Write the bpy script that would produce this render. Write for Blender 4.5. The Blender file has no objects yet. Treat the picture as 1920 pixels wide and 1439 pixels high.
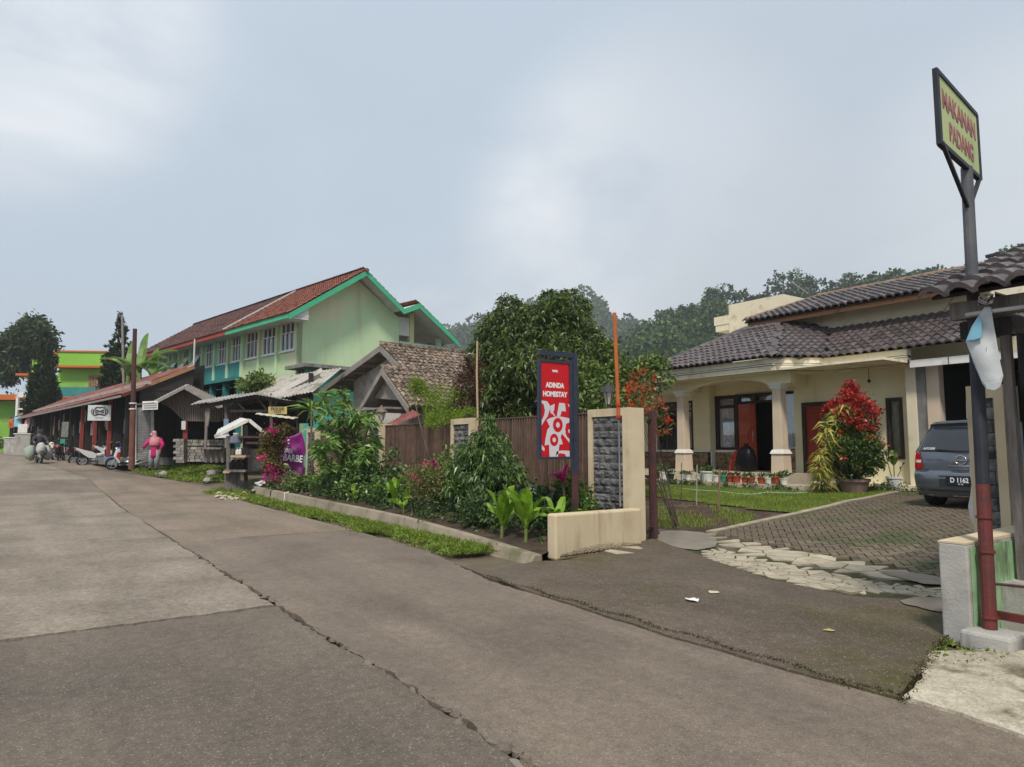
import bpy, bmesh, math, random
import numpy as np
from mathutils import Vector, Matrix
R = math.radians
random.seed(7)
rng = np.random.default_rng(7)
S = bpy.context.scene
COL = S.collection

# ---------------------------------------------------------------- camera, sky, sun, exposure
# world frame: x runs along the road (towards +x = right/near), y runs away from the road into the plots
CAMH, FPX, PITCH, PSI = 1.5, 1300.0, math.atan((840 - 719.5) / 1300.0), R(55.1)
cd = bpy.data.cameras.new('camera'); cam = bpy.data.objects.new('camera', cd); COL.objects.link(cam)
cam.location = (0, 0, CAMH); cam.rotation_euler = (R(90) + PITCH, 0, PSI)
cd.sensor_width = 36; cd.lens = FPX / 1920 * 36; cd.clip_start = 0.05; cd.clip_end = 6000
S.camera = cam
SUN_EL, SUN_AZ = R(54), R(132)          # azimuth measured in the world frame, from +y clockwise
wd = bpy.data.worlds.new('World'); S.world = wd; wd.use_nodes = True
nt = wd.node_tree; nt.nodes.clear()
def N(t, typ, **k):
    n = t.nodes.new(typ)
    for a, b in k.items(): setattr(n, a, b)
    return n
def ramp(t, fac, stops, interp='LINEAR'):
    r = N(t, 'ShaderNodeValToRGB'); e = r.color_ramp.elements; r.color_ramp.interpolation = interp
    while len(e) < len(stops): e.new(0.5)
    for k, (p, c) in enumerate(stops):
        e[k].position = p; e[k].color = (c[0], c[1], c[2], 1) if hasattr(c, '__len__') else (c, c, c, 1)
    t.links.new(fac, r.inputs[0]); return r.outputs[0]
def mixc(t, fac, a, b, mode='MIX'):
    m = N(t, 'ShaderNodeMix', data_type='RGBA', blend_type=mode)
    for s, v in ((0, fac), (6, a), (7, b)):
        if isinstance(v, (int, float)): m.inputs[s].default_value = v
        elif isinstance(v, (tuple, list)): m.inputs[s].default_value = (*v[:3], 1)
        else: t.links.new(v, m.inputs[s])
    return m.outputs[2]
sky = N(nt, 'ShaderNodeTexSky', sky_type='NISHITA'); sky.sun_disc = False
sky.sun_elevation = SUN_EL; sky.sun_rotation = SUN_AZ; sky.air_density = 1.2; sky.dust_density = 2.0
tc = N(nt, 'ShaderNodeTexCoord')
mp = N(nt, 'ShaderNodeMapping'); mp.inputs['Scale'].default_value = (1.0, 1.0, 2.4); mp.inputs['Location'].default_value = (0.35, 0.1, 0.0)
nt.links.new(tc.outputs['Generated'], mp.inputs[0])
n1 = N(nt, 'ShaderNodeTexNoise'); n1.inputs['Scale'].default_value = 2.3; n1.inputs['Detail'].default_value = 7; n1.inputs['Roughness'].default_value = 0.56
n1.inputs['Distortion'].default_value = 0.25
nt.links.new(mp.outputs[0], n1.inputs[0])
n2 = N(nt, 'ShaderNodeTexNoise'); n2.inputs['Scale'].default_value = 1.05; n2.inputs['Detail'].default_value = 3
nt.links.new(mp.outputs[0], n2.inputs[0])
cl = ramp(nt, n1.outputs[0], [(0.34, (4.4, 5.2, 6.1)), (0.46, (5.3, 6.2, 7.15)), (0.58, (6.1, 6.9, 7.7)), (0.70, (8.2, 8.6, 9.1))])
base = mixc(nt, 0.10, (5.5, 6.45, 7.5), sky.outputs[0])
msk = ramp(nt, n2.outputs[0], [(0.38, 0.0), (0.58, 1.0)])
bg = N(nt, 'ShaderNodeBackground'); bg.inputs[1].default_value = 0.1
skc = mixc(nt, msk, base, cl)
# broad cloud masses (world directions): brighter lobes where the veil is thin, greyer ones where it is thick
_cp, _sp = math.cos(PITCH), math.sin(PITCH)
for (u, v, rad, colr, k) in ((1215, 420, 10, (9.0, 9.2, 9.5), .9), (1960, 430, 9, (9.6, 9.7, 9.8), .95), (0, -20, 9, (9.2, 9.4, 9.7), .8), (1560, 330, 15, (5.0, 5.7, 6.5), .7), (1450, 520, 8, (5.6, 6.1, 6.7), .6)):
    x, y = (u - 960) / FPX, (719.5 - v) / FPX; fx = _cp - y * _sp
    d = Vector((-math.sin(PSI) * fx + math.cos(PSI) * x, math.cos(PSI) * fx + math.sin(PSI) * x, _sp + y * _cp)).normalized()
    dt = N(nt, 'ShaderNodeVectorMath', operation='DOT_PRODUCT'); dt.inputs[1].default_value = d; nt.links.new(tc.outputs['Generated'], dt.inputs[0])
    mr = N(nt, 'ShaderNodeMapRange', interpolation_type='SMOOTHERSTEP'); mr.inputs[1].default_value = math.cos(R(rad * 1.7)); mr.inputs[2].default_value = 1.0; mr.inputs[4].default_value = k; nt.links.new(dt.outputs['Value'], mr.inputs[0])
    ml = N(nt, 'ShaderNodeMath', operation='MULTIPLY'); nt.links.new(mr.outputs[0], ml.inputs[0]); nt.links.new(ramp(nt, n1.outputs[0], [(.36, .25), (.58, 1.0)]), ml.inputs[1])
    skc = mixc(nt, ml.outputs[0], skc, colr)
nt.links.new(skc, bg.inputs[0])
wo = N(nt, 'ShaderNodeOutputWorld'); nt.links.new(bg.outputs[0], wo.inputs[0])
sd = bpy.data.lights.new('sun', 'SUN'); sun = bpy.data.objects.new('sun', sd); COL.objects.link(sun)
sd.energy = 3.3; sd.angle = R(8); sd.color = (1.0, 0.93, 0.82)
_sv = Vector((math.sin(SUN_AZ) * math.cos(SUN_EL), math.cos(SUN_AZ) * math.cos(SUN_EL), math.sin(SUN_EL)))
sun.rotation_euler = (-_sv).to_track_quat('-Z', 'Y').to_euler(); sun.location = (0, 0, 60)
S.view_settings.view_transform = 'Standard'; S.view_settings.look = 'None'
S.view_settings.exposure = 0.1; S.view_settings.gamma = 1.0; S.view_settings.use_curve_mapping = False
S.render.engine = 'CYCLES'

# ---------------------------------------------------------------- survey helpers: photograph bearing -> real point at a chosen plane
_F = Vector((-math.sin(PSI), math.cos(PSI), 0)); _Rt = Vector((math.cos(PSI), math.sin(PSI), 0)); _U = Vector((0, 0, 1))
_fw = _F * math.cos(PITCH) + _U * math.sin(PITCH); _up = -_F * math.sin(PITCH) + _U * math.cos(PITCH)
CAM = Vector((0, 0, CAMH))
def ray(u, v): return _fw + _Rt * ((u - 960) / FPX) + _up * ((719.5 - v) / FPX)
def DP(u, v, d):
    r = ray(u, v); return CAM + r * (d / r.dot(_F))
def PQ(u, v, q):
    r = ray(u, v); return CAM + r * (q / r.y)
def PX(u, v, x):
    r = ray(u, v); return CAM + r * (x / r.x)
def PZ(u, v, z):
    r = ray(u, v); return CAM + r * ((z - CAMH) / r.z)
def itp(x, pts):
    if x <= pts[0][0]: return pts[0][1]
    for (a, b), (c, d) in zip(pts, pts[1:]):
        if x <= c: return b + (d - b) * (x - a) / (c - a)
    return pts[-1][1]
PR = [(20, 0), (28, .18), (37.5, .48), (44, .72), (55, .9), (80, 1.1), (150, 1.3)]
def hroad(x): return itp(-x, PR)
def hyard(y): return itp(y, [(7.9, 0), (10, .10), (13.5, .40), (16, .46), (30, .6)])
def gz(x, y):
    h = hroad(x)
    if x > -19 and y > 7.9: h = max(h, hyard(y))
    if x < -22 and y > 5.5:
        h += itp(y, [(5.5, 0), (7.0, .30), (14, .5)]) * itp(-x, [(22, 0), (26, 1)])
    return h
def PG(u, v, dz=0.0):
    p = PZ(u, v, 0.0); r = ray(u, v); t = 1.0
    # march to the terrain
    lo = 2.0; d = 3.0
    while d < 220:
        q = CAM + r * d
        if q.z < gz(q.x, q.y) + dz: break
        lo = d; d *= 1.03
    hi = d
    for _ in range(24):
        m = .5 * (lo + hi); q = CAM + r * m
        if q.z < gz(q.x, q.y) + dz: hi = m
        else: lo = m
    return CAM + r * hi

# ---------------------------------------------------------------- object helpers
def tag(o, label=None, cat=None, group=None, kind=None):
    if label: o['label'] = label
    if cat: o['category'] = cat
    if group: o['group'] = group
    if kind: o['kind'] = kind
    return o
def thing(name, label, cat, loc=(0, 0, 0), rz=0.0, group=None):
    o = bpy.data.objects.new(name, None); COL.objects.link(o); o.location = loc; o.rotation_euler = (0, 0, rz)
    o.empty_display_size = .2
    return tag(o, label, cat, group)
def offs(p):
    o = Vector((0, 0, 0))
    while p is not None: o += p.location; p = p.parent
    return o
def put(name, me, parent=None, loc=(0, 0, 0), rot=None, scale=None):
    o = bpy.data.objects.new(name, me); COL.objects.link(o); o.parent = parent; o.location = loc
    if rot is not None: o.rotation_euler = rot
    if scale is not None: o.scale = scale
    return o
def copy_tree(o, parent=None):
    c = o.copy(); COL.objects.link(c)
    if parent is not None: c.parent = parent
    for ch in o.children: copy_tree(ch, c)
    return c
class MB:
    def __init__(s): s.v = []; s.f = []
    def face(s, *p):
        b = len(s.v); s.v += [tuple(q) for q in p]; s.f.append(tuple(range(b, b + len(p)))); return s
    def box(s, x0, x1, y0, y1, z0, z1):
        b = len(s.v)
        s.v += [(x0, y0, z0), (x1, y0, z0), (x1, y1, z0), (x0, y1, z0), (x0, y0, z1), (x1, y0, z1), (x1, y1, z1), (x0, y1, z1)]
        s.f += [tuple(b + i for i in q) for q in ((0, 3, 2, 1), (4, 5, 6, 7), (0, 1, 5, 4), (1, 2, 6, 5), (2, 3, 7, 6), (3, 0, 4, 7))]
        return s
    def hexa(s, p):  # 8 corners in box order
        b = len(s.v); s.v += [tuple(q) for q in p]
        s.f += [tuple(b + i for i in q) for q in ((0, 3, 2, 1), (4, 5, 6, 7), (0, 1, 5, 4), (1, 2, 6, 5), (2, 3, 7, 6), (3, 0, 4, 7))]
        return s
    def bar(s, p0, p1, w, h=None, up=(0, 0, 1)):
        h = h or w; p0, p1 = Vector(p0), Vector(p1); d = (p1 - p0).normalized(); u = Vector(up)
        if abs(d.dot(u)) > .98: u = Vector((1, 0, 0))
        a = d.cross(u).normalized() * w / 2; c = a.cross(d).normalized() * h / 2
        return s.hexa([p0 - a - c, p0 + a - c, p1 + a - c, p1 - a - c, p0 - a + c, p0 + a + c, p1 + a + c, p1 - a + c])
    def tube(s, pts, r, n=8, cap=True, sq=1.0):
        pts = [Vector(p) for p in pts]; r = r if hasattr(r, '__len__') else [r] * len(pts); rings = []
        t0 = (pts[1] - pts[0]).normalized(); a = t0.orthogonal().normalized()
        for i, p in enumerate(pts):
            t = (pts[min(i + 1, len(pts) - 1)] - pts[max(i - 1, 0)])
            t = t.normalized() if t.length > 1e-9 else t0
            a = (a - t * a.dot(t)).normalized(); c = t.cross(a); b = len(s.v)
            for k in range(n):
                w = 2 * math.pi * k / n; s.v.append(tuple(p + (a * math.cos(w) + c * math.sin(w) * sq) * r[i]))
            rings.append(b)
        for b0, b1 in zip(rings, rings[1:]):
            for k in range(n): s.f.append((b0 + k, b0 + (k + 1) % n, b1 + (k + 1) % n, b1 + k))
        if cap:
            s.f.append(tuple(rings[0] + k for k in range(n - 1, -1, -1))); s.f.append(tuple(rings[-1] + k for k in range(n)))
        return s
    def lathe(s, prof, c=(0, 0, 0), n=16, axis='z', cap=True):
        rings = []
        for r, h in prof:
            b = len(s.v)
            for k in range(n):
                w = 2 * math.pi * k / n; x, y = r * math.cos(w), r * math.sin(w)
                q = (x, y, h) if axis == 'z' else ((x, h, y) if axis == 'y' else (h, x, y))
                s.v.append((c[0] + q[0], c[1] + q[1], c[2] + q[2]))
            rings.append(b)
        for b0, b1 in zip(rings, rings[1:]):
            for k in range(n): s.f.append((b0 + k, b0 + (k + 1) % n, b1 + (k + 1) % n, b1 + k))
        if cap:
            s.f.append(tuple(rings[0] + k for k in range(n - 1, -1, -1))); s.f.append(tuple(rings[-1] + k for k in range(n)))
        return s
    def extr(s, poly, vec):  # polygon of 3D points extruded along vec
        n = len(poly); b = len(s.v); vec = Vector(vec)
        s.v += [tuple(p) for p in poly] + [tuple(Vector(p) + vec) for p in poly]
        s.f.append(tuple(range(b + n - 1, b - 1, -1))); s.f.append(tuple(range(b + n, b + 2 * n)))
        for k in range(n): s.f.append((b + k, b + (k + 1) % n, b + n + (k + 1) % n, b + n + k))
        return s
    def ball(s, c, r, n=8, m=6, jit=0.0):
        rx, ry, rz = r if hasattr(r, '__len__') else (r, r, r); b = len(s.v)
        s.v.append((c[0], c[1], c[2] - rz))
        for i in range(1, m):
            a = math.pi * i / m - math.pi / 2
            for k in range(n):
                w = 2 * math.pi * k / n; j = 1 + random.uniform(-jit, jit)
                s.v.append((c[0] + rx * j * math.cos(a) * math.cos(w), c[1] + ry * j * math.cos(a) * math.sin(w), c[2] + rz * j * math.sin(a)))
        s.v.append((c[0], c[1], c[2] + rz)); t = len(s.v) - 1
        for k in range(n):
            s.f.append((b, b + 1 + (k + 1) % n, b + 1 + k)); o = b + 1 + (m - 2) * n
            s.f.append((o + k, o + (k + 1) % n, t))
        for i in range(m - 2):
            for k in range(n):
                o = b + 1 + i * n; s.f.append((o + k, o + (k + 1) % n, o + n + (k + 1) % n, o + n + k))
        return s
    def mesh(s, name, mat=None, off=None, smooth=False):
        me = bpy.data.meshes.new(name)
        vs = s.v if off is None else [(a[0] - off[0], a[1] - off[1], a[2] - off[2]) for a in s.v]
        me.from_pydata(vs, [], s.f)
        if mat: me.materials.append(mat)
        bm = bmesh.new(); bm.from_mesh(me); bmesh.ops.recalc_face_normals(bm, faces=bm.faces[:]); bm.to_mesh(me); bm.free()
        if smooth: me.polygons.foreach_set('use_smooth', [True] * len(me.polygons))
        me.update(); return me
    def build(s, name, mat, parent=None, world=True, smooth=False, bev=0.0, sub=0):
        if parent is None:
            a = np.array(s.v); off = Vector(((a[:, 0].min() + a[:, 0].max()) / 2, (a[:, 1].min() + a[:, 1].max()) / 2, a[:, 2].min()))
        else: off = offs(parent) if world else Vector((0, 0, 0))
        o = put(name, s.mesh(name, mat, off, smooth), parent, off if parent is None else (0, 0, 0))
        if bev:
            m = o.modifiers.new('bevel', 'BEVEL'); m.width = bev; m.segments = 2; m.limit_method = 'ANGLE'
        if sub:
            m = o.modifiers.new('sub', 'SUBSURF'); m.levels = sub; m.render_levels = sub
        return o
def mesh_np(name, V, mat, k=4):   # V: (n,k,3) separate polygons
    n = V.shape[0]; me = bpy.data.meshes.new(name)
    me.vertices.add(n * k); me.vertices.foreach_set('co', np.ascontiguousarray(V, dtype=np.float32).ravel())
    me.loops.add(n * k); me.loops.foreach_set('vertex_index', np.arange(n * k, dtype=np.int32))
    me.polygons.add(n); me.polygons.foreach_set('loop_start', np.arange(0, n * k, k, dtype=np.int32))
    me.update(calc_edges=True); me.validate()
    if mat: me.materials.append(mat)
    return me
def mesh_rep(name, bv, bf, T, mat):  # replicate a base mesh (verts, faces) by 4x4 transforms T (n,4,4) into one mesh
    bv = np.array(bv); n = len(T); h = np.c_[bv, np.ones(len(bv))]
    V = np.einsum('nij,kj->nki', T, h)[:, :, :3].reshape(-1, 3); fs = []
    m = len(bv)
    for i in range(n):
        for q in bf: fs.append(tuple(i * m + j for j in q))
    me = bpy.data.meshes.new(name); me.from_pydata(V.tolist(), [], fs)
    if mat: me.materials.append(mat)
    return me
def text_mesh(txt, size, mat, extr=.002, bold=0.0, align='CENTER', sx=1.0):
    c = bpy.data.curves.new('t', 'FONT'); c.body = txt; c.size = size; c.extrude = extr; c.align_x = align; c.align_y = 'CENTER'; c.offset = bold
    o = bpy.data.objects.new('t', c); COL.objects.link(o)
    dg = bpy.context.evaluated_depsgraph_get(); me = bpy.data.meshes.new_from_object(o.evaluated_get(dg))
    bpy.data.objects.remove(o); me.name = 'lettering'
    for v in me.vertices: v.co.x *= sx
    me.materials.clear(); me.materials.append(mat); return me
def unit(a): return a / np.maximum(np.linalg.norm(a, axis=-1, keepdims=True), 1e-9)
def leaf_quads(C, D, L, W, fold=.18, droop=.12):
    n = len(C); D = unit(D); r = rng.normal(size=(n, 3)); r[:, 2] *= .5
    s = unit(np.cross(D, r)); nn = np.cross(s, D); L = np.broadcast_to(L, n)[:, None]; W = np.broadcast_to(W, n)[:, None]
    m = C + D * L * .48 + nn * W * fold
    return np.stack([C, m + s * W / 2, C + D * L - np.array([0, 0, 1.]) * L * droop, m - s * W / 2], 1)
def blob_leaves(blobs, nclus, per, L, W, spread=.16, shell=.55, droop=.12, up=.15, fold=.18):
    w = np.array([b[3] * b[4] * b[5] for b in blobs]) ** .67; w = w / w.sum()
    bi = rng.choice(len(blobs), nclus, p=w); B = np.array([b[:6] for b in blobs])[bi]
    d = unit(rng.normal(size=(nclus, 3))); rad = shell + (1 - shell) * rng.random(nclus) ** .6
    cc = B[:, :3] + d * B[:, 3:6] * rad[:, None]
    k = nclus * per; cr = np.repeat(cc, per, 0); sp = spread * np.repeat(B[:, 3:6].mean(1), per)[:, None]
    off = rng.normal(size=(k, 3)) * sp * .6
    out = np.repeat(d, per, 0) * .6 + unit(rng.normal(size=(k, 3))) * .9 + np.array([0, 0, up])
    return leaf_quads(cr + off, out, L * rng.uniform(.7, 1.25, k), W * rng.uniform(.7, 1.2, k), droop=droop, fold=fold)

# ---------------------------------------------------------------- procedural materials
MATS = {}
def M(name, c1, c2=None, scale=4.0, rough=.8, bump=0.0, bscale=30.0, stain=None, metal=0.0, obj=0.0, spec=.35, speck=None, lo=.35, hi=.65, stretch=None, coat=0.0, streak=None):
    """colour = noise mix of c1/c2 over world position; obj: per-object value variation; stain=(colour, scale, lo, hi); speck=(colour, scale, lo, hi)"""
    m = bpy.data.materials.new(name); m.use_nodes = True; t = m.node_tree; b = t.nodes['Principled BSDF']
    geo = N(t, 'ShaderNodeNewGeometry'); pos = geo.outputs['Position']
    def noise(sc, det=5, st=None, src=None):
        p = src or pos
        if st:
            mp = N(t, 'ShaderNodeMapping'); mp.inputs['Scale'].default_value = st; t.links.new(p, mp.inputs[0]); p = mp.outputs[0]
        n = N(t, 'ShaderNodeTexNoise'); n.inputs['Scale'].default_value = sc; n.inputs['Detail'].default_value = det; n.inputs['Roughness'].default_value = .6
        t.links.new(p, n.inputs[0]); return n.outputs[0]
    col = c1
    if c2 is not None:
        col = mixc(t, ramp(t, noise(scale, 6, stretch), [(lo, 0.), (hi, 1.)]), c1, c2)
    if stain: col = mixc(t, ramp(t, noise(stain[1], 7), [(stain[2], 0.), (stain[3], 1.)]), col, stain[0])
    if streak: col = mixc(t, ramp(t, noise(streak[1], 5, (1, 1, .12)), [(streak[2], 0.), (streak[3], 1.)]), col, streak[0])
    if speck:
        vo = N(t, 'ShaderNodeTexVoronoi'); vo.inputs['Scale'].default_value = speck[1]; t.links.new(pos, vo.inputs[0])
        sp = ramp(t, vo.outputs['Distance'], [(speck[2], 1.), (speck[3], 0.)])
        rn = N(t, 'ShaderNodeSeparateColor'); t.links.new(vo.outputs['Color'], rn.inputs[0])
        g = ramp(t, rn.outputs[0], [(.55, 0.), (.75, 1.)])
        mm = N(t, 'ShaderNodeMath', operation='MULTIPLY'); t.links.new(sp, mm.inputs[0]); t.links.new(g, mm.inputs[1])
        col = mixc(t, mm.outputs[0], col, speck[0])
        vo2 = N(t, 'ShaderNodeTexVoronoi'); vo2.inputs['Scale'].default_value = speck[1] * 1.7; t.links.new(pos, vo2.inputs[0])
        r2 = N(t, 'ShaderNodeSeparateColor'); t.links.new(vo2.outputs['Color'], r2.inputs[0])
        col = mixc(t, .45, col, ramp(t, r2.outputs[1], [(0., .5), (1., 1.35)]), 'MULTIPLY')
        col = mixc(t, .6, col, ramp(t, noise(11, 8), [(.3, .72), (.7, 1.28)]), 'MULTIPLY')
        col = mixc(t, .7, col, ramp(t, noise(1.5, 5, (.09, 1, 1)), [(.3, .76), (.7, 1.2)]), 'MULTIPLY')
    if obj:
        oi = N(t, 'ShaderNodeObjectInfo'); v = ramp(t, oi.outputs['Random'], [(0., 1 - obj), (1., 1 + obj)])
        col = mixc(t, 1.0, col, v, 'MULTIPLY')
    if isinstance(col, tuple): b.inputs['Base Color'].default_value = (*col, 1)
    else: t.links.new(col, b.inputs['Base Color'])
    b.inputs['Roughness'].default_value = rough; b.inputs['Metallic'].default_value = metal; b.inputs['Specular IOR Level'].default_value = spec
    if coat: b.inputs['Coat Weight'].default_value = coat; b.inputs['Coat Roughness'].default_value = .05
    if bump:
        bp = N(t, 'ShaderNodeBump'); bp.inputs['Strength'].default_value = 1.0; bp.inputs['Distance'].default_value = bump
        t.links.new(noise(bscale, 6), bp.inputs['Height']); t.links.new(bp.outputs[0], b.inputs['Normal'])
    MATS[name] = m; return m
def LEAF(name, cols, rough=.45, trans=.25, spec=.4, ns_=1.6, amp=(.72, 1.3)):
    m = bpy.data.materials.new(name); m.use_nodes = True; t = m.node_tree; b = t.nodes['Principled BSDF']
    geo = N(t, 'ShaderNodeNewGeometry'); k = len(cols)
    c = ramp(t, geo.outputs['Random Per Island'], [(i / max(1, k - 1), q) for i, q in enumerate(cols)])
    ns = N(t, 'ShaderNodeTexNoise'); ns.inputs['Scale'].default_value = ns_; ns.inputs['Detail'].default_value = 4; t.links.new(geo.outputs['Position'], ns.inputs[0])
    c = mixc(t, .8, c, ramp(t, ns.outputs[0], [(.3, amp[0]), (.7, amp[1])]), 'MULTIPLY')
    t.links.new(c, b.inputs['Base Color']); b.inputs['Roughness'].default_value = rough; b.inputs['Specular IOR Level'].default_value = spec
    tr = N(t, 'ShaderNodeBsdfTranslucent'); t.links.new(c, tr.inputs[0]); mx = N(t, 'ShaderNodeMixShader'); mx.inputs[0].default_value = trans
    t.links.new(b.outputs[0], mx.inputs[1]); t.links.new(tr.outputs[0], mx.inputs[2]); t.links.new(mx.outputs[0], t.nodes['Material Output'].inputs[0])
    MATS[name] = m; return m
# ================================================================ materials
M('earth', (.10, .075, .05), (.16, .13, .09), 1.2, .95, .02, 12, stain=((.06, .08, .025), .7, .5, .6))
M('road_dark', (.128, .103, .080), (.165, .132, .102), .9, .82, .005, 120, stain=((.10, .083, .066), .45, .5, .68), speck=((.29, .25, .20), 58, .20, .34))
M('road_mid', (.168, .132, .102), (.208, .164, .126), .8, .85, .005, 120, stain=((.130, .100, .076), .5, .5, .7), speck=((.32, .27, .215), 62, .17, .3))
M('road_light', (.222, .182, .142), (.275, .228, .180), 1.1, .88, .005, 90, stain=((.165, .135, .105), .8, .48, .72), speck=((.13, .11, .085), 24, .08, .2))
M('road_tan', (.20, .155, .115), (.245, .192, .145), .7, .9, .004, 90, stain=((.165, .13, .10), .6, .5, .7), speck=((.34, .29, .23), 40, .1, .2))
M('apron_concrete', (.095, .072, .052), (.130, .098, .072), 1.3, .75, .006, 120, stain=((.075, .066, .020), .55, .48, .66), speck=((.36, .31, .24), 44, .17, .29))
M('joint_dark', (.022, .019, .015), (.04, .035, .026), 9, .95)
M('soil', (.040, .026, .018), (.085, .055, .038), 5, .95, .03, 25, stain=((.05, .06, .02), 1.5, .55, .65))
M('soil_red', (.05, .029, .022), (.085, .052, .038), 2.5, .95, .025, 22, stain=((.14, .10, .08), 1.2, .6, .7))
M('lawn_ground', (.07, .105, .02), (.12, .155, .035), 2.5, .95, .02, 40)
M('moss', (.035, .045, .012), (.075, .07, .03), 6, .95, .02, 60, stain=((.13, .11, .085), 3, .5, .62))
M('flagstone', (.34, .29, .21), (.44, .385, .29), 5, .8, .006, 40, obj=.14, stain=((.26, .22, .15), 3, .52, .7))
M('paver', (.120, .094, .064), (.170, .134, .094), 3, .9, .004, 90, obj=.28, stain=((.085, .095, .04), .8, .50, .64))
M('paver_joint', (.035, .035, .018), (.06, .055, .03), 8, .95)
M('cream_concrete', (.42, .37, .28), (.50, .45, .35), 2, .85, .005, 60, stain=((.17, .14, .09), 2.2, .50, .60), speck=((.2, .17, .12), 40, .12, .22))
M('puddle', (.27, .235, .195), (.20, .17, .135), 4, .3, .002, 60, spec=.5)
M('kerb_concrete', (.25, .205, .15), (.33, .28, .21), 2, .9, .006, 60, stain=((.15, .14, .08), 1.8, .5, .66), streak=((.20, .16, .11), 6, .55, .75))
M('rubble', (.17, .14, .11), (.11, .09, .07), 6, .9, .006, 60, obj=.3)
M('grey_concrete', (.36, .345, .32), (.45, .43, .40), 3, .85, .005, 50, streak=((.12, .12, .115), 5, .55, .75), stain=((.24, .23, .21), 2.5, .5, .7))
GRASS = LEAF('grass_blade', [(.08, .14, .02), (.15, .25, .03), (.25, .34, .05), (.25, .25, .08)], .6, .3, .2)
GRASS2 = LEAF('lawn_blade', [(.11, .18, .02), (.19, .28, .04), (.27, .34, .06), (.26, .25, .08)], .6, .3, .2)
WEED = LEAF('weed_leaf', [(.03, .07, .012), (.07, .14, .02), (.12, .2, .03)], .6, .3, .2)
m_ = MATS

# ================================================================ terrain sheet
def axis_pts(a):
    return a
xs = [-900, -700, -450, -300, -200, -150] + list(range(-120, -50, 6)) + list(range(-50, 10, 2)) + [12, 16, 24, 40, 80, 160, 300]
ys = [-350, -200, -100, -60, -40, -25, -15, -10, -7] + [-4 + k for k in range(0, 30)] + [28, 32, 38, 46, 60, 80, 120, 200, 320, 600, 900]
vs = [(x, y, gz(x, y) - .07) for y in ys for x in xs]; nx = len(xs)
g = MB(); g.v = vs; g.f = [(j * nx + i, j * nx + i + 1, (j + 1) * nx + i + 1, (j + 1) * nx + i) for j in range(len(ys) - 1) for i in range(nx - 1)]
tag(put('ground', g.mesh('ground', m_['earth'], smooth=True)), kind='structure')

# ================================================================ road of concrete slabs, joints recessed
road = thing('road', 'patched concrete slab road with cracked joints', 'road'); tag(road, kind='structure'); del road['category']; del road['label']
def redge(x): return itp(-x, [(-10, 4.36), (6.7, 4.38), (9, 4.85), (12, 5.0), (22, 5.1), (27, 5.3), (31, 4.6), (36, 3.3), (44, 2.5), (60, .5), (90, -3.3)])
def cbend(x): return 0.0 if x > -33 else -.115 * (-x - 33)
def wob(a, b, amp, step, y2z):
    """jagged edge from a to b (2D), endpoints included"""
    a, b = Vector(a), Vector(b); n = max(1, int((b - a).length / step)); o = []
    d = (b - a).normalized() if (b - a).length else Vector((1, 0)); nrm = Vector((-d.y, d.x)); w = 0
    for i in range(n):
        p = a.lerp(b, i / n); w = w * .7 + random.gauss(0, amp) * .6
        if i: p = p + nrm * w
        o.append(p)
    return o
def slab(poly, mat, top=0.0, th=.10, name='slab', amp=.006, step=.12, parent=road, hf=gz):
    pts = []
    for k in range(len(poly)):
        a, b = poly[k], poly[(k + 1) % len(poly)]
        pts += wob(a, b, amp, step, None)
    P3 = [(p.x, p.y, hf(p.x, p.y) + top) for p in pts]
    n = len(P3); v = P3 + [(x, y, z - th) for x, y, z in P3]
    b = MB(); b.v = v; b.f = [tuple(range(n))] + [(k, k + n, (k + 1) % n + n, (k + 1) % n) for k in range(n)]
    return b.build(name, mat, parent)
gap = .021
LJ = [4.0, -6.85, -13.0, -19.2, -25.4, -31.6, -37.5, -44, -55, -80]
LM = ['road_dark', 'road_light', 'road_light', 'road_light', 'road_mid', 'road_light', 'road_light', 'road_light', 'road_light']
for k, (a, b_) in enumerate(zip(LJ, LJ[1:])):
    gg = gap if k < 2 else gap * .7; ga, gb_ = (.04 if k == 1 else gg), (.03 if k == 0 else gg)
    slab([(a - ga, -6.5 + cbend(a) * 1.5), (a - ga, 2.05 - gg + cbend(a)), (b_ + gb_, 2.05 - gg + cbend(b_)), (b_ + gb_, -6.5 + cbend(b_) * 1.5)], m_[LM[k]], amp=.02 if k < 3 else .012, step=.06 if k < 2 else .4)
RJ = [4.0, -12.3, -18.2, -23.8, -31.6, -37.5, -44, -55, -80]
RM = ['road_mid', 'road_tan', 'road_tan', 'road_tan', 'road_mid', 'road_tan', 'road_tan', 'road_tan']
for k, (a, b_) in enumerate(zip(RJ, RJ[1:])):
    gg = gap if k < 1 else gap * .5
    xs_ = [a - gg] + [x for x in (-6.7, -9, -12, -22, -27, -36, -44, -60) if b_ < x < a] + [b_ + gg]
    slab([(x, redge(x)) for x in xs_] + [(b_ + gg, 2.05 + gg + cbend(b_)), (a - gg, 2.05 + gg + cbend(a))], m_[RM[k]], amp=.02 if k < 1 else .012, step=.06 if k < 1 else .4)
tb = MB()
for a, b_ in zip(range(6, -90, -2), range(4, -92, -2)):
    tb.face(*[(x, y, gz(x, 0) - .045) for x, y in ((a, -6.6 + cbend(a) * 1.5), (a, redge(a) + .12), (b_, redge(b_) + .12), (b_, -6.6 + cbend(b_) * 1.5))])
tb.build('joint_fill', m_['joint_dark'], road)
# broken crumbs lying in the centre joint
for k in range(70):
    x = -1.2 - abs(random.gauss(0, 1)) * 1.5 if k < 45 else random.uniform(-12, -2)
    b = MB(); r = random.uniform(.014, .05); b.ball((x, 2.05 + random.gauss(0, .022), .0), (r, r * random.uniform(.5, 1), r * .45), 6, 4, .25)
    b.build('concrete_crumb', m_['rubble'], road)

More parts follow.
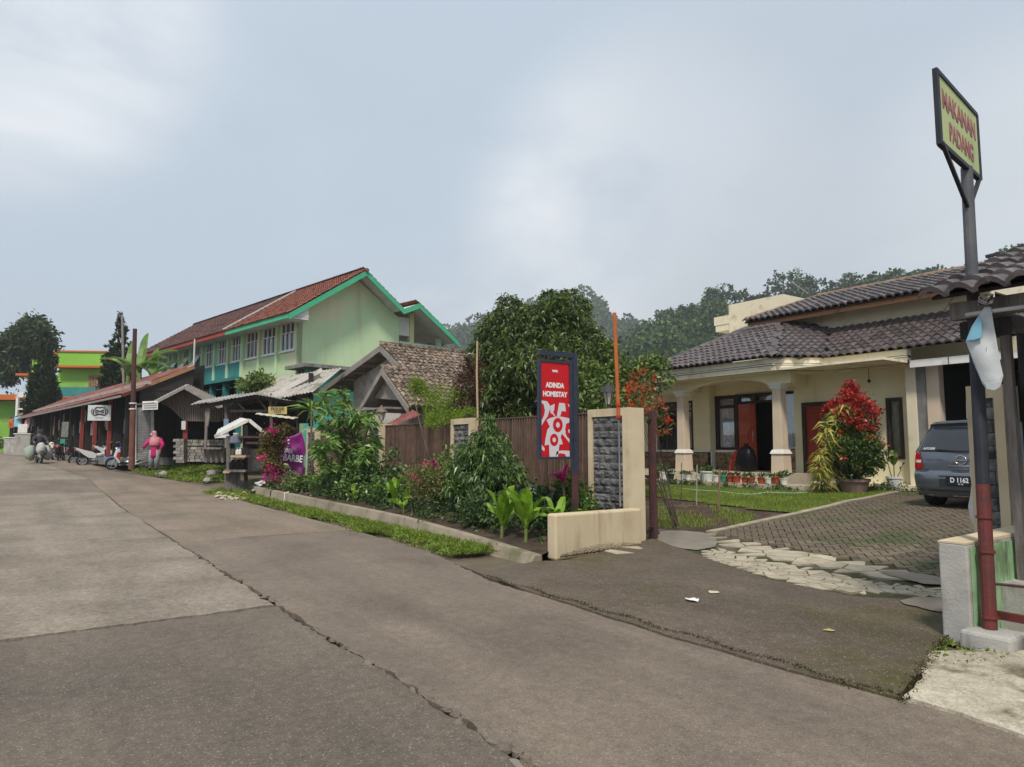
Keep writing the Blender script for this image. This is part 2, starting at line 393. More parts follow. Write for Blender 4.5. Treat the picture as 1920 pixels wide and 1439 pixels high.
# ================================================================ apron, crazy paving, pavers
apron = slab([PZ(u, v, .02).to_2d() for u, v in ((905, 1078), (1000, 1110), (1120, 1148), (1250, 1190), (1400, 1232), (1560, 1275), (1688, 1308), (1725, 1262), (1772, 1190), (1776, 1125), (1600, 1118), (1440, 1086), (1340, 1052), (1300, 1036), (1225, 1012), (1180, 1022), (1060, 1050), (1000, 1053), (940, 1066))],
             m_['apron_concrete'], top=.018, th=.15, name='driveway_apron', amp=.012, step=.1, parent=None)
tag(apron, kind='structure')
yard = MB()
for (u, v) in (): pass
ax = [-30, -20, -16, -13, -11, -9, -8, -7, -6, -5, -4, -3, -2, 0, 4]; ay = [7.3, 7.9, 8.5, 9, 10, 11, 12, 13, 13.5, 14.5, 16, 19, 26]
yard.v = [(x, y, gz(x, max(y, 7.9)) - .02) for y in ay for x in ax]; n_ = len(ax)
yard.f = [(j * n_ + i, j * n_ + i + 1, (j + 1) * n_ + i + 1, (j + 1) * n_ + i) for j in range(len(ay) - 1) for i in range(n_ - 1)]
tag(put('yard_soil', yard.mesh('yard_soil', m_['soil_red'], smooth=True)), kind='structure')

def clip(poly, p, n):  # keep side where (x-p).n <= 0
    o = []
    for i in range(len(poly)):
        a, b = poly[i], poly[(i + 1) % len(poly)]; da, db = (a - p).dot(n), (b - p).dot(n)
        if da <= 0: o.append(a)
        if (da < 0) != (db < 0) and abs(da - db) > 1e-9: o.append(a + (b - a) * (da / (da - db)))
    return o
def inside(p, poly):
    c = False
    for i in range(len(poly)):
        a, b = poly[i], poly[i - 1]
        if (a.y > p.y) != (b.y > p.y) and p.x < (b.x - a.x) * (p.y - a.y) / (b.y - a.y) + a.x: c = not c
    return c
def crazy(pxpoly, n, sx, sy, parent, shrink, mat, seed, top=.03):
    rr = random.Random(seed); poly = [PG(u, v).to_2d() for u, v in pxpoly]
    xs = [p.x for p in poly]; ys = [p.y for p in poly]; pts = []; t = 0
    while len(pts) < n and t < 20000:
        t += 1; p = Vector((rr.uniform(min(xs), max(xs)), rr.uniform(min(ys), max(ys))))
        if inside(p, poly) and all(abs((p - q).x) / sx + abs((p - q).y) / sy > 1 for q in pts): pts.append(p)
    for i, p in enumerate(pts):
        c = [p + Vector(d) for d in ((-.6, -.6), (.6, -.6), (.6, .6), (-.6, .6))]
        for j, q in enumerate(pts):
            if i != j and (p - q).length < 1.2:
                d = (q - p); c = clip(c, p + d * .5 - d.normalized() * shrink, d)
                if len(c) < 3: break
        if len(c) < 3: continue
        # keep within the strip: clip against the region by pulling vertices back inside
        c2 = []
        for a in c:
            k = 0
            while not inside(a, poly) and k < 12: a = a + (p - a) * .18; k += 1
            c2.append(a + Vector((rr.uniform(-.008, .008), rr.uniform(-.008, .008))))
        z = rr.uniform(-.002, .002); b = MB()
        b.extr([(a.x, a.y, gz(a.x, a.y) + z - .02) for a in c2], (0, 0, top + .02)); b.build('flagstone', mat, parent)
fl = thing('crazy_paving', None, None); tag(fl, kind='structure')
crazy([(1326, 1003), (1372, 1010), (1440, 1025), (1560, 1047), (1690, 1070), (1730, 1080), (1722, 1094), (1640, 1086), (1500, 1062), (1400, 1042), (1345, 1024)], 22, .42, .28, fl, .008, m_['flagstone'], 3, .022)
crazy([(1312, 1038), (1345, 1029), (1420, 1049), (1520, 1067), (1640, 1093), (1700, 1099), (1778, 1107), (1778, 1124), (1720, 1119), (1660, 1114), (1600, 1114), (1530, 1106), (1450, 1087), (1380, 1067), (1330, 1050)], 95, .17, .13, fl, .006, m_['flagstone'], 5, .014)
crazy([(1130, 1037), (1165, 1028), (1195, 1027), (1200, 1040), (1165, 1046)], 2, .4, .4, fl, .012, m_['flagstone'], 6, .03)
crazy([(1570, 1105), (1620, 1105), (1618, 1118), (1575, 1116)], 1, .3, .3, fl, .01, m_['flagstone'], 9, .03)
def gsheet(name, poly, mat, dz, cell=.16):
    xs = [p.x for p in poly]; ys = [p.y for p in poly]; b = MB(); nx_, ny_ = int((max(xs) - min(xs)) / cell) + 2, int((max(ys) - min(ys)) / cell) + 2; ix = {}
    def vid(i, j):
        if (i, j) not in ix:
            x, y = min(xs) + i * cell, min(ys) + j * cell; ix[i, j] = len(b.v); b.v.append((x + random.uniform(-.03, .03), y + random.uniform(-.03, .03), gz(x, y) + dz))
        return ix[i, j]
    for j in range(ny_):
        for i in range(nx_):
            if inside(Vector((min(xs) + (i + .5) * cell, min(ys) + (j + .5) * cell)), poly): b.f.append((vid(i, j), vid(i + 1, j), vid(i + 1, j + 1), vid(i, j + 1)))
    return tag(b.build(name, mat, smooth=True), kind='structure')
mp_ = [PG(u, v).to_2d() for u, v in ((1195, 1028), (1225, 1000), (1330, 1000), (1440, 1022), (1600, 1050), (1780, 1080), (1790, 1185), (1600, 1125), (1440, 1092), (1330, 1056))]
gsheet('mossy_ground', mp_, m_['moss'], .004)
def sheet(name, px, mat, dz, kind='structure'):
    q = [Vector(p) for p in px]
    for it in range(3): q = [a.lerp(b_, t) + Vector((random.uniform(-3, 3), random.uniform(-1.2, 1.2))) / (1 + it) for a, b_ in zip(q, q[1:] + q[:1]) for t in (.25, .75)]
    b = MB(); b.face(*[tuple(PG(u, v) + Vector((0, 0, dz))) for u, v in q]); return tag(b.build(name, mat), kind=kind)
sheet('wet_concrete', ((1222, 1003), (1240, 998), (1320, 999), (1338, 1010), (1350, 1024), (1315, 1036), (1262, 1027), (1232, 1015)), m_['puddle'], .02)
sheet('puddle', ((1640, 1077), (1690, 1074), (1776, 1087), (1778, 1103), (1740, 1102), (1690, 1090)), m_['puddle'], .03)
sheet('puddle', ((1682, 1134), (1712, 1125), (1760, 1124), (1785, 1132), (1790, 1155), (1735, 1149)), m_['puddle'], .03)
sheet('puddle', ((950, 1424), (975, 1426), (992, 1450), (1010, 1470), (985, 1470), (965, 1440)), m_['puddle'], .003)
# light concrete shoulder at the right
sh = slab([PZ(u, v, .0).to_2d() for u, v in ((1692, 1312), (1728, 1268), (1745, 1225), (1840, 1222), (1930, 1225), (1990, 1240), (2000, 1420), (1920, 1386), (1800, 1342))], m_['cream_concrete'], top=.02, th=.12, name='concrete_shoulder', amp=.015, step=.1, parent=None)
tag(sh, kind='structure')
# pavers: 45 degree herringbone
pv = thing('paved_driveway', None, None); tag(pv, kind='structure')
EDGE = [(1330, 1001), (1400, 986), (1480, 969), (1560, 951), (1620, 938), (1682, 925), (1740, 917)]
ep = [PG(u, v).to_2d() for u, v in EDGE]
reg = ep + [Vector((-9.0, 17.2)), Vector((-3.2, 17.2)), Vector((-2.6, 7.9))] + [PG(u, v).to_2d() for u, v in ((1790, 1092), (1728, 1079), (1690, 1069), (1560, 1046), (1440, 1024), (1372, 1009))]
W_ = .105; c45 = math.cos(R(38)); s45 = math.sin(R(38)); cand = []
for j in range(-110, 160):
    for i in range(-110, 160):
        m = (i - j) % 4
        if m == 0: cx, cy, rot = i + 1.0, j + .5, 0
        elif m == 3: cx, cy, rot = i + .5, j + 1.0, 1
        else: continue
        cx *= W_; cy *= W_; x, y = -6 + cx * c45 - cy * s45, 12 + cx * s45 + cy * c45
        if inside(Vector((x, y)), reg): cand.append((math.hypot(x, y), x, y, R(38) + rot * math.pi / 2))
cand.sort()
pm = MB().hexa([(-.102, -.0495, -.05), (.102, -.0495, -.05), (.102, .0495, -.05), (-.102, .0495, -.05), (-.096, -.044, .0), (.096, -.044, 0), (.096, .044, 0), (-.096, .044, 0)])
pme = pm.mesh('paver', m_['paver'])
def pmat(x, y, a):
    sl = (hyard(y + .05) - hyard(y - .05)) / .1
    return Matrix.Translation((x, y, gz(x, y) + .03 + random.uniform(-.004, .004))) @ Matrix.Rotation(math.atan(sl) , 4, 'X') @ Matrix.Rotation(a, 4, 'Z') @ Matrix.Rotation(random.gauss(0, .012), 4, 'X')
T = []
for k, (d, x, y, a) in enumerate(cand):
    mm = pmat(x, y, a)
    if k < 300:
        o = put('paver', pme, pv); o.matrix_local = mm
    else: T.append(np.array(mm))
o = put('paver_field', mesh_rep('paver_field', pm.v, pm.f, np.array(T), m_['paver']), pv); tag(o, kind='stuff')
jb = MB(); jy = sorted(set([round(p.y, 2) for p in reg] + [8.5, 9.5, 10, 11, 12, 13, 13.5, 14.5, 15, 16]))
jb.face(*[(p.x, p.y, gz(p.x, p.y) + .003) for p in reg])
# edging kerb of the paved drive
kb = MB()
for a, b_ in zip(ep, ep[1:]):
    n = 4
    for i in range(n):
        p, q = a.lerp(b_, i / n), a.lerp(b_, (i + .94) / n); d = (q - p).normalized(); w = Vector((-d.y, d.x)) * .07
        kb.hexa([(*(p - w), gz(*p) - .05), (*(p + w), gz(*p) - .05), (*(q + w), gz(*q) - .05), (*(q - w), gz(*q) - .05),
                 (*(p - w), gz(*p) + .045), (*(p + w), gz(*p) + .045), (*(q + w), gz(*q) + .045), (*(q - w), gz(*q) + .045)])
kb.build('edging_kerb', m_['flagstone'], pv)
# lawn
lawn_px = [(1200, 918), (1290, 909), (1400, 913), (1520, 922), (1640, 912), (1735, 908), (1690, 921), (1620, 936), (1560, 949), (1500, 963), (1440, 958), (1330, 944), (1230, 932), (1190, 930)]
lawn_w = [PG(u, v).to_2d() for u, v in lawn_px]
gsheet('lawn', lawn_w, m_['lawn_ground'], .006, .2)
def blades(polys, n, h, w, name, mat, label=None, cat='grass', zoff=0.0, lean=.5, dens=None):
    P = []
    for poly, k in polys:
        xs = [p.x for p in poly]; ys = [p.y for p in poly]; c = 0; t = 0
        while c < k and t < k * 30:
            t += 1; p = Vector((random.uniform(min(xs), max(xs)), random.uniform(min(ys), max(ys))))
            if inside(p, poly) and (dens is None or random.random() < dens(p)): P.append((p.x, p.y, gz(p.x, p.y) + zoff)); c += 1
    C = np.array(P); n = len(C); a = rng.random(n) * 6.283; hh = h * rng.uniform(.4, 1.25, n)
    s = np.stack([np.cos(a), np.sin(a), 0 * a], 1) * (w * rng.uniform(.6, 1.3, n))[:, None] / 2
    ln = np.stack([np.cos(a + 1.57), np.sin(a + 1.57), 0 * a], 1) * (hh * rng.uniform(-lean, lean, n))[:, None]
    up = np.array([0, 0, 1.])[None] * hh[:, None]
    V = np.stack([C - s, C + s, C + s * .6 + ln * .4 + up * .65, C + ln + up], 1)
    return tag(put(name, mesh_np(name, V, mat)), label, cat, kind='stuff')
blades([(lawn_w, 52000)], 0, .055, .012, 'lawn_grass', GRASS2, 'short green lawn grass in front of the porch')
_n = lambda p: math.sin(p.x * 2.1 + 1.3 * math.sin(p.y * 1.7)) * math.sin(p.y * 2.6 + p.x) > .25
spx = [PG(u, v).to_2d() for u, v in ((1222, 945), (1330, 945), (1420, 968), (1400, 984), (1320, 994), (1225, 992))]
blades([(spx, 2600)], 0, .06, .016, 'sparse_grass', GRASS2, 'patchy grass on the bare soil by the gate', dens=lambda p: min(1., max(.04, .35 + .9 * math.sin(p.x * 2.1 + 1.3 * math.sin(p.y * 1.7)) * math.sin(p.y * 2.6 + p.x) + .3 * math.sin(p.x * 7) * math.sin(p.y * 8))))
# verge grass between road and planter kerb, and bank by the stalls
vg = [Vector((-x, redge(-x) - .02 + .06 * math.sin(x * 3))) for x in [8.6 + .5 * k for k in range(29)]] + [Vector((-x, 5.78)) for x in [22.6 - .5 * k for k in range(29)]]
def clumps(name, poly, n, per, L, W, mat, label, dens, rad=.06):
    C, LL = [], []; xs = [p.x for p in poly]; ys = [p.y for p in poly]; t = 0
    while n > 0 and t < 200000:
        t += 1; p = Vector((random.uniform(min(xs), max(xs)), random.uniform(min(ys), max(ys))))
        if not inside(p, poly) or random.random() > dens(p): continue
        n -= 1; s_ = random.uniform(.45, 1.3)
        for k in range(per): C.append((p.x + random.gauss(0, rad), p.y + random.gauss(0, rad), gz(p.x, p.y) - .01)); LL.append(L * s_ * random.uniform(.5, 1.2))
    C = np.array(C); LL = np.array(LL); D = rng.normal(size=(len(C), 3)) * .55; D[:, 2] = np.abs(D[:, 2]) + .55
    tag(put(name, mesh_np(name, leaf_quads(C, D, LL, W * rng.uniform(.5, 1.5, len(C)), droop=.3), mat)), label, 'grass', kind='stuff')
clumps('verge_grass', vg, 1500, 22, .15, .018, GRASS, 'green grass and weeds along the planter kerb', lambda p: max(.0, min(1., (p.y - redge(p.x) - .18 - .16 * math.sin(p.x * 1.7) - .1 * math.sin(p.x * 4.3)) * 3.5)))
clumps('verge_weeds', vg, 420, 16, .05, .03, GRASS2, 'low broad-leaved weeds mixed in the verge grass', lambda p: max(.0, min(1., (p.y - redge(p.x) - .05 - .12 * math.sin(p.x * 2.2 + 1)) * 3)))
bk = [PG(u, v).to_2d() for u, v in ((243, 878), (275, 878), (330, 873), (420, 878), (420, 903), (380, 905), (330, 899), (280, 892))]
bk2 = [PG(u, v).to_2d() for u, v in ((380, 925), (420, 918), (490, 930), (505, 946), (470, 940))]
clumps('bank_grass', bk, 700, 22, .20, .03, GRASS, 'bright green grass bank beside the road near the stalls', lambda p: .6 + .4 * math.sin(p.x * 2) * math.sin(p.y * 3), .12)
clumps('bank_grass', bk2, 260, 20, .15, .025, GRASS2, 'grass tuft patch at the start of the planter kerb', lambda p: .7, .09)
clumps('footing_weeds', [PZ(u, v, 0).to_2d() for u, v in ((1735, 1222), (1775, 1200), (1835, 1218), (1905, 1228), (1900, 1246), (1800, 1252), (1750, 1240))], 70, 12, .06, .016, GRASS, 'green weeds around the concrete footing of the sign pole', lambda p: .6, .03)
# moss and weeds in the apron joint
C = []
for k in range(5200):
    t = random.random(); a, b_ = (PZ(905, 1080, .02), PZ(1690, 1310, .02)); p = a.lerp(b_, t); C.append((p.x + random.gauss(0, .01), p.y + random.gauss(0, .02) + .03 * math.sin(t * 40) + .02, -.01 + random.random() * .035))
for k in range(900):
    t = random.random(); a, b_ = (PZ(1692, 1312, .02), PZ(1775, 1190, .02)); p = a.lerp(b_, t); C.append((p.x + random.gauss(0, .02), p.y + random.gauss(0, .03), .0 + random.random() * .03))
C = np.array(C); MOSSL = LEAF('moss_leaf', [(.02, .022, .008), (.045, .042, .016), (.09, .07, .04)], .9, .1, .1)
tag(put('joint_moss', mesh_np('joint_moss', leaf_quads(C, rng.normal(size=(len(C), 3)) + [0, 0, .6], .014 * rng.uniform(.5, 1.6, len(C)), .009), MOSSL)), 'dark moss and weeds filling the joint between road and apron', 'moss', kind='stuff')
# torn paper litter on the apron
for (u, v, s_, lab) in ((1298, 1127, .085, 'crumpled white paper scrap lying on the dark driveway apron'), (1337, 1111, .08, 'flat pale paper flake on the apron above the crumpled scrap'), (1555, 1183, .06, 'small yellowish dry leaf on the apron near the grey wall end')):
    p = PZ(u, v, .02); b = MB(); ang = random.random() * 6; n = 9
    pts = [(p.x + s_ * random.uniform(.5, 1) * math.cos(ang + 6.283 * i / n), p.y + s_ * random.uniform(.5, 1) * math.sin(ang + 6.283 * i / n), .024 + random.uniform(0, .025 if s_ > .083 else .006)) for i in range(n)]
    for i in range(n): b.face((p.x, p.y, .035), pts[i], pts[(i + 1) % n])
    tag(b.build('paper_scrap' if s_ > .07 else 'dry_leaf', M('paper%d' % u, (.75, .73, .7) if s_ > .083 else (.5, .45, .35) if s_ > .07 else (.4, .33, .12))), lab, 'litter')
# ================================================================ homestay house
M('cream_wall', (.80, .74, .50), (.84, .78, .55), 1.5, .85, .002, 60, stain=((.72, .65, .42), .9, .5, .7), streak=((.66, .59, .41), 4, .58, .8))
M('cream_trim', (.74, .66, .48), (.79, .71, .54), 2, .8, .002, 60, stain=((.5, .42, .29), 2.2, .55, .7), streak=((.42, .35, .25), 5, .6, .8))
M('column_paint', (.60, .48, .36), (.66, .54, .42), 2, .8, .002, 60)
M('white_paint', (.72, .70, .66), (.78, .76, .72), 3, .6, .001, 60, stain=((.6, .57, .52), 3, .55, .7))
M('roof_tile', (.060, .047, .047), (.105, .083, .082), 6, .42, .004, 60, obj=.35, spec=.6, stain=((.20, .17, .165), 9, .56, .70))
M('roof_under', (.03, .026, .025))
M('brown_wood', (.30, .15, .07), (.38, .20, .10), 8, .7, .003, 60, stretch=(1, 1, 6), stain=((.16, .09, .05), 2, .55, .7))
M('door_wood', (.34, .045, .012), (.45, .075, .02), 5, .32, .001, 40, stretch=(6, 6, .8), coat=.3)
M('door_wood2', (.24, .025, .010), (.32, .04, .015), 5, .35, .001, 40, stretch=(6, 6, .8), coat=.3)
M('dark_frame', (.028, .018, .014), (.045, .028, .02), 8, .5)
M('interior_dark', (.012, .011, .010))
M('curtain', (.74, .73, .73), (.82, .81, .80), 6, .9, obj=.1)
M('curtain_yellow', (.62, .56, .40), (.68, .62, .46), 6, .9)
M('steel', (.6, .6, .6), None, rough=.25, metal=1.0)
M('stone_clad', (.24, .155, .08), (.36, .25, .15), 7, .85, .01, 40, obj=.35, stain=((.13, .085, .05), 5, .52, .66))
M('tile_floor', (.50, .44, .34), (.56, .50, .40), 2, .35, stain=((.42, .36, .27), 2, .5, .7))
M('black_metal', (.02, .02, .024), (.035, .035, .04), 6, .5, spec=.4)
M('grey_post', (.17, .165, .16), (.26, .25, .24), 3, .85, .004, 40, streak=((.08, .08, .08), 5, .5, .7))
def GLASS(name, tint=(.6, .62, .65), gloss=.35):
    m = bpy.data.materials.new(name); m.use_nodes = True; t = m.node_tree; t.nodes.clear()
    tr = N(t, 'ShaderNodeBsdfTransparent'); tr.inputs[0].default_value = (*tint, 1)
    gl = N(t, 'ShaderNodeBsdfGlossy'); gl.inputs['Roughness'].default_value = .03; gl.inputs[0].default_value = (.9, .92, .95, 1)
    fr = N(t, 'ShaderNodeFresnel'); fr.inputs[0].default_value = 1.5
    mt = N(t, 'ShaderNodeMath', operation='MULTIPLY_ADD'); mt.inputs[1].default_value = 1.6; mt.inputs[2].default_value = .03 * gloss / .35; t.links.new(fr.outputs[0], mt.inputs[0])
    mx = N(t, 'ShaderNodeMixShader'); t.links.new(mt.outputs[0], mx.inputs[0]); t.links.new(tr.outputs[0], mx.inputs[1]); t.links.new(gl.outputs[0], mx.inputs[2])
    o = N(t, 'ShaderNodeOutputMaterial'); t.links.new(mx.outputs[0], o.inputs[0]); MATS[name] = m; return m
GLASS('glass', (.93, .94, .95)); GLASS('dark_glass', (.05, .055, .06), .5)

def tile_proto(w=.24, l=.34, amp=.055, n=6, lip=.045):
    v = []; f = []
    for j, (y, dz) in enumerate(((-l / 2, -lip), (-l / 2, 0), (l / 2, -.008))):
        for i in range(n + 1):
            t = i / n; z = amp * (math.sin(math.pi * t * 1.25) if t < .8 else -.35 * math.sin(math.pi * (t - .8) / .2))
            v.append((-w / 2 + w * t, y, z + dz))
    for j in range(2):
        for i in range(n): a = j * (n + 1) + i; f.append((a, a + 1, a + n + 2, a + n + 1))
    return v, f
def lay_tiles(o, ex, ey, W, H, pred, gw=.21, gl=.27, jit=.006):
    o, ex, ey = Vector(o), Vector(ex).normalized(), Vector(ey).normalized(); ez = ex.cross(ey).normalized(); out = []
    for j in range(int(H / gl) + 1):
        for i in range(int(W / gw) + 1):
            p = o + ex * (gw * (i + .5)) + ey * (gl * (j + .5))
            if pred is None or pred(p):
                p = p + ez * (.035 + random.uniform(-jit, jit)) + ex * random.uniform(-jit, jit)
                t = ey - ez * .11; t.normalize(); n2 = ex.cross(t)
                m = Matrix(((ex.x, t.x, n2.x, p.x), (ex.y, t.y, n2.y, p.y), (ex.z, t.z, n2.z, p.z), (0, 0, 0, 1)))
                out.append(m @ Matrix.Rotation(random.gauss(0, .012), 4, 'Z') @ Matrix.Rotation(random.gauss(0, .01), 4, 'X'))
    return out
def tile_parts(root, mats, proto, mat, parent, cap=300, name='roof_tile'):
    """root: unrotated thing. nearest `cap` tiles are parts, the rest one part"""
    off = offs(parent); mats = sorted(mats, key=lambda m: (m.translation - CAM).length)
    me = bpy.data.meshes.new(name); me.from_pydata(proto[0], [], proto[1]); me.materials.append(mat)
    for m in mats[:cap]:
        o = put(name, me, parent); o.matrix_local = Matrix.Translation(-off) @ m
    if len(mats) > cap:
        T = np.array([np.array(Matrix.Translation(-off) @ m) for m in mats[cap:]])
        tag(put(name + '_field', mesh_rep(name + '_field', proto[0], proto[1], T, mat), parent), kind='stuff')

H = thing('homestay_house', 'cream bungalow with dark tiled roofs and a columned front porch', 'house', (-12, 18, .5))
def wall_y(b, y0, y1, x0, x1, z0, z1, holes):
    """wall along x with rectangular holes [(xa,xb,za,zb)]"""
    xs = sorted(set([x0, x1] + [h[0] for h in holes] + [h[1] for h in holes]))
    for a, c in zip(xs, xs[1:]):
        hs = sorted([h for h in holes if h[0] <= a + 1e-6 and h[1] >= c - 1e-6], key=lambda h: h[2]); z = z0
        for h in hs:
            if h[2] > z: b.box(a, c, y0, y1, z, h[2])
            z = h[3]
        if z < z1: b.box(a, c, y0, y1, z, z1)
    return b
w = MB()
WB = (-16.9, -15.3, 1.42, 3.05)
wall_y(w, 17.93, 18.1, -18.2, -14.62, .4, 3.52, [WB])
w.box(-14.80, -14.62, 18.1, 18.2, .4, 3.52)
w.box(-14.62, -11.4, 18.2, 18.4, 3.16, 3.52); w.box(-14.62, -13.78, 18.2, 18.4, .4, 1.40); w.box(-12.40, -11.4, 18.2, 18.4, .4, 1.40); w.box(-11.62, -11.4, 18.2, 18.4, 1.4, 3.16)
w.box(-11.4, -11.22, 17.75, 18.4, .4, 3.52)
D2, W4 = (-11.12, -10.2, .70, 2.72), (-8.86, -8.46, 1.22, 2.74)
wall_y(w, 17.6, 17.75, -11.4, -8.2, .4, 3.52, [D2, W4])
w.build('wall', m_['cream_wall'], H)
MB().box(-18.0, -6.2, 21.5, 21.7, .3, 4.6).box(-18.2, -18.0, 17.2, 21.7, .3, 3.5).build('rear_wall', m_['cream_wall'], H)
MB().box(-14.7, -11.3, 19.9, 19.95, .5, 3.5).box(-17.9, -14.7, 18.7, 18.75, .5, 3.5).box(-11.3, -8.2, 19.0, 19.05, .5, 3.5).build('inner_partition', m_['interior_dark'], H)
MB().box(-18.2, -8.0, 15.86, 21.5, 3.5, 3.56).build('porch_ceiling', m_['cream_trim'], H)
fl_ = MB().box(-18.0, -10.75, 16.05, 18.2, .3, .82); fo = fl_.build('porch_floor', m_['tile_floor'], H)
nst = 22
sme = MB().box(-.5, .5, 0, 1, 0, 1).mesh('step_tile', m_['tile_floor'])
for k in range(nst):
    wd_ = 7.9 / nst; x = -17.6 + wd_ * (k + .5)
    put('step_tile', sme, fo, Vector((x, 15.25, .42)) - offs(fo), None, (wd_ - .006, .795, .165 + random.uniform(0, .002)))
MB().box(-10.6, -7.9, 17.0, 17.6, .35, .62).build('wall_ledge', m_['cream_trim'], H)
# columns
for cx in (-14.38, -11.06):
    b = MB()
    b.hexa([(cx - .14, 16.26, 1.42), (cx + .14, 16.26, 1.42), (cx + .14, 16.54, 1.42), (cx - .14, 16.54, 1.42), (cx - .125, 16.275, 3.08), (cx + .125, 16.275, 3.08), (cx + .125, 16.525, 3.08), (cx - .125, 16.525, 3.08)])
    c = b.build('column', m_['column_paint'], H, bev=.012)
    b = MB(); b.hexa([(cx - .19, 16.21, .8), (cx + .19, 16.21, .8), (cx + .19, 16.59, .8), (cx - .19, 16.59, .8), (cx - .175, 16.225, 1.34), (cx + .175, 16.225, 1.34), (cx + .175, 16.575, 1.34), (cx - .175, 16.575, 1.34)])
    b.build('pedestal', m_['column_paint'], c, bev=.01)
    b = MB(); b.hexa([(cx - .21, 16.19, 1.34), (cx + .21, 16.19, 1.34), (cx + .21, 16.61, 1.34), (cx - .21, 16.61, 1.34), (cx - .16, 16.24, 1.45), (cx + .16, 16.24, 1.45), (cx + .16, 16.56, 1.45), (cx - .16, 16.56, 1.45)]); b.build('pedestal_cap', m_['white_paint'], c, bev=.01)
    b = MB().box(cx - .15, cx + .15, 16.25, 16.55, 3.05, 3.09).box(cx - .175, cx + .175, 16.225, 16.575, 3.09, 3.15).box(cx - .205, cx + .205, 16.195, 16.605, 3.15, 3.21); b.build('capital', m_['white_paint'], c, bev=.01)
# arched beam between the columns and beyond
pts = [(-18.0, 3.5), (-18.0, 3.2), (-14.1, 3.2)] + [(-14.1 + 2.8 * k / 14, 3.2 + .22 * math.sin(math.pi * k / 14) ** .7) for k in range(1, 14)] + [(-11.3, 3.2), (-10.62, 3.2), (-10.62, 3.5)]
MB().extr([(x, 16.3, z) for x, z in pts], (0, .2, 0)).build('arched_beam', m_['cream_wall'], H)
MB().box(-11.2, -11.0, 16.5, 17.6, 3.2, 3.5).build('side_beam', m_['cream_wall'], H)
# stone cladding under the windows: individual stones
clad_me = MB().hexa([(-.5, -.5, -.5), (.5, -.5, -.5), (.5, .5, -.5), (-.5, .5, -.5), (-.46, -.5, .5), (.46, -.5, .5), (.46, .5, .5), (-.46, .5, .5)]).mesh('cladding_stone', m_['stone_clad'])
wpart = MB().box(-17.6, -14.63, 17.885, 17.93, .82, 1.36).box(-14.6, -13.8, 18.155, 18.2, .82, 1.36).build('cladding_back', m_['joint_dark'], H)
for (xa, xb, yy) in ((-17.6, -14.65, 17.885), (-14.58, -13.82, 18.155)):
    z = .83
    while z < 1.33:
        hgt = random.uniform(.05, .085); x = xa
        while x < xb - .05:
            l = min(random.uniform(.14, .38), xb - x)
            put('cladding_stone', clad_me, wpart, Vector((x + l / 2, yy - random.uniform(.0, .022), z + hgt / 2)) - offs(wpart), None, (l - .008, .05, hgt - .007)); x += l
        z += hgt
MB().box(-17.7, -14.6, 17.83, 17.95, 1.36, 1.43).box(-14.6, -13.78, 18.1, 18.22, 1.36, 1.43).box(-14.66, -14.57, 17.93, 18.1, .82, 1.43).build('window_ledge', m_['white_paint'], H)
# windows
def curtain(b, x0, x1, y, z0, z1, amp=.02, n=40):
    for k in range(n):
        a, c = x0 + (x1 - x0) * k / n, x0 + (x1 - x0) * (k + 1) / n; f_ = lambda t: y + amp * math.sin(t * 55) + amp * .5 * math.sin(t * 23 + 1)
        b.face((a, f_(a), z0), (c, f_(c), z0), (c, f_(c), z1), (a, f_(a), z1))
    return b
def window(par, x0, x1, z0, z1, y, mull=(), fr=.07, trans=None, cur='curtain', dep=.12):
    b = MB().box(x0, x0 + fr, y - .03, y + dep, z0, z1).box(x1 - fr, x1, y - .03, y + dep, z0, z1).box(x0 + fr, x1 - fr, y - .028, y + dep, z0, z0 + fr).box(x0 + fr, x1 - fr, y - .028, y + dep, z1 - fr, z1)
    for mx_ in mull: b.box(mx_ - fr * .6, mx_ + fr * .6, y - .026, y + dep, z0 + fr, z1 - fr)
    if trans: b.box(x0 + fr, x1 - fr, y - .024, y + dep, trans - fr * .5, trans + fr * .5)
    wn = b.build('window', m_['dark_frame'], par, bev=.006)
    MB().box(x0 + fr * .5, x1 - fr * .5, y + .03, y + .036, z0 + fr * .5, z1 - fr * .5).build('pane', m_['glass'], wn)
    if cur: curtain(MB(), x0 + fr, x1 - fr, y + .075, z0 + fr, (trans or z1) - .02).build('curtain', m_[cur], wn, smooth=True)
    return wn
window(H, -16.9, -15.3, 1.43, 3.05, 17.95, (-16.0,), trans=2.72)
window(H, -14.6, -13.8, 1.43, 3.14, 18.22, (), .09, trans=2.8)
window(H, -12.40, -11.62, 1.43, 3.14, 18.22, (), .07)
window(H, -8.86, -8.46, 1.22, 2.74, 17.6, (), .085, cur='curtain_yellow')
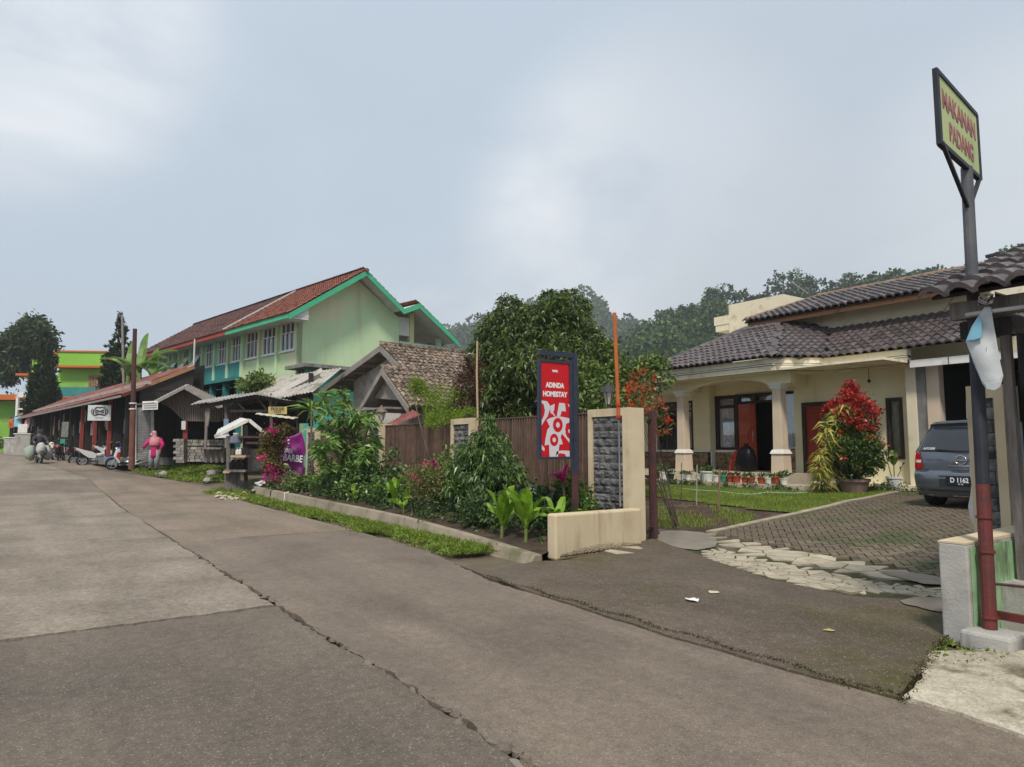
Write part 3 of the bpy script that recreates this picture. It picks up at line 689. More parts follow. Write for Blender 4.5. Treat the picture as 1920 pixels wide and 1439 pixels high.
# double door
df = MB().box(-13.8, -13.72, 18.15, 18.38, .82, 3.16).box(-12.48, -12.4, 18.15, 18.38, .82, 3.16).box(-13.72, -12.48, 18.15, 18.38, 3.08, 3.16).box(-13.72, -12.48, 18.15, 18.38, 2.86, 2.93).box(-13.13, -13.07, 18.16, 18.37, 2.93, 3.08).build('door_frame', m_['dark_frame'], H)
MB().box(-13.72, -12.48, 18.26, 18.266, 2.93, 3.08).build('transom_pane', m_['glass'], df)
def door_leaf(name, mat, wdt, hgt):
    b = MB().box(0, wdt, -.025, .025, 0, hgt)
    o = b.build(name, mat, H, world=False, bev=.004)
    for za, zb in ((.08, .5), (hgt - .62, hgt - .08)): MB().box(.05, wdt - .05, -.036, -.026, za, zb).build('panel', mat, o, world=False, bev=.005)
    ar = [Vector((wdt - .02 - .26 * math.sin(math.pi * k / 12), -.03, hgt * .5 - .32 * math.cos(math.pi * k / 12))) for k in range(13)]
    MB().tube(ar, .022, 6).build('carved_arc', mat, o, world=False, smooth=True)
    MB().tube([(.06, -.03, hgt * .5), (wdt - .28, -.03, hgt * .5)], .016, 6).build('carved_bar', mat, o, world=False)
    MB().tube([(wdt - .07, -.028, hgt * .5 - .2), (wdt - .07, -.075, hgt * .5 - .17), (wdt - .07, -.075, hgt * .5 + .17), (wdt - .07, -.028, hgt * .5 + .2)], .014, 8).build('handle', m_['steel'], o, world=False, smooth=True)
    return o
d1 = door_leaf('door', m_['door_wood'], .63, 2.0); d1.location = Vector((-13.72, 18.2, .85)) - offs(H)
d1b = door_leaf('door', m_['door_wood2'], .60, 2.0); d1b.location = Vector((-12.5, 18.25, .85)) - offs(H); d1b.rotation_euler = (0, 0, R(112))
# second door
df2 = MB().box(-11.14, -11.04, 17.53, 17.74, .68, 2.74).box(-10.28, -10.18, 17.53, 17.74, .68, 2.74).box(-11.04, -10.28, 17.53, 17.74, 2.64, 2.74).build('door_frame', m_['dark_frame'], H)
b = MB().box(-11.04, -10.28, 17.58, 17.63, .70, 2.64); d2 = b.build('door', m_['door_wood2'], H)
for (za, zb) in ((.82, 1.5), (1.62, 2.52)):
    for (xa, xb) in ((-10.98, -10.71), (-10.62, -10.35)): MB().box(xa, xb, 17.562, 17.58, za, zb).build('panel', m_['door_wood2'], d2, bev=.008)
MB().tube([(-10.33, 17.58, 1.62), (-10.33, 17.52, 1.62), (-10.42, 17.52, 1.62)], .012, 6).build('handle', m_['steel'], d2)
# pilaster, garage columns and opening
MB().box(-8.22, -7.98, 17.28, 17.62, .4, 3.5).build('pilaster', m_['cream_trim'], H, bev=.01)
MB().box(-7.98, -7.78, 17.3, 17.55, .4, 3.55).build('garage_column', m_['grey_post'], H)
MB().box(-7.78, -7.5, 17.36, 17.6, .4, 3.55).build('garage_column', m_['column_paint'], H)
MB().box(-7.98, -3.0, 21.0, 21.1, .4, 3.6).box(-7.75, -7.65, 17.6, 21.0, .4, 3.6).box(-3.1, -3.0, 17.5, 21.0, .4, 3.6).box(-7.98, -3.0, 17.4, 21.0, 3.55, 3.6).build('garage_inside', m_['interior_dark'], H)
for k in range(6): MB().box(-7.95 + .85 * k, -7.13 + .85 * k, 16.98, 17.03, 3.38, 3.55).build('fascia_board', m_['white_paint'], H)
# fascia with moulding
fz = MB()
fpts = [(-15.2, 19.0), (-15.2, 15.8), (-10.75, 15.8), (-9.95, 17.0), (-8.0, 17.0)]
def profile_run(b, pts, z0, z1, t):
    for (a, c) in zip(pts, pts[1:]):
        a, c = Vector((*a, 0)), Vector((*c, 0)); d = (c - a).normalized(); n = Vector((-d.y, d.x, 0)) * t
        b.hexa([a + Vector((0, 0, z0)), c + Vector((0, 0, z0)), c + n + Vector((0, 0, z0)), a + n + Vector((0, 0, z0)), a + Vector((0, 0, z1)), c + Vector((0, 0, z1)), c + n + Vector((0, 0, z1)), a + n + Vector((0, 0, z1))])
    return b
def oset(pts, d):
    return [(x - (d if i < 2 else 0) + (d if i > 3 else 0) * 0, y - (d if i > 0 else 0)) for i, (x, y) in enumerate(pts)]
fo_ = profile_run(MB(), fpts, 3.5, 3.63, .16).build('fascia', m_['cream_trim'], H)
profile_run(MB(), oset(fpts, -.025), 3.63, 3.69, .14).build('fascia_groove', m_['grey_post'], fo_)
profile_run(MB(), oset(fpts, .035), 3.645, 3.672, .16).build('fascia_moulding', m_['white_paint'], fo_)
profile_run(MB(), oset(fpts, .03), 3.69, 3.83, .2).build('fascia_cap', m_['cream_trim'], fo_)
MB().box(-18.4, -14.9, 15.3, 19, 3.28, 3.42).build('flat_canopy', m_['white_paint'], H)
# lower roof as a height field, then real tiles
def zroof(x, y):
    s = -x; l = min(y - 15.72, ((s - 10.75) * 1.2 + (y - 15.72) * .8) / 1.442, 1.38 * (15.3 - s), 2.55); r = min(y - 16.92, 1.38 * (15.3 - s))
    return 3.86 + .5 * max(l, r, -.2), l, r
rb = MB(); gx = [-15.35 + .3 * k for k in range(42)]; gy = [15.72 + .2 * k for k in range(18)]
rb.v = [(x, y, zroof(x, y)[0] - .02) for y in gy for x in gx]; k_ = len(gx)
rb.f = [(j * k_ + i, j * k_ + i + 1, (j + 1) * k_ + i + 1, (j + 1) * k_ + i) for j in range(len(gy) - 1) for i in range(k_ - 1) if max(zroof(gx[i] + .15, gy[j] + .1)[1:]) > -.02]
rf = rb.build('lower_roof', m_['roof_under'], H)
ey = Vector((0, 1, .5)).normalized()
tl = lay_tiles((-15.3, 15.66, 3.84), (1, 0, 0), ey, 5.3, 4.2, lambda p: zroof(p.x, p.y)[1] >= zroof(p.x, p.y)[2] and abs((p.y - 15.72) - zroof(p.x, p.y)[1]) < 1e-3 and p.y < 19.0)
tl += lay_tiles((-15.3, 16.86, 3.84), (1, 0, 0), ey, 11.8, 2.36, lambda p: zroof(p.x, p.y)[2] > zroof(p.x, p.y)[1] and 1.38 * (15.3 + p.x) > p.y - 16.92)
exb = Vector((.555, .832, 0)); eyb = Vector((-.832, .555, .5)).normalized()
tl += lay_tiles((-11.86, 14.06, 3.85), exb, eyb, 6.5, 3.3, lambda p: zroof(p.x, p.y)[1] >= zroof(p.x, p.y)[2] and p.y > 15.7 and abs(((-p.x - 10.75) * 1.2 + (p.y - 15.72) * .8) / 1.442 - zroof(p.x, p.y)[1]) < 1e-3)
TP = tile_proto()
tile_parts(H, tl, TP, m_['roof_tile'], rf)
# hip ridge caps
def ridge_caps(p0, p1, mat, par, r=.09, n=None, name='ridge_cap'):
    p0, p1 = Vector(p0), Vector(p1); L = (p1 - p0).length; n = n or max(2, int(L / .36))
    for k in range(n):
        a, c = p0.lerp(p1, k / n), p0.lerp(p1, (k + 1.06) / n); MB().tube([a, c], [r, r * .82], 8).build(name, mat, par, smooth=False)
M('ridge_clay', (.21, .13, .09), (.29, .19, .13), 5, .85, .004, 40, obj=.15)
ridge_caps((-15.3, 15.72, 3.92), (-13.45, 18.27, 5.2), m_['roof_tile'], rf, .08)
ridge_caps((-13.45, 18.27, 5.2), (-12.2, 18.27, 5.2), m_['grey_post'], rf, .08)
# upper storey band
MB().box(-13.15, -6.9, 19.0, 19.15, 4.2, 5.7).box(-13.15, -13.0, 19.15, 21.5, 4.2, 5.6).build('upper_wall', m_['cream_trim'], H)
MB().box(-13.3, -7.0, 18.93, 19.0, 4.86, 4.93).build('flashing', m_['ridge_clay'], H)
uf = MB().box(-13.35, -6.95, 18.30, 18.36, 5.24, 5.40).build('upper_fascia', m_['brown_wood'], H)
MB().box(-13.35, -13.28, 18.36, 20.7, 5.24, 5.42).build('barge_board', m_['brown_wood'], uf)
ur = MB().hexa([(-13.4, 18.22, 5.36), (-6.95, 18.22, 5.36), (-6.95, 20.7, 6.27), (-13.4, 20.7, 6.27), (-13.4, 18.22, 5.41), (-6.95, 18.22, 5.41), (-6.95, 20.7, 6.32), (-13.4, 20.7, 6.32)])
ur.hexa([(-13.4, 20.7, 6.27), (-6.95, 20.7, 6.27), (-6.95, 23.2, 5.36), (-13.4, 23.2, 5.36), (-13.4, 20.7, 6.32), (-6.95, 20.7, 6.32), (-6.95, 23.2, 5.41), (-13.4, 23.2, 5.41)])
uro = ur.build('upper_roof', m_['roof_under'], H)
eu = Vector((0, 2.48, .91)).normalized()
tu = lay_tiles((-13.4, 18.16, 5.40), (1, 0, 0), eu, 6.3, 2.6, lambda p: p.y < 20.68 and (p.y - 18.2) < (p.x + 13.4) * 1.9 + .6)
tile_parts(H, tu, TP, m_['roof_tile'], uro)
ridge_caps((-12.4, 20.7, 6.36), (-6.95, 20.7, 6.36), m_['ridge_clay'], uro, .1)
ridge_caps((-13.4, 18.3, 5.5), (-12.4, 20.7, 6.36), m_['ridge_clay'], uro, .08)
MB().extr([(-6.99, 18.4, 5.3), (-6.99, 20.7, 6.2), (-6.99, 23.0, 5.3)], (.08, 0, 0)).build('gable_end', m_['cream_trim'], H)
MB().box(-15.35, -13.2, 20.0, 22.0, 4.4, 6.5).build('water_tower', m_['cream_trim'], H)
MB().box(-16.0, -15.35, 20.0, 22.0, 5.85, 6.15).box(-15.95, -15.38, 20.02, 21.9, 5.62, 5.85).build('tower_slab', m_['cream_trim'], H)
MB().tube([DP(1484, 529, 24), DP(1516, 551, 23)], .018, 5).build('antenna_rod', m_['grey_post'], H)
for (u, v) in ((1508, 545), (1498, 538)): MB().tube([DP(u - 3, v + 5, 23.4), DP(u + 3, v - 4, 23.4)], .01, 4).build('antenna_cross', m_['grey_post'], H)
# floodlight bracket on the roof right, ceiling bulbs
MB().tube([(-11.5, 17.2, 3.5), (-11.5, 17.2, 3.44)], .03, 8).ball((-11.5, 17.2, 3.40), .05).build('ceiling_bulb', m_['black_metal'], H)
MB().tube([(-9.1, 17.3, 3.5), (-9.1, 17.3, 3.2)], .008, 5).ball((-9.1, 17.3, 3.17), .045).build('hanging_lamp', m_['black_metal'], H)
sl = thing('roof_lamp', 'small black floodlight on a stub pole above the roof ridge', 'lamp', DP(1850, 505, 16.5))
MB().tube([DP(1848, 505, 16.5), DP(1848, 488, 16.5)], .03, 6).build('stub_pole', m_['grey_post'], sl)
MB().bar(DP(1848, 482, 16.5), DP(1876, 475, 16.3), .12, .06).build('lamp_head', m_['black_metal'], sl)

# ================================================================ porch furniture and pots
M('pot_red', (.33, .05, .02), (.38, .07, .03), 6, .55); M('pot_white', (.72, .71, .68), (.62, .60, .56), 5, .6); M('pot_black', (.02, .02, .02), None, rough=.5)
M('pot_green', (.05, .25, .18), None, rough=.5); M('pot_pink', (.34, .22, .20), (.28, .18, .16), 5, .7); M('red_plastic', (.55, .01, .01), None, rough=.4); M('black_plastic', (.005, .005, .006), None, rough=.35, spec=.15)
L_pot = LEAF('pot_leaf', [(.03, .07, .015), (.07, .14, .03), (.13, .18, .05)], .5, .25)
L_pot2 = LEAF('pot_leaf_purple', [(.05, .04, .03), (.10, .12, .05), (.14, .06, .05)], .5, .2)
potc = dict(b=('pot_black', 'black'), w=('pot_white', 'white'), g=('pot_green', 'green'), r=('pot_red', 'terracotta red'))
POTS = [(1230, 'b', .13, 'leafy'), (1247, 'w', .13, 'tall snake leaves'), (1258, 'b', .11, 'short'), (1282, 'w', .10, 'short'), (1291, 'w', .10, 'dark'), (1312, 'w', .12, 'aloe'), (1327, 'w', .19, 'bushy'), (1345, 'w', .12, 'short'), (1358, 'g', .11, 'tufted'), (1370, 'r', .11, 'dark red'), (1381, 'r', .12, 'dark red'), (1397, 'r', .10, 'small'), (1409, 'r', .10, 'small'), (1428, 'r', .11, 'small'), (1442, 'w', .11, 'drooping'), (1457, 'r', .13, 'small'), (1470, 'w', .11, 'spiky')]
words = ['leftmost', 'second', 'third', 'fourth', 'fifth', 'sixth', 'seventh', 'eighth', 'ninth', 'tenth', 'eleventh', 'twelfth', 'thirteenth', 'fourteenth', 'fifteenth', 'sixteenth', 'rightmost']
for k, (u, c, r, pl) in enumerate(POTS):
    p = PQ(u, 900, 15.42); p.z = .588
    t = thing('potted_plant', '%s pot with %s plant, %s in the row on the porch step' % (potc[c][1], pl, words[k]), 'potted plant', p, 0, 'pots on the porch step')
    MB().lathe([(r * .72, 0), (r * .95, r * 1.25), (r * 1.05, r * 1.27), (r * 1.05, r * 1.45), (r * .92, r * 1.45), (r * .9, r * 1.3), (.01, r * 1.28)], n=12).build('pot', m_[potc[c][0]], t, world=False, smooth=False)
    n = dict(leafy=60, bushy=70).get(pl, 26); hL = {'tall snake leaves': .36, 'aloe': .26, 'bushy': .2, 'leafy': .3, 'spiky': .28}.get(pl, .17)
    C = np.c_[rng.normal(0, r * .4, (n, 2)), np.full(n, r * 1.3)]; C[:, 2] += rng.random(n) * hL * .4
    Dd = np.c_[rng.normal(0, .6, (n, 2)), rng.uniform(.5, 1.2, n)]
    put('foliage', mesh_np('foliage', leaf_quads(C, Dd, hL * rng.uniform(.6, 1.1, n), .045 if pl not in ('bushy', 'leafy') else .07, droop=.3), L_pot2 if 'dark' in pl else L_pot), t)
bagc = PQ(1400, 880, 16.9); bagc.z = .82
bg_ = MB(); prof = [(.05, 0), (.24, .03), (.30, .2), (.29, .42), (.22, .62), (.10, .72), (.05, .74), (.09, .8)]
bg_.lathe(prof, (0, 0, 0), 18)
bg_.v = [(x * (1 + .12 * math.sin(5 * math.atan2(y, x) + z * 6) + random.uniform(-.03, .03)), y * .8 * (1 + .10 * math.sin(7 * math.atan2(y, x) + z * 3)), z) for x, y, z in bg_.v]
bg_.v = [(x + bagc.x, y + bagc.y, z + bagc.z) for x, y, z in bg_.v]; tag(bg_.build('rubbish_bag', m_['black_plastic'], smooth=True), 'shiny black plastic bag leaning by the open red door', 'bag')
cp = PQ(1381, 870, 17.1); cp.z = .82
ch = thing('plastic_chair', 'small red plastic chair on the porch beside the black bag', 'chair', cp, R(20)); ch.scale = (.75, .75, .75)
MB().box(-.19, .19, -.19, .19, .40, .43).build('seat', m_['red_plastic'], ch, world=False, bev=.02)
MB().hexa([(-.19, .17, .43), (.19, .17, .43), (.19, .2, .43), (-.19, .2, .43), (-.17, .23, .78), (.17, .23, .78), (.17, .26, .78), (-.17, .26, .78)]).build('backrest', m_['red_plastic'], ch, world=False, bev=.01)
for sx in (-1, 1):
    for sy in (-1, 1): MB().bar((sx * .17, sy * .17, .4), (sx * .2, sy * .2, 0), .035).build('leg', m_['red_plastic'], ch, world=False)
rk = thing('shoe_rack', 'white framed rack with dark shelves against the porch wall', 'rack', (-11.6, 17.92, .82))
fr = MB()
for x in (-12.02, -11.66, -11.45): fr.box(x - .03, x + .03, 17.7, 17.74, .82, 1.5).box(x - .03, x + .03, 18.08, 18.12, .82, 1.5)
fr.build('post', m_['white_paint'], rk)
for z in (.84, 1.05, 1.27, 1.48): MB().box(-12.02, -11.45, 17.74, 18.08, z, z + .03).build('shelf', m_['white_paint'], rk)
MB().box(-11.64, -11.47, 17.72, 17.735, .9, 1.45).build('lattice_panel', m_['stone_clad'], rk)
for k, z in enumerate((.87, 1.08, 1.30)):
    for i in range(2): MB().ball((-11.92 + .16 * i, 17.9, z + .05), (.06, .12, .05), 8, 5).build('shoe', m_['black_plastic'], rk)
hose = [PG(u, v) + Vector((0, 0, .03)) for u, v in ((1262, 917), (1310, 922), (1350, 924), (1385, 929), (1410, 930), (1440, 926), (1490, 928), (1540, 924))]
M('hose_mint', (.35, .55, .48)); tag(MB().tube(hose, .014, 6).build('garden_hose', m_['hose_mint'], smooth=True), 'pale mint garden hose lying across the lawn', 'hose')
for (u, v0, v1, lab, r) in ((1277, 940, 868, 'thin dark garden stake nearest the gate', .008), (1306, 950, 872, 'pale garden stake between two others', .012), (1348, 957, 880, 'brown wooden stake with tufted yellow plant behind', .02)):
    a = PG(u, v0); d_ = (a - CAM).dot(_F); c = DP(u + 1, v1, d_)
    tag(MB().tube([a, c], r, 6).build('garden_stake', M('stake%d' % u, (.22, .15, .09) if r > .015 else (.35, .33, .3) if r > .01 else (.06, .06, .06))), lab + ' on the bare soil', 'stake', 'stakes in the front garden')

# ================================================================ car
M('car_grey', (.13, .15, .18), (.11, .13, .155), 3, .25, metal=.5, coat=.8, spec=.5); M('tail_red', (.45, .006, .008), None, rough=.12, coat=.6); M('tail_clear', (.75, .68, .62), None, rough=.15, coat=.6); M('tail_amber', (.7, .2, .02), None, rough=.15, coat=.6)
M('tyre', (.014, .014, .014), None, rough=.8); M('plate_black', (.012, .016, .03), None, rough=.4); M('letter_white', (.8, .8, .8), None, rough=.5); M('chrome', (.7, .7, .72), None, rough=.15, metal=1); M('plastic_dark', (.025, .025, .028), None, rough=.55)
car = thing('parked_car', 'dark grey hatchback parked nose-in on the paved drive, rear towards the road', 'car', (-5.52, 13.35, .43), R(-1.5))
rows = [  # (y at rear centre, z, half width, corner pull)
    (.10, .20, .70, .10), (.03, .27, .78, .12), (0, .40, .815, .13), (.0, .55, .83, .13), (.03, .63, .835, .13), (.085, .665, .835, .10), (.095, .80, .83, .09), (.11, .93, .82, .09), (.135, 1.00, .805, .09), (.22, 1.17, .75, .09), (.31, 1.34, .69, .09), (.38, 1.455, .64, .08), (.33, 1.50, .62, .07), (.45, 1.545, .60, .06), (.8, 1.575, .585, .03), (1.6, 1.59, .585, .0), (2.3, 1.56, .58, 0), (2.65, 1.50, .585, 0), (3.35, 1.06, .70, .02), (3.95, .95, .72, -.05), (4.18, .75, .76, -.12), (4.22, .5, .78, -.12), (4.15, .22, .74, -.1)]
tt = [-1, -.94, -.8, -.5, 0, .5, .8, .94, 1]
b = MB()
for (y, z, hw, cp_) in rows:
    for t in tt: b.v.append((hw * t, y + cp_ * abs(t) ** 5, z + (.018 * (1 - t * t) if z > 1.4 else 0)))
k9 = len(tt)
for j in range(len(rows) - 1):
    for i in range(k9 - 1): a = j * k9 + i; b.f.append((a, a + 1, a + k9 + 1, a + k9))
# sides: fan of quads between rear outline, roof outline and sill
for sgn, idx in ((-1, 0), (1, k9 - 1)):
    top = [b.v[j * k9 + idx] for j in range(9, len(rows) - 4)]; belt = []; sill = []
    lower_r = [b.v[j * k9 + idx] for j in range(0, 10)]
    st_ = [(.24, 1.0), (.8, 1.0), (1.6, 1.0), (2.4, .99), (3.3, .98)]
    B = [(sgn * .835, y, z) for y, z in st_]; Sx = [(sgn * .80, y, .22) for y, z in st_]; Mx = [(sgn * .85, y, .6) for y, z in st_]
    Tt = [(sgn * .64, .45, 1.47), (sgn * .62, .85, 1.52), (sgn * .61, 1.6, 1.54), (sgn * .61, 2.4, 1.50), (sgn * .72, 3.3, 1.05)]
    for A, C_ in ((Sx, Mx), (Mx, B), (B, Tt)):
        for i in range(4): b.face(A[i], A[i + 1], C_[i + 1], C_[i])
    for i in range(0, 8): b.face(lower_r[i], lower_r[i + 1], (sgn * .835, .26, lower_r[i + 1][2]), (sgn * .835, .26, lower_r[i][2]))
    Fr = [(sgn * .76, 4.1, .25), (sgn * .78, 4.1, .55), (sgn * .74, 4.0, .9)]
    b.face(Sx[4], Fr[0], Fr[1], Mx[4]); b.face(Mx[4], Fr[1], Fr[2], B[4])
body = b.build('body', m_['car_grey'], car, world=False, smooth=True)
body.modifiers.new('es', 'EDGE_SPLIT').split_angle = R(40)
def rear_pt(t, z, out=.0):
    for (a, c) in zip(rows[:13], rows[1:13]):
        if a[1] <= z <= c[1]:
            f_ = (z - a[1]) / (c[1] - a[1]); y = a[0] + (c[0] - a[0]) * f_; hw = a[2] + (c[2] - a[2]) * f_; cp_ = a[3] + (c[3] - a[3]) * f_
            return (hw * t, y + cp_ * abs(t) ** 5 - out, z)
def rear_patch(name, mat, ts, zs, out, par=car, tf=None, **k):
    b = MB(); n = len(ts)
    for z in zs:
        for t in ts:
            t2 = tf(t, z) if tf else t; b.v.append(rear_pt(t2, z, out))
    for j in range(len(zs) - 1):
        for i in range(n - 1): a = j * n + i; b.f.append((a, a + 1, a + n + 1, a + n))
    m0 = len(b.v); b.v += [(x, y + .03, z) for x, y, z in b.v]; b.f += [tuple(q + m0 for q in f_) for f_ in b.f]
    return b.build(name, mat, par, world=False, smooth=True, **k)
sp9 = [-.93, -.8, -.5, 0, .5, .8, .93]
gls = rear_patch('rear_window', m_['dark_glass'], sp9, [1.02, 1.1, 1.17, 1.25, 1.34, 1.40, 1.44], .008)
rear_patch('window_rubber', m_['plastic_dark'], [-.96, -.8, -.5, 0, .5, .8, .96], [.995, 1.1, 1.17, 1.25, 1.34, 1.42, 1.455], .003)
rear_patch('spoiler', m_['car_grey'], [-.98, -.6, 0, .6, .98], [1.455, 1.475, 1.495], .05)
for sg in (-1, 1):
    tl_ = rear_patch('tail_light', m_['tail_red'], [sg * q for q in (.80, .88, .95, 1.0)], [.69, .76, .84, .93, .985], .012, tf=lambda t, z: t if abs(t) > .85 else math.copysign(.80 + .10 * max(0, (z - .80) / .18), t))
    rear_patch('lamp_lens', m_['tail_clear'], [sg * q for q in (.83, .9, .95)], [.80, .85], .018, tl_)
    rear_patch('indicator_lens', m_['tail_amber'], [sg * q for q in (.955, .98, 1.0)], [.80, .86], .018, tl_)
    rear_patch('lamp_divider', m_['chrome'], [sg * q for q in (.81, .9, .99)], [.862, .868], .017, tl_)
for z in (.64, .215): rear_patch('bumper_line', m_['chrome'] if z < .3 else m_['plastic_dark'], [-.97, -.8, 0, .8, .97], [z, z + .018], .008)
rear_patch('bumper_step', m_['plastic_dark'], [-.9, -.5, 0, .5, .9], [.30, .33], .01)
rear_patch('plate_recess', m_['plastic_dark'], [-.42, 0, .42], [.40, .58], .006)
pl_ = rear_patch('number_plate', m_['plate_black'], [-.27, 0, .27], [.42, .56], .02)
tm = text_mesh('D 1162', .115, m_['letter_white'], .001, .003, sx=.86)
o = put('plate_number', tm, pl_, (0, -.024, .502), (R(90), 0, 0)); o = put('plate_date', text_mesh('02 28', .035, m_['letter_white'], .001), pl_, (.02, -.024, .437), (R(90), 0, 0))
rear_patch('hatch_seam', m_['plastic_dark'], [-.78, 0, .78], [.667, .677], .006)
rear_patch('hatch_trim', m_['chrome'], [-.25, 0, .25], [.745, .762], .012)
wi = MB().bar((-.42, .13, 1.035), (.12, .10, 1.0), .02, .02).build('wiper', m_['plastic_dark'], car, world=False)
ring = [(.095 * math.cos(6.283 * k / 20), .075, .855 + .075 * math.sin(6.283 * k / 20)) for k in range(21)]
em = MB().tube(ring, .009, 6).build('emblem', m_['chrome'], car, world=False, smooth=True); MB().box(-.11, .11, .058, .078, .842, .868).build('emblem_bar', m_['chrome'], em, world=False)
put('badge_lettering', text_mesh('GRAND LIVINA', .045, m_['chrome'], .001), car, (-.45, .082, .855), (R(90), 0, 0))
put('window_sticker', text_mesh('AUTO2000', .06, m_['letter_white'], .001, sx=.7), car, (-.55, .15, 1.055), (R(62), 0, 0))
for (x, y) in ((-.70, .62), (.70, .62), (-.70, 3.25), (.70, 3.25)):
    wh = MB().lathe([(.2, -.1), (.285, -.1), (.305, -.07), (.305, .07), (.285, .1), (.2, .1)], (x, y, .305), 24, 'x', cap=False).build('wheel', m_['tyre'], car, world=False, smooth=False)
    MB().lathe([(.02, -.085), (.2, -.09), (.2, .09), (.02, .085)], (x, y, .305), 16, 'x').build('rim', m_['chrome'], wh, world=False)
MB().box(-.7, .7, .2, 4.0, .18, .3).build('underbody', m_['plastic_dark'], car, world=False)
MB().tube([(.45, .06, .2), (.45, .3, .2)], .03, 8).build('exhaust', m_['chrome'], car, world=False)
# white tarpaulin edge hanging by the right gate pillar
M('tarp', (.72, .72, .72), (.6, .6, .6), 5, .6)
tp = MB(); n = 16
for k in range(n):
    z0, z1 = .2 + 1.85 * k / n, .2 + 1.85 * (k + 1) / n; f_ = lambda z: -3.24 + .03 * math.sin(z * 5) + .02 * math.sin(z * 13)
    tp.face((f_(z0), 8.1, z0), (f_(z1), 8.1, z1), (f_(z1) + .03, 8.9, z1), (f_(z0) + .03, 8.9, z0)); tp.face((f_(z0), 8.1, z0), (f_(z1), 8.1, z1), (-3.175, 8.12, z1), (-3.175, 8.12, z0))
tag(tp.build('folded_tarpaulin', m_['tarp'], smooth=True), 'white wrinkled sheet hanging on the inner side of the right gate pillar', 'tarpaulin')
# ================================================================ gate pillars, slatted fence, planter
M('fence_brown', (.105, .062, .045), (.15, .095, .07), 6, .55, .002, 60, obj=.25, streak=((.20, .15, .11), 9, .6, .75))
M('dark_stone', (.10, .10, .105), (.19, .185, .18), 8, .85, .012, 45, obj=.35, stain=((.05, .05, .05), 5, .52, .64))
M('cream_pillar', (.60, .49, .32), (.66, .55, .38), 2, .85, .003, 50, stain=((.48, .38, .25), 1.6, .52, .7), streak=((.40, .32, .21), 5, .62, .8))
M('old_brick', (.22, .12, .065), (.32, .20, .11), 5, .9, .01, 40, obj=.3, stain=((.10, .08, .05), 3, .52, .65))
M('rust_metal', (.10, .035, .03), (.05, .03, .035), 5, .6, .003, 60)
M('bamboo', (.52, .38, .22), (.42, .29, .16), 5, .6)
M('orange_paint', (.50, .14, .03), (.42, .10, .02), 4, .5)
M('flag_red', (.48, .03, .02), None, rough=.5)
stone_me = []
for k in range(6):
    b = MB(); b.hexa([(-.5, 0, -.5), (.5, 0, -.5), (.5, 1, -.5), (-.5, 1, -.5), (-.5, 0, .5), (.5, 0, .5), (.5, 1, .5), (-.5, 1, .5)])
    b = MB(); n = 5; V = {}
    for j in range(n):
        for i in range(n):
            e = min(i, j, n - 1 - i, n - 1 - j); V[i, j] = len(b.v)
            b.v.append((-.5 + i / (n - 1), (0.75 + random.uniform(-.25, .1)) if e == 0 else random.uniform(-.45, .35), -.5 + j / (n - 1)))
    for j in range(n - 1):
        for i in range(n - 1): b.f.append((V[i, j], V[i + 1, j], V[i + 1, j + 1], V[i, j + 1]))
    rim = [V[i, 0] for i in range(n)] + [V[n - 1, j] for j in range(1, n)] + [V[i, n - 1] for i in range(n - 2, -1, -1)] + [V[0, j] for j in range(n - 2, 0, -1)]
    base_i = len(b.v)
    for q in rim: x, y, z = b.v[q]; b.v.append((x, 2.2, z))
    for a in range(len(rim)): b.f.append((rim[a], rim[(a + 1) % len(rim)], base_i + (a + 1) % len(rim), base_i + a))
    stone_me.append(b.mesh('facing_stone', m_['dark_stone']))
def pillar(x0, x1, y0, y1, z0, z1, label, fr=.10, inner=True):
    t = thing('gate_pillar' if inner else 'fence_pillar', label, 'pillar', ((x0 + x1) / 2, (y0 + y1) / 2, z0), 0, 'cream pillars with stone insets')
    fl_ = .14
    b = MB().box(x0, x1, y0 + .05, y1, z0, z1); b.box(x0, x0 + fr, y0, y0 + .05, z0, z1).box(x1 - fr * 1.25, x1, y0, y0 + .05, z0, z1).box(x0 + fr, x1 - fr * 1.25, y0, y0 + .05, z1 - .13, z1).box(x0 + fr, x1 - fr * 1.25, y0, y0 + .05, z0, z0 + .35)
    b.build('frame', m_['cream_pillar'], t)
    z = z0 + .35; k = 0; bk_ = MB().box(x0 + fr, x1 - fr * 1.25, y0 + .045, y0 + .049, z0 + .35, z1 - .13).build('inset_back', m_['joint_dark'], t)
    while z < z1 - .14:
        hh = min(.13, z1 - .13 - z); x = x0 + fr; x_end = x1 - fr * 1.25; k += 1; first = True
        while x < x_end - .01:
            l = min(.26 if not (first and k % 2) else .14, x_end - x); first = False
            put('facing_stone', random.choice(stone_me), t, Vector((x + l / 2, y0 + .018, z + hh / 2)) - offs(t), None, (l - .008, .024, hh - .008)); x += l
        z += hh
    return t
pillar(-9.05, -8.08, 7.9, 8.27, 0, 2.15, 'cream gate pillar with dark stone inset beside the low wall and rusty gate')
pillar(-13.77, -12.86, 7.9, 8.25, .1, 2.15, 'cream fence pillar with stone inset partly hidden by the dense round shrub', inner=False)
pillar(-18.5, -17.62, 7.9, 8.25, .1, 2.15, 'cream fence pillar with stone inset beside the tall frangipani shrub', inner=False)
pillar(-23.72, -22.75, 7.9, 8.25, .1, 2.15, 'end fence pillar with dark stone inset right next to the purple banner', inner=False)
FN = thing('slatted_fence', 'brown vertical slat fence on a brick plinth between cream pillars', 'fence', (-15.5, 8.05, 0))
slat_me = MB().box(-.016, .016, -.02, .02, 0, 1).mesh('slat', m_['fence_brown'])
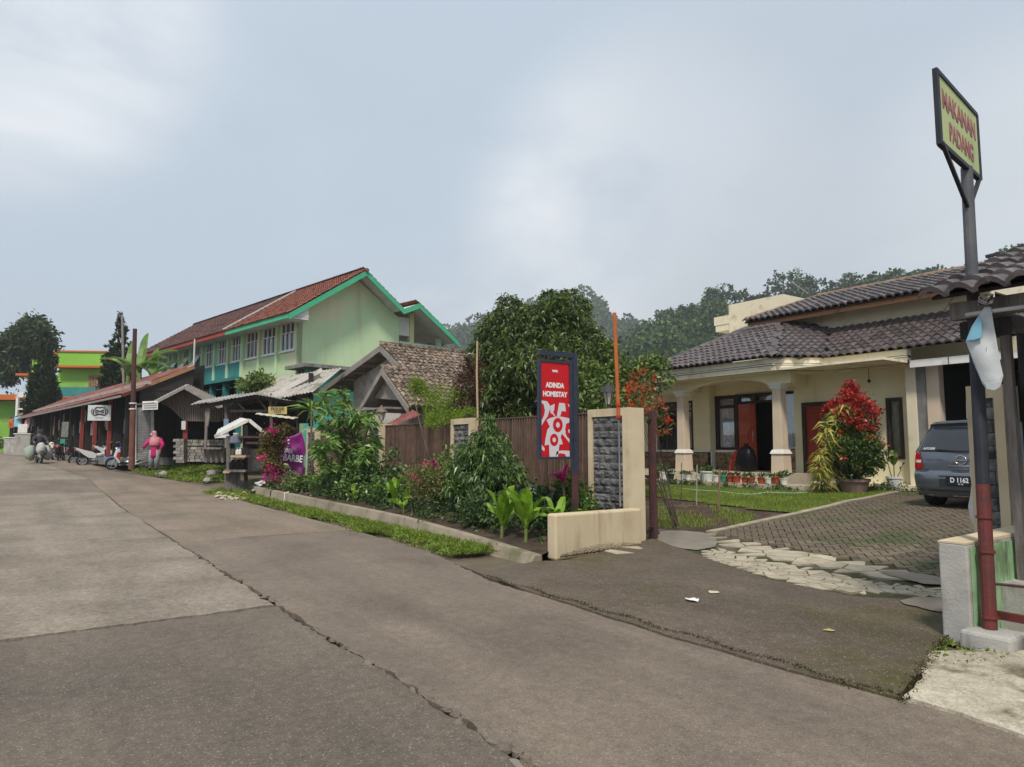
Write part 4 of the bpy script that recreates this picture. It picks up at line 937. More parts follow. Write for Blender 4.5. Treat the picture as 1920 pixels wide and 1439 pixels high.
for (a, b_) in ((-12.86, -9.05), (-17.62, -13.77), (-22.75, -18.5)):
    n = int((b_ - a) / .086)
    for k in range(n):
        x = a + (k + .5) * (b_ - a) / n
        put('slat', slat_me, FN, Vector((x, 8.06, .56)) - offs(FN), (random.gauss(0, .003), 0, 0), (1, 1, 1.52 + random.uniform(-.006, .006)))
    for z in (.72, 1.35, 2.07): MB().box(a, b_, 8.09, 8.125, z, z + .035).build('rail', m_['fence_brown'], FN)
    MB().box(a, b_, 8.035, 8.09, 2.09, 2.115).build('top_rail', m_['fence_brown'], FN)
    MB().box(a, b_, 7.92, 8.2, .48, .555).build('plinth_cap', m_['cream_pillar'], FN, bev=.01)
    pb = MB().box(a, b_, 7.97, 8.18, .0, .48).build('plinth', m_['joint_dark'], FN)
    bme = MB().box(-.5, .5, -.5, .5, -.5, .5).mesh('brick', m_['old_brick'])
    z = .05; r_ = 0
    while z < .47:
        x = a + (.0 if r_ % 2 else -.12); r_ += 1
        while x < b_:
            x0, x1 = max(x, a), min(x + .24, b_)
            if x1 - x0 > .03: put('brick', bme, pb, Vector(((x0 + x1) / 2, 7.962 + random.uniform(-.004, .004), z + .04)) - offs(pb), None, (x1 - x0 - .012, .03, .073))
            x += .24
        z += .084
# rusty gate folded back beside the pillar
gt = thing('rusty_gate', 'rusty dark metal gate leaf slid open behind the cream gate pillar', 'gate', (-9.2, 8.45, .03))
for k in range(12): MB().box(-8.14 - .2 * k, -8.10 - .2 * k, 8.42, 8.46, .06, 2.08).build('bar', m_['rust_metal'], gt)
for z in (.1, 1.0, 2.02): MB().box(-10.4, -8.0, 8.46, 8.5, z, z + .05).build('rail', m_['rust_metal'], gt)
MB().box(-8.06, -7.98, 8.36, 8.44, .02, 2.1).build('end_post', m_['rust_metal'], gt)
for z in (.16, 1.9): MB().tube([(-8.06, 8.34, z), (-8.02, 8.34, z + .08)], .03, 6).build('hinge', m_['black_metal'], gt)
# low planter wall, kerb and bed
M('wall_stain', (.10, .06, .04))
MB_lw = MB().hexa([(-7.82, 6.05, -.05), (-7.62, 6.05, -.05), (-7.78, 7.88, -.05), (-7.98, 7.88, -.05), (-7.82, 6.05, .58), (-7.62, 6.05, .58), (-7.78, 7.88, .56), (-7.98, 7.88, .56)])
M('cream_wall_low', (.58, .47, .31), (.65, .54, .37), 1.6, .85, .003, 50, stain=((.50, .39, .25), 1.3, .5, .7), streak=((.36, .26, .16), 5, .52, .76))
tag(MB_lw.build('low_wall', m_['cream_wall_low'], bev=.03), 'low cream plastered wall with rounded edges closing the planter by the gate', 'wall')
C = np.array([(-7.60 - .16 * t + .01, 6.1 + 1.78 * t, .0 + .05 * random.random() ** 3 * (.6 + 1.5 * math.sin(3.14 * t))) for t in (random.random() for _ in range(3200))])
tag(put('wall_moss', mesh_np('wall_moss', leaf_quads(C, rng.normal(size=(len(C), 3)) + [.6, 0, .4], .012, .008), LEAF('wall_moss_leaf', [(.012, .010, .006), (.03, .024, .014), (.06, .04, .025)], .9, .05, .1))), 'dark moss along the foot of the low cream wall', 'moss', kind='stuff')
def kz(x): return itp(-x, [(7.7, .05), (9.2, .14), (12, .24), (22, .30)])
def ky(x): return itp(-x, [(7.7, 5.72), (22.4, 5.85)])
kr = thing('planter_kerb', 'low grey-brown concrete kerb edging the planting bed along the road', 'kerb', (-15, 5.85, 0))
xs_ = [-7.66 - 1.05 * k for k in range(15)]
for a, b_ in zip(xs_, xs_[1:]):
    g_ = .004; a -= g_
    MB().hexa([(b_, ky(b_) - .09, -.08), (a, ky(a) - .09, -.08), (a, ky(a) + .14, -.08), (b_, ky(b_) + .14, -.08), (b_, ky(b_), kz(b_)), (a, ky(a), kz(a)), (a, ky(a) + .13, kz(a)), (b_, ky(b_) + .13, kz(b_))]).build('kerb_block', m_['kerb_concrete'], kr, bev=.012)
for u in (510, 537): p = PQ(u, 940, 5.84); MB().tube([(p.x, 5.78, .02), (p.x, 5.79, .28), (p.x, 5.9, .31)], .016, 6).build('drain_pipe', m_['white_paint' if u > 520 else 'black_metal'], kr)
p = PQ(918, 1040, 5.70); MB().tube([(p.x, 5.63, .03), (p.x, 5.75, .05)], .03, 8).build('drain_mouth', m_['joint_dark'], kr)
bed = MB(); bx = [-7.7 - .5 * k for k in range(33)]; by = [0, .25, .5, .75, 1]
bed.v = [(x if x < -8 else -7.75 - .22 * t, (ky(x) + .1) + (7.98 - ky(x) - .1) * t, kz(x) - .03 + (.36 - kz(x)) * t ** .8 + random.uniform(-.02, .02)) for t in by for x in bx]
nb = len(bx); bed.f = [(j * nb + i, j * nb + i + 1, (j + 1) * nb + i + 1, (j + 1) * nb + i) for j in range(4) for i in range(nb - 1)]
tag(put('planting_bed', bed.mesh('planting_bed', m_['soil'], smooth=True)), kind='structure')
def bedz(x, y):
    t = max(0, min(1, (y - ky(x) - .1) / (7.98 - ky(x) - .1))); return kz(x) - .03 + (.36 - kz(x)) * t ** .8
# ================================================================ standing sign of the homestay
M('sign_red', (.55, .004, .008), None, rough=.4); M('sign_white', (.62, .58, .62), None, rough=.5); M('sign_letter', (.8, .76, .76), None, rough=.5); M('navy_metal', (.018, .022, .045), (.03, .035, .06), 6, .45, spec=.5)
hs = thing('standing_sign', 'tall red and white homestay sign on a dark blue metal post', 'sign', (-8.3, 6.98, .2))
X0 = -8.3
MB().box(X0 - .035, X0 + .035, 6.94, 7.02, 1.1, 2.98).build('post', m_['navy_metal'], hs)
MB().box(X0 - .035, X0 + .035, 6.94, 7.02, .15, 1.1).build('post_foot', m_['rust_metal'], hs)
MB().box(X0 - .03, X0 + .03, 6.27, 6.94, 2.90, 2.975).build('top_arm', m_['navy_metal'], hs)
MB().box(X0 - .012, X0 + .012, 6.6, 6.64, 2.82, 2.90).build('hanger', m_['navy_metal'], hs)
for (a, b_, c, d) in ((6.27, 6.31, 1.33, 2.84), (6.86, 6.90, 1.33, 2.84), (6.31, 6.86, 1.33, 1.365), (6.31, 6.86, 2.80, 2.84)): MB().box(X0 - .03, X0 + .03, a, b_, c, d).build('panel_frame', m_['navy_metal'], hs)
pn = MB().box(X0 - .02, X0 + .015, 6.31, 6.86, 1.365, 2.80).build('panel', m_['sign_red'], hs)
for z in (1.6, 2.6): MB().box(X0 - .01, X0 + .01, 6.90, 6.94, z, z + .03).build('bracket', m_['navy_metal'], hs)
def sp(cx, cy, out): return (X0 + .015 + out, 6.31 + .55 * (cx - 200) / 330, 2.80 - 1.435 * (cy - 195) / 1118)
def decal(polys, mat, out, name):
    for P_ in polys:
        P_ = [(min(max(x, 200), 530), min(max(y, 195), 1313)) for x, y in P_]
        MB().extr([sp(x, y, out) for x, y in P_], (.001, 0, 0)).build(name, mat, pn)
ell = lambda cx, cy, rx, ry: [(cx + rx * math.cos(6.283 * k / 28), cy + ry * math.sin(6.283 * k / 28)) for k in range(28)]
decal([[(200, 655), (268, 662), (300, 705), (300, 760), (275, 840), (240, 890), (200, 960), (200, 890), (235, 830), (245, 770), (230, 700), (200, 680)],
       [(300, 720), (357, 688), (350, 760), (338, 790), (372, 845), (360, 840), (320, 800), (312, 810)],
       [(410, 672), (478, 678), (490, 775), (440, 770), (420, 835), (380, 840), (395, 760)],
       [(262, 885), (300, 860), (380, 835), (450, 840), (530, 855), (530, 905), (490, 920), (478, 990), (500, 1060), (530, 1100), (530, 1150), (490, 1100), (440, 1040), (425, 1080), (450, 1165), (410, 1170), (390, 1313), (295, 1313), (290, 1170), (240, 1180), (250, 1100), (270, 1000), (300, 960)],
       [(200, 1165), (240, 1215), (235, 1250), (200, 1220)], [(380, 1250), (440, 1240), (530, 1245), (530, 1313), (490, 1313), (470, 1280), (420, 1272), (380, 1285), (360, 1313)], [(508, 680), (530, 690), (530, 725)]], m_['sign_white'], .001, 'printed_shape')
decal([ell(392, 938, 57, 85), ell(348, 1115, 48, 73), [(530, 915), (505, 920), (485, 970), (482, 1030), (500, 1080), (530, 1100)], [(205, 700), (235, 730), (240, 800), (225, 850), (205, 885)]], m_['sign_red'], .0025, 'printed_ring')
decal([ell(392, 938, 22, 32), ell(348, 1115, 20, 28), [(530, 985), (515, 990), (512, 1020), (530, 1035)]], m_['sign_white'], .004, 'printed_dot')
for txt, cy, sz, sx in (('ADINDA', 470, .105, .86), ('HOMESTAY', 576, .105, .86), ('YMASA', 298, .04, .8)):
    o = put('lettering', text_mesh(txt, sz, m_['sign_letter'], .001, .005, sx=sx), pn); o.matrix_local = Matrix.Translation(Vector(sp(362, cy, .003)) - offs(pn)) @ Matrix(((0, 0, 1, 0), (1, 0, 0, 0), (0, 1, 0, 0), (0, 0, 0, 1)))
# ================================================================ flag pole, bamboo, lanterns
fp = thing('orange_flagpole', 'thin orange painted pole strapped in front of the gate pillar', 'pole', (-7.97, 7.62, .5))
a, b_ = PQ(1152, 587, 7.62), PQ(1160, 785, 7.62); MB().tube([a, b_], .03, 8).build('pole', m_['orange_paint'], fp)
MB().tube([b_, PQ(1163, 950, 7.62)], .014, 6).build('lower_rod', m_['grey_post'], fp)
for v in (762, 784): c = PQ(1159.5, v, 7.62); MB().tube([c, c + Vector((0, 0, .04))], .042, 8).build('strap', m_['flag_red'], fp)
tag(MB().tube([PQ(895, 640, 8.0), PQ(894, 700, 8.0), PQ(896, 800, 8.0)], .022, 7).build('bamboo_pole', m_['bamboo']), 'pale bamboo pole standing upright behind the second fence pillar', 'pole')
tag(MB().tube([PQ(845, 752, 9.2), PQ(888, 668, 9.2)], .012, 6).build('bamboo_stick', m_['bamboo']), 'thin pale stick leaning in front of the old tiled roof', 'stick')
M('lantern_glass', (.45, .43, .4), (.3, .28, .26), 6, .4); M('lantern_copper', (.14, .09, .07), (.2, .13, .1), 6, .6)
def lantern(p, s, label, mat):
    t = thing('pillar_lantern', label, 'lantern', p, 0, 'lanterns on the pillars')
    MB().lathe([(.05, 0), (.06, .02), (.025, .05), (.03, .09)], n=8).build('base', m_[mat], t, world=False)
    MB().lathe([(.045, .09), (.10, .30)], n=6).build('glass_body', m_['lantern_glass'], t, world=False)
    for k in range(6): w_ = 6.283 * k / 6; MB().bar((.047 * math.cos(w_), .047 * math.sin(w_), .09), (.102 * math.cos(w_), .102 * math.sin(w_), .30), .012).build('rib', m_[mat], t, world=False)
    MB().lathe([(.15, .295), (.14, .31), (.07, .39), (.04, .42), (.02, .46)], n=6).build('roof', m_[mat], t, world=False)
    t.scale = (s, s, s)
lantern((-8.76, 8.12, 2.15), 1.0, 'grey pagoda lantern on top of the gate pillar behind the orange pole', 'black_metal')
lantern((-17.95, 8.08, 2.15), 1.15, 'copper brown lantern on the fence pillar by the old house', 'lantern_copper')
# ================================================================ right side: low wall, sign pole, shack
rw = thing('right_low_wall', 'grey concrete low wall end with green painted side and cream top at the drive', 'wall', (-2.58, 7, 0))
MB().box(-2.69, -2.48, 6.05, 7.9, -.05, .745).build('core', m_['grey_concrete'], rw, bev=.012)
M('green_stain', (.27, .46, .24), (.34, .54, .30), 2, .85, .003, 40, streak=((.05, .06, .04), 9, .5, .66), stain=((.16, .22, .12), 2.5, .52, .7))
MB().box(-2.476, -2.472, 6.09, 7.85, .0, .72).build('green_side', m_['green_stain'], rw)
MB().hexa([(-2.69, 6.05, .745), (-2.48, 6.05, .745), (-2.48, 7.9, .745), (-2.69, 7.9, .745), (-2.69, 6.05, .76), (-2.48, 6.05, .76), (-2.48, 7.9, .79), (-2.69, 7.9, .79)]).build('cream_top', m_['cream_pillar'], rw)
pillar(-3.17, -2.84, 7.92, 8.3, 0, 2.13, 'narrow cream gate pillar with stone strip behind the leaning sign pole', fr=.07)
M('pole_red', (.15, .03, .025), (.09, .03, .028), 6, .55, .004, 50); M('pole_black', (.015, .018, .028), (.03, .032, .04), 6, .6, .003, 50); M('pole_grey', (.075, .078, .088), (.11, .115, .125), 4, .7, .003, 50)
M('board_green', (.44, .50, .21), (.50, .55, .25), 1.2, .6, stain=((.38, .44, .20), 3, .5, .7)); M('letter_red', (.31, .08, .09), (.36, .14, .15), 9, .6)
sg = thing('pole_sign', 'leaning metal pole carrying a yellow-green food sign with red letters', 'sign', (-2.38, 6.12, .12))
pb_, pt_ = Vector((-2.38, 6.12, .12)), Vector((-2.475, 6.46, 3.88)); L_ = lambda t: pb_.lerp(pt_, t)
MB().tube([L_(0), L_(.29)], .05, 12).build('pole_foot', m_['pole_red'], sg, smooth=False); MB().tube([L_(.29), L_(.66)], .049, 12).build('pole_middle', m_['pole_black'], sg); MB().tube([L_(.66), L_(.8), L_(1)], [.047, .046, .045], 12).build('pole_top', m_['pole_grey'], sg)
for t in (.02, .15, .22): MB().tube([L_(t), L_(t + .006)], .062, 10).build('clamp', m_['pole_red'], sg)
MB().tube([L_(.09), L_(.09) + Vector((.34, .1, 0))], .012, 6).build('bolt', m_['rust_metal'], sg)
A, B = Vector((-2.36, 5.73, 0)), Vector((-2.50, 6.80, 0)); ax_ = (B - A).normalized(); nrm = Vector((ax_.y, -ax_.x, 0))
z0, z1 = 3.88, 4.45; bc = (A + B) / 2
bd_ = MB().hexa([A + Vector((0, 0, z0)) , B + Vector((0, 0, z0)), B - nrm * .02 + Vector((0, 0, z0)), A - nrm * .02 + Vector((0, 0, z0)), A + Vector((0, 0, z1)), B + Vector((0, 0, z1)), B - nrm * .02 + Vector((0, 0, z1)), A - nrm * .02 + Vector((0, 0, z1))]).build('board', m_['board_green'], sg)
for p, q in (((A, z0 - .02), (A, z1 + .03)), ((B, z0 - .02), (B, z1 + .01)), ((A, z0 - .01), (B, z0 - .01)), ((A, z1 + .01), (B, z1 + .005))):
    MB().bar(p[0] - nrm * .01 + Vector((0, 0, p[1])), q[0] - nrm * .01 + Vector((0, 0, q[1])), .04, .035).build('board_frame', m_['pole_black'], sg)
for e in (A + (B - A) * .02, A + (B - A) * .98): MB().bar(e + Vector((0, 0, z0)), L_(.9), .028, .028).build('brace', m_['pole_black'], sg)
for txt, zz, sz, sx, al in (('MAKANAN', 4.26, .22, .83, .5), ('PADANG', 4.03, .21, .78, .52)):
    o = put('lettering', text_mesh(txt, sz, m_['letter_red'], .001, .006, sx=sx), bd_)
    c = A.lerp(B, al) + nrm * .003; c.z = zz; o.matrix_local = Matrix.Translation(c - offs(bd_)) @ Matrix(((ax_.x, 0, nrm.x, 0), (ax_.y, 0, nrm.y, 0), (0, 1, 0, 0), (0, 0, 0, 1)))
tag(MB().box(-2.52, -2.17, 5.92, 6.24, -.05, .12).build('concrete_footing', m_['grey_concrete'], bev=.025), 'small grey concrete block at the foot of the sign pole', 'block')
# shack
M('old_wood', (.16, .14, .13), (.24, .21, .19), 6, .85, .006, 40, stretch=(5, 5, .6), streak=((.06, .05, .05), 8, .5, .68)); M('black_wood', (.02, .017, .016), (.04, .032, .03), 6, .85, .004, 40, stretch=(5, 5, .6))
M('dark_red', (.11, .010, .008), (.15, .02, .015), 4, .7); M('pipe_white', (.6, .58, .56), (.48, .46, .44), 6, .5)
sk = thing('roadside_shack', 'dark wooden shack with tiled eave and grey posts at the right edge', 'shack', (-1.2, 8, 0))
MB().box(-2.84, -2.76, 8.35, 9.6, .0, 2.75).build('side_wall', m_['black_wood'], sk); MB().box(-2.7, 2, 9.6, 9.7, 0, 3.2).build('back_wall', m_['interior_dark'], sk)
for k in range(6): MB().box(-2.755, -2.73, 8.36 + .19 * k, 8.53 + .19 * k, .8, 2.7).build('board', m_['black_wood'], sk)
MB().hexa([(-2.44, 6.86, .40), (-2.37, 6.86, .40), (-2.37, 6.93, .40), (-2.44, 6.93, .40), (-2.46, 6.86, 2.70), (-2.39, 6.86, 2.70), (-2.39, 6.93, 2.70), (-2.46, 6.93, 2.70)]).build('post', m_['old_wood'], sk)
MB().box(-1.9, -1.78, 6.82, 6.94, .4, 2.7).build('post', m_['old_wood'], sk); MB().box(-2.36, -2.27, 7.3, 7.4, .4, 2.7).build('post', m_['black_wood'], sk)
MB().box(-2.36, 1.5, 8.6, 8.64, .4, 2.1).build('red_partition', m_['dark_red'], sk)
MB().bar((-2.2, 7.6, 1.9), (-1.5, 7.6, 1.55), .1, .3).build('tilted_board', m_['old_brick'], sk)
MB().box(-2.60, 1.5, 6.28, 6.36, 2.56, 2.70).build('eave_beam', m_['old_wood'], sk); MB().box(-2.62, -2.52, 6.36, 8.8, 2.60, 2.72).build('side_beam', m_['old_wood'], sk)
MB().box(-2.55, -2.2, 6.33, 6.4, 2.4, 2.54).build('block', m_['black_wood'], sk)
MB().box(-2.62, 1.5, 7.15, 7.4, .0, .76).build('green_low_wall', m_['green_stain'], sk); MB().box(-2.62, 1.5, 6.6, 7.15, .0, .40).build('ledge', m_['grey_concrete'], sk, bev=.015)
MB().box(-2.42, -2.2, 7.1, 7.15, .4, 1.1).build('pier', m_['grey_concrete'], sk)
MB().bar((-2.46, 6.3, .2), (-.5, 6.2, .2), .04, .06).build('red_bar', m_['pole_red'], sk)
srf = MB().hexa([(-2.66, 6.12, 2.72), (1.5, 6.12, 2.72), (1.5, 9.8, 4.0), (-2.66, 9.8, 4.0), (-2.66, 6.12, 2.75), (1.5, 6.12, 2.75), (1.5, 9.8, 4.03), (-2.66, 9.8, 4.03)]).build('roof', m_['roof_under'], sk)
tile_parts(sk, lay_tiles((-2.7, 6.04, 2.72), (1, 0, 0), Vector((0, 3.68, 1.28)), 2.0, 2.2, None), TP, m_['roof_tile'], srf, 120)
tag(MB().tube([PQ(1811, 591, 6.2), PQ(1850, 585, 6.2), PQ(1990, 566, 6.2)], .017, 8).build('white_pipe', m_['pipe_white'], smooth=True), 'white plastic pipe fixed level under the shack eave', 'pipe')
M('banner_white', (.60, .62, .62), (.52, .54, .55), 5, .6, stain=((.45, .47, .48), 4, .52, .66)); M('banner_blue', (.20, .45, .60), (.25, .52, .66), 5, .6)
hb = thing('hanging_banner', 'folded white plastic banner with a pale blue corner hanging from the pipe', 'banner', PQ(1850, 720, 6.16))
def cloth(name, px, mat, y, amp, fold=18.0, par=None, th=.004, res=10):
    pts = [PQ(u, v, y) for u, v in px]; c = sum(pts, Vector()) / len(pts); b = MB(); n = len(pts)
    rings = [[c.lerp(p, k / res) for p in pts] for k in range(res + 1)]
    for r_ in rings:
        for p in r_: b.v.append((p.x, p.y + amp * math.sin(p.x * fold + p.z * 4) + amp * .5 * math.sin(p.z * 11 + p.x * 30), p.z))
    for k in range(res):
        for i in range(n): b.f.append((k * n + i, k * n + (i + 1) % n, (k + 1) * n + (i + 1) % n, (k + 1) * n + i))
    o = b.build(name, mat, par, smooth=True); m = o.modifiers.new('sol', 'SOLIDIFY'); m.thickness = th; return o
cloth('sheet', [(1846, 576), (1858, 576), (1863, 610), (1868, 640), (1875, 680), (1881, 705), (1878, 720), (1866, 731), (1849, 729), (1842, 719), (1826, 682), (1811, 640), (1824, 612), (1838, 588)], m_['banner_white'], 6.17, .012, par=hb)
cloth('blue_corner', [(1838, 590), (1841, 612), (1842, 634), (1826, 639), (1811, 640), (1824, 612)], m_['banner_blue'], 6.135, .006, par=hb)
cloth('bottom_roll', [(1848, 718), (1866, 716), (1879, 712), (1876, 726), (1866, 733), (1849, 730)], m_['banner_white'], 6.14, .004, par=hb)
cs = thing('cable_bundle', 'small dark bundle of cord tied above the white pipe', 'cord', PQ(1848, 562, 6.18))
for k in range(5):
    c = PQ(1848, 562, 6.18); MB().tube([c + Vector((.05 * math.cos(a) , .012 * math.sin(3 * a + k), .035 * math.sin(a + k))) for a in [6.283 * i / 12 for i in range(13)]], .006, 5).build('loop', m_['plastic_dark' if k % 2 else 'pipe_white'], cs)
MB().tube([PQ(1768, 592, 15), PQ(1800, 530, 11), PQ(1824, 498, 6.6)], .008, 5)
wr = MB().tube([PQ(1762, 596, 18.9), PQ(1795, 545, 12), PQ(1825, 500, 6.7)], .008, 5); tag(wr.build('power_wire', m_['plastic_dark']), 'thin dark wire from the sign pole down to the house roof', 'wire')
# ================================================================ plants
M('bark', (.09, .07, .055), (.15, .12, .10), 6, .9, .01, 30); M('green_stem', (.10, .16, .04), (.16, .20, .06), 5, .6)
Lm = LEAF('leaf_mango', [(0.016, 0.035, 0.009), (0.045, 0.080, 0.014), (0.087, 0.135, 0.023), (0.175, 0.223, 0.050)], .38, .18, .5)
Lg = LEAF('leaf_guava', [(0.034, 0.069, 0.012), (0.083, 0.138, 0.027), (0.152, 0.220, 0.049), (0.234, 0.289, 0.086)], .45, .25, .4)
Ld = LEAF('leaf_dense', [(0.021, 0.053, 0.016), (0.053, 0.109, 0.025), (0.106, 0.194, 0.039), (0.177, 0.266, 0.071)], .35, .2, .5)
Lf = LEAF('leaf_frangipani', [(0.039, 0.096, 0.021), (0.086, 0.193, 0.035), (0.173, 0.307, 0.051), (0.326, 0.423, 0.104)], .35, .25, .5)
Lt = LEAF('leaf_turmeric', [(.13, .26, .015), (.20, .36, .025), (.26, .42, .04)], .4, .35, .4)
Ly = LEAF('leaf_acacia', [(.10, .17, .012), (.18, .28, .02), (.24, .33, .03)], .5, .35, .3)
Lr = LEAF('leaf_rosebush', [(0.048, 0.096, 0.020), (0.114, 0.172, 0.034), (0.191, 0.191, 0.052), (0.305, 0.191, 0.085)], .5, .2, .3)
Lb = LEAF('leaf_boug', [(.03, .05, .015), (.08, .10, .02), (.17, .12, .03), (.25, .10, .05)], .5, .25, .3)
Lc = LEAF('leaf_cover', [(0.022, 0.047, 0.015), (0.054, 0.097, 0.027), (0.108, 0.171, 0.042)], .5, .15, .4)
Lpk = LEAF('petal_pink', [(.55, .02, .12), (.65, .06, .22), (.7, .15, .3)], .6, .3, .2)
Lmg = LEAF('petal_magenta', [(.40, .005, .12), (.55, .02, .20), (.35, .01, .10)], .5, .3, .2)
Lor = LEAF('petal_orange', [(.55, .06, .02), (.65, .12, .03), (.5, .04, .03)], .6, .3, .2)
Lred = LEAF('leaf_photinia_red', [(.16, .008, .008), (.34, .012, .012), (.48, .03, .02), (.55, .07, .04), (.28, .02, .015)], .4, .3, .4)
Lorl = LEAF('leaf_photinia_orange', [(.45, .08, .02), (.55, .14, .03), (.40, .05, .02)], .45, .3, .4)
Lph = LEAF('leaf_photinia', [(0.017, 0.041, 0.012), (0.041, 0.083, 0.017), (0.083, 0.138, 0.025), (0.138, 0.193, 0.049)], .35, .2, .5)
Lcy = LEAF('leaf_cordyline', [(0.318, 0.343, 0.057), (0.483, 0.458, 0.103), (0.572, 0.509, 0.160), (0.254, 0.305, 0.057), (0.509, 0.331, 0.114)], .45, .35, .3)
Lpp = LEAF('leaf_reddish', [(.05, .02, .018), (.10, .04, .03), (.07, .06, .02)], .5, .2, .3)
def limb(b, p0, p1, r0, r1, n=5, bend=.12, seg=5):
    p0, p1 = Vector(p0), Vector(p1); L = (p1 - p0).length; o = Vector((random.uniform(-1, 1), random.uniform(-1, 1), random.uniform(-.3, .3))) * L * bend
    pts = [p0.lerp(p1, k / seg) + o * math.sin(math.pi * k / seg) for k in range(seg + 1)]; b.tube(pts, [r0 + (r1 - r0) * k / seg for k in range(seg + 1)], n); return pts
def bush(name, label, cat, base, blobs, ncl, per, L, W, mat, tr=.03, group=None, spread=.2, shell=.5, droop=.12, up=.15, stems=5, nm=('foliage', 'stem'), fold=.18, extra=None):
    base = Vector(base); t = thing(name, label, cat, base, 0, group)
    V = blob_leaves(blobs, ncl, per, L, W, spread, shell, droop, up, fold) - np.array(base)
    put(nm[0], mesh_np(nm[0], V, mat), t)
    if tr:
        b = MB(); c0 = blobs[0]
        if stems == 1 or tr > .06:
            top = Vector((c0[0], c0[1], c0[2])); pts = limb(b, base - Vector((0, 0, .05)), base.lerp(top, .75), tr, tr * .6, 8, .05)
            for q in blobs[:14]: limb(b, pts[-2 if random.random() < .5 else -1], (q[0], q[1], q[2] + q[5] * .3), tr * .5, tr * .12, 6)
        else:
            for k in range(stems):
                q = random.choice(blobs); limb(b, base + Vector((random.gauss(0, tr), random.gauss(0, tr), -.03)), (q[0] + random.gauss(0, q[3] * .4), q[1] + random.gauss(0, q[4] * .4), q[2] + random.uniform(-.2, .5) * q[5]), tr * .5, tr * .15, 5)
        b.build(nm[1], m_['bark'], t)
    for e in (extra or []):
        nme, bl, nc, pr, l_, w_, mt, sp_ = e; tag(put(nme, mesh_np(nme, blob_leaves(bl, nc, pr, l_, w_, sp_, .75, .1, .3) - np.array(base), mt), t), kind='stuff')
    return t
# mango tree
cb = DP(1015, 690, 19); mb_l = []
for (u, v, d, r, h) in ((955, 640, 19, 1.0, .95), (1045, 620, 19, 1.05, 1.05), (1000, 690, 18.4, 1.25, .9), (930, 700, 18.8, .75, .75), (1090, 665, 18.6, .9, .9), (955, 750, 18.6, .95, .7), (1060, 730, 18.4, 1.0, .8), (1125, 700, 18.6, .55, .8), (955, 590, 19.2, .5, .55), (1035, 572, 19.2, .42, .45), (1075, 578, 19.3, .5, .5), (1010, 610, 19, .7, .6), (905, 670, 19, .42, .6), (915, 745, 18.6, .5, .5), (1000, 770, 18.6, .8, .5), (960, 570, 19.2, .25, .32), (1062, 556, 19.3, .22, .25), (1030, 555, 19.3, .18, .22)):
    p = DP(u, v, d); mb_l.append((p.x, p.y, p.z, r * .92, r * .92, h * .92))
for k in range(26):
    a = random.uniform(-.3, 3.5); p = DP(1018 + 118 * math.cos(a) * random.uniform(.85, 1.05), 700 - 132 * math.sin(a) * random.uniform(.85, 1.08), random.uniform(18.3, 19.3)); r = random.uniform(.16, .34); mb_l.append((p.x, p.y, p.z, r, r, r))
bush('mango_tree', 'large dense dark green tree rising behind the slatted fence', 'tree', (cb.x, cb.y, .4), mb_l, 1500, 32, .165, .048, Lm, .16, nm=('crown', 'trunk'), spread=.2, shell=.45, droop=.45, up=-.1)
gb = []
for (u, v, d, r) in ((1110, 725, 16, .55), (1150, 745, 15.6, .5), (1190, 720, 15.6, .5), (1225, 700, 15.8, .42), (1130, 770, 15.4, .45), (1180, 760, 15.2, .4), (1100, 690, 16.2, .35), (1090, 770, 15.6, .4), (1215, 685, 15.8, .25), (1140, 660, 16, .22), (1165, 690, 15.8, .3)):
    p = DP(u, v, d); gb.append((p.x, p.y, p.z, r, r, r * .9))
p = DP(1150, 760, 15.5); bush('guava_tree', 'light green leafy tree between the red sign and the house roof', 'tree', (p.x, p.y, .3), gb, 330, 22, .13, .06, Lg, .09, nm=('crown', 'trunk'), spread=.3, shell=.35, droop=.2)
ab = []
for (u, v, d, r) in ((800, 740, 17, .42), (830, 765, 16.6, .42), (860, 740, 16.8, .3), (785, 725, 17, .28), (850, 785, 16, .32), (880, 770, 16.2, .25), (815, 790, 15.6, .25)):
    p = DP(u, v, d); ab.append((p.x, p.y, p.z, r, r, r * .7))
p = DP(830, 780, 16.6); bush('acacia_shrub', 'feathery yellow-green shrub spilling over the slatted fence', 'shrub', (p.x, p.y, .4), ab, 170, 40, .055, .022, Ly, .05, spread=.35, shell=.2)
pb2 = [(*DP(u, v, 16.8), r, r, r) for (u, v, r) in ((880, 720, .38), (870, 760, .35), (890, 690, .25))]
p = DP(880, 770, 16.8); bush('reddish_shrub', 'dark reddish shrub behind the second fence pillar', 'shrub', (p.x, p.y, .4), pb2, 90, 24, .09, .035, Lpp, .03, spread=.35, shell=.3)
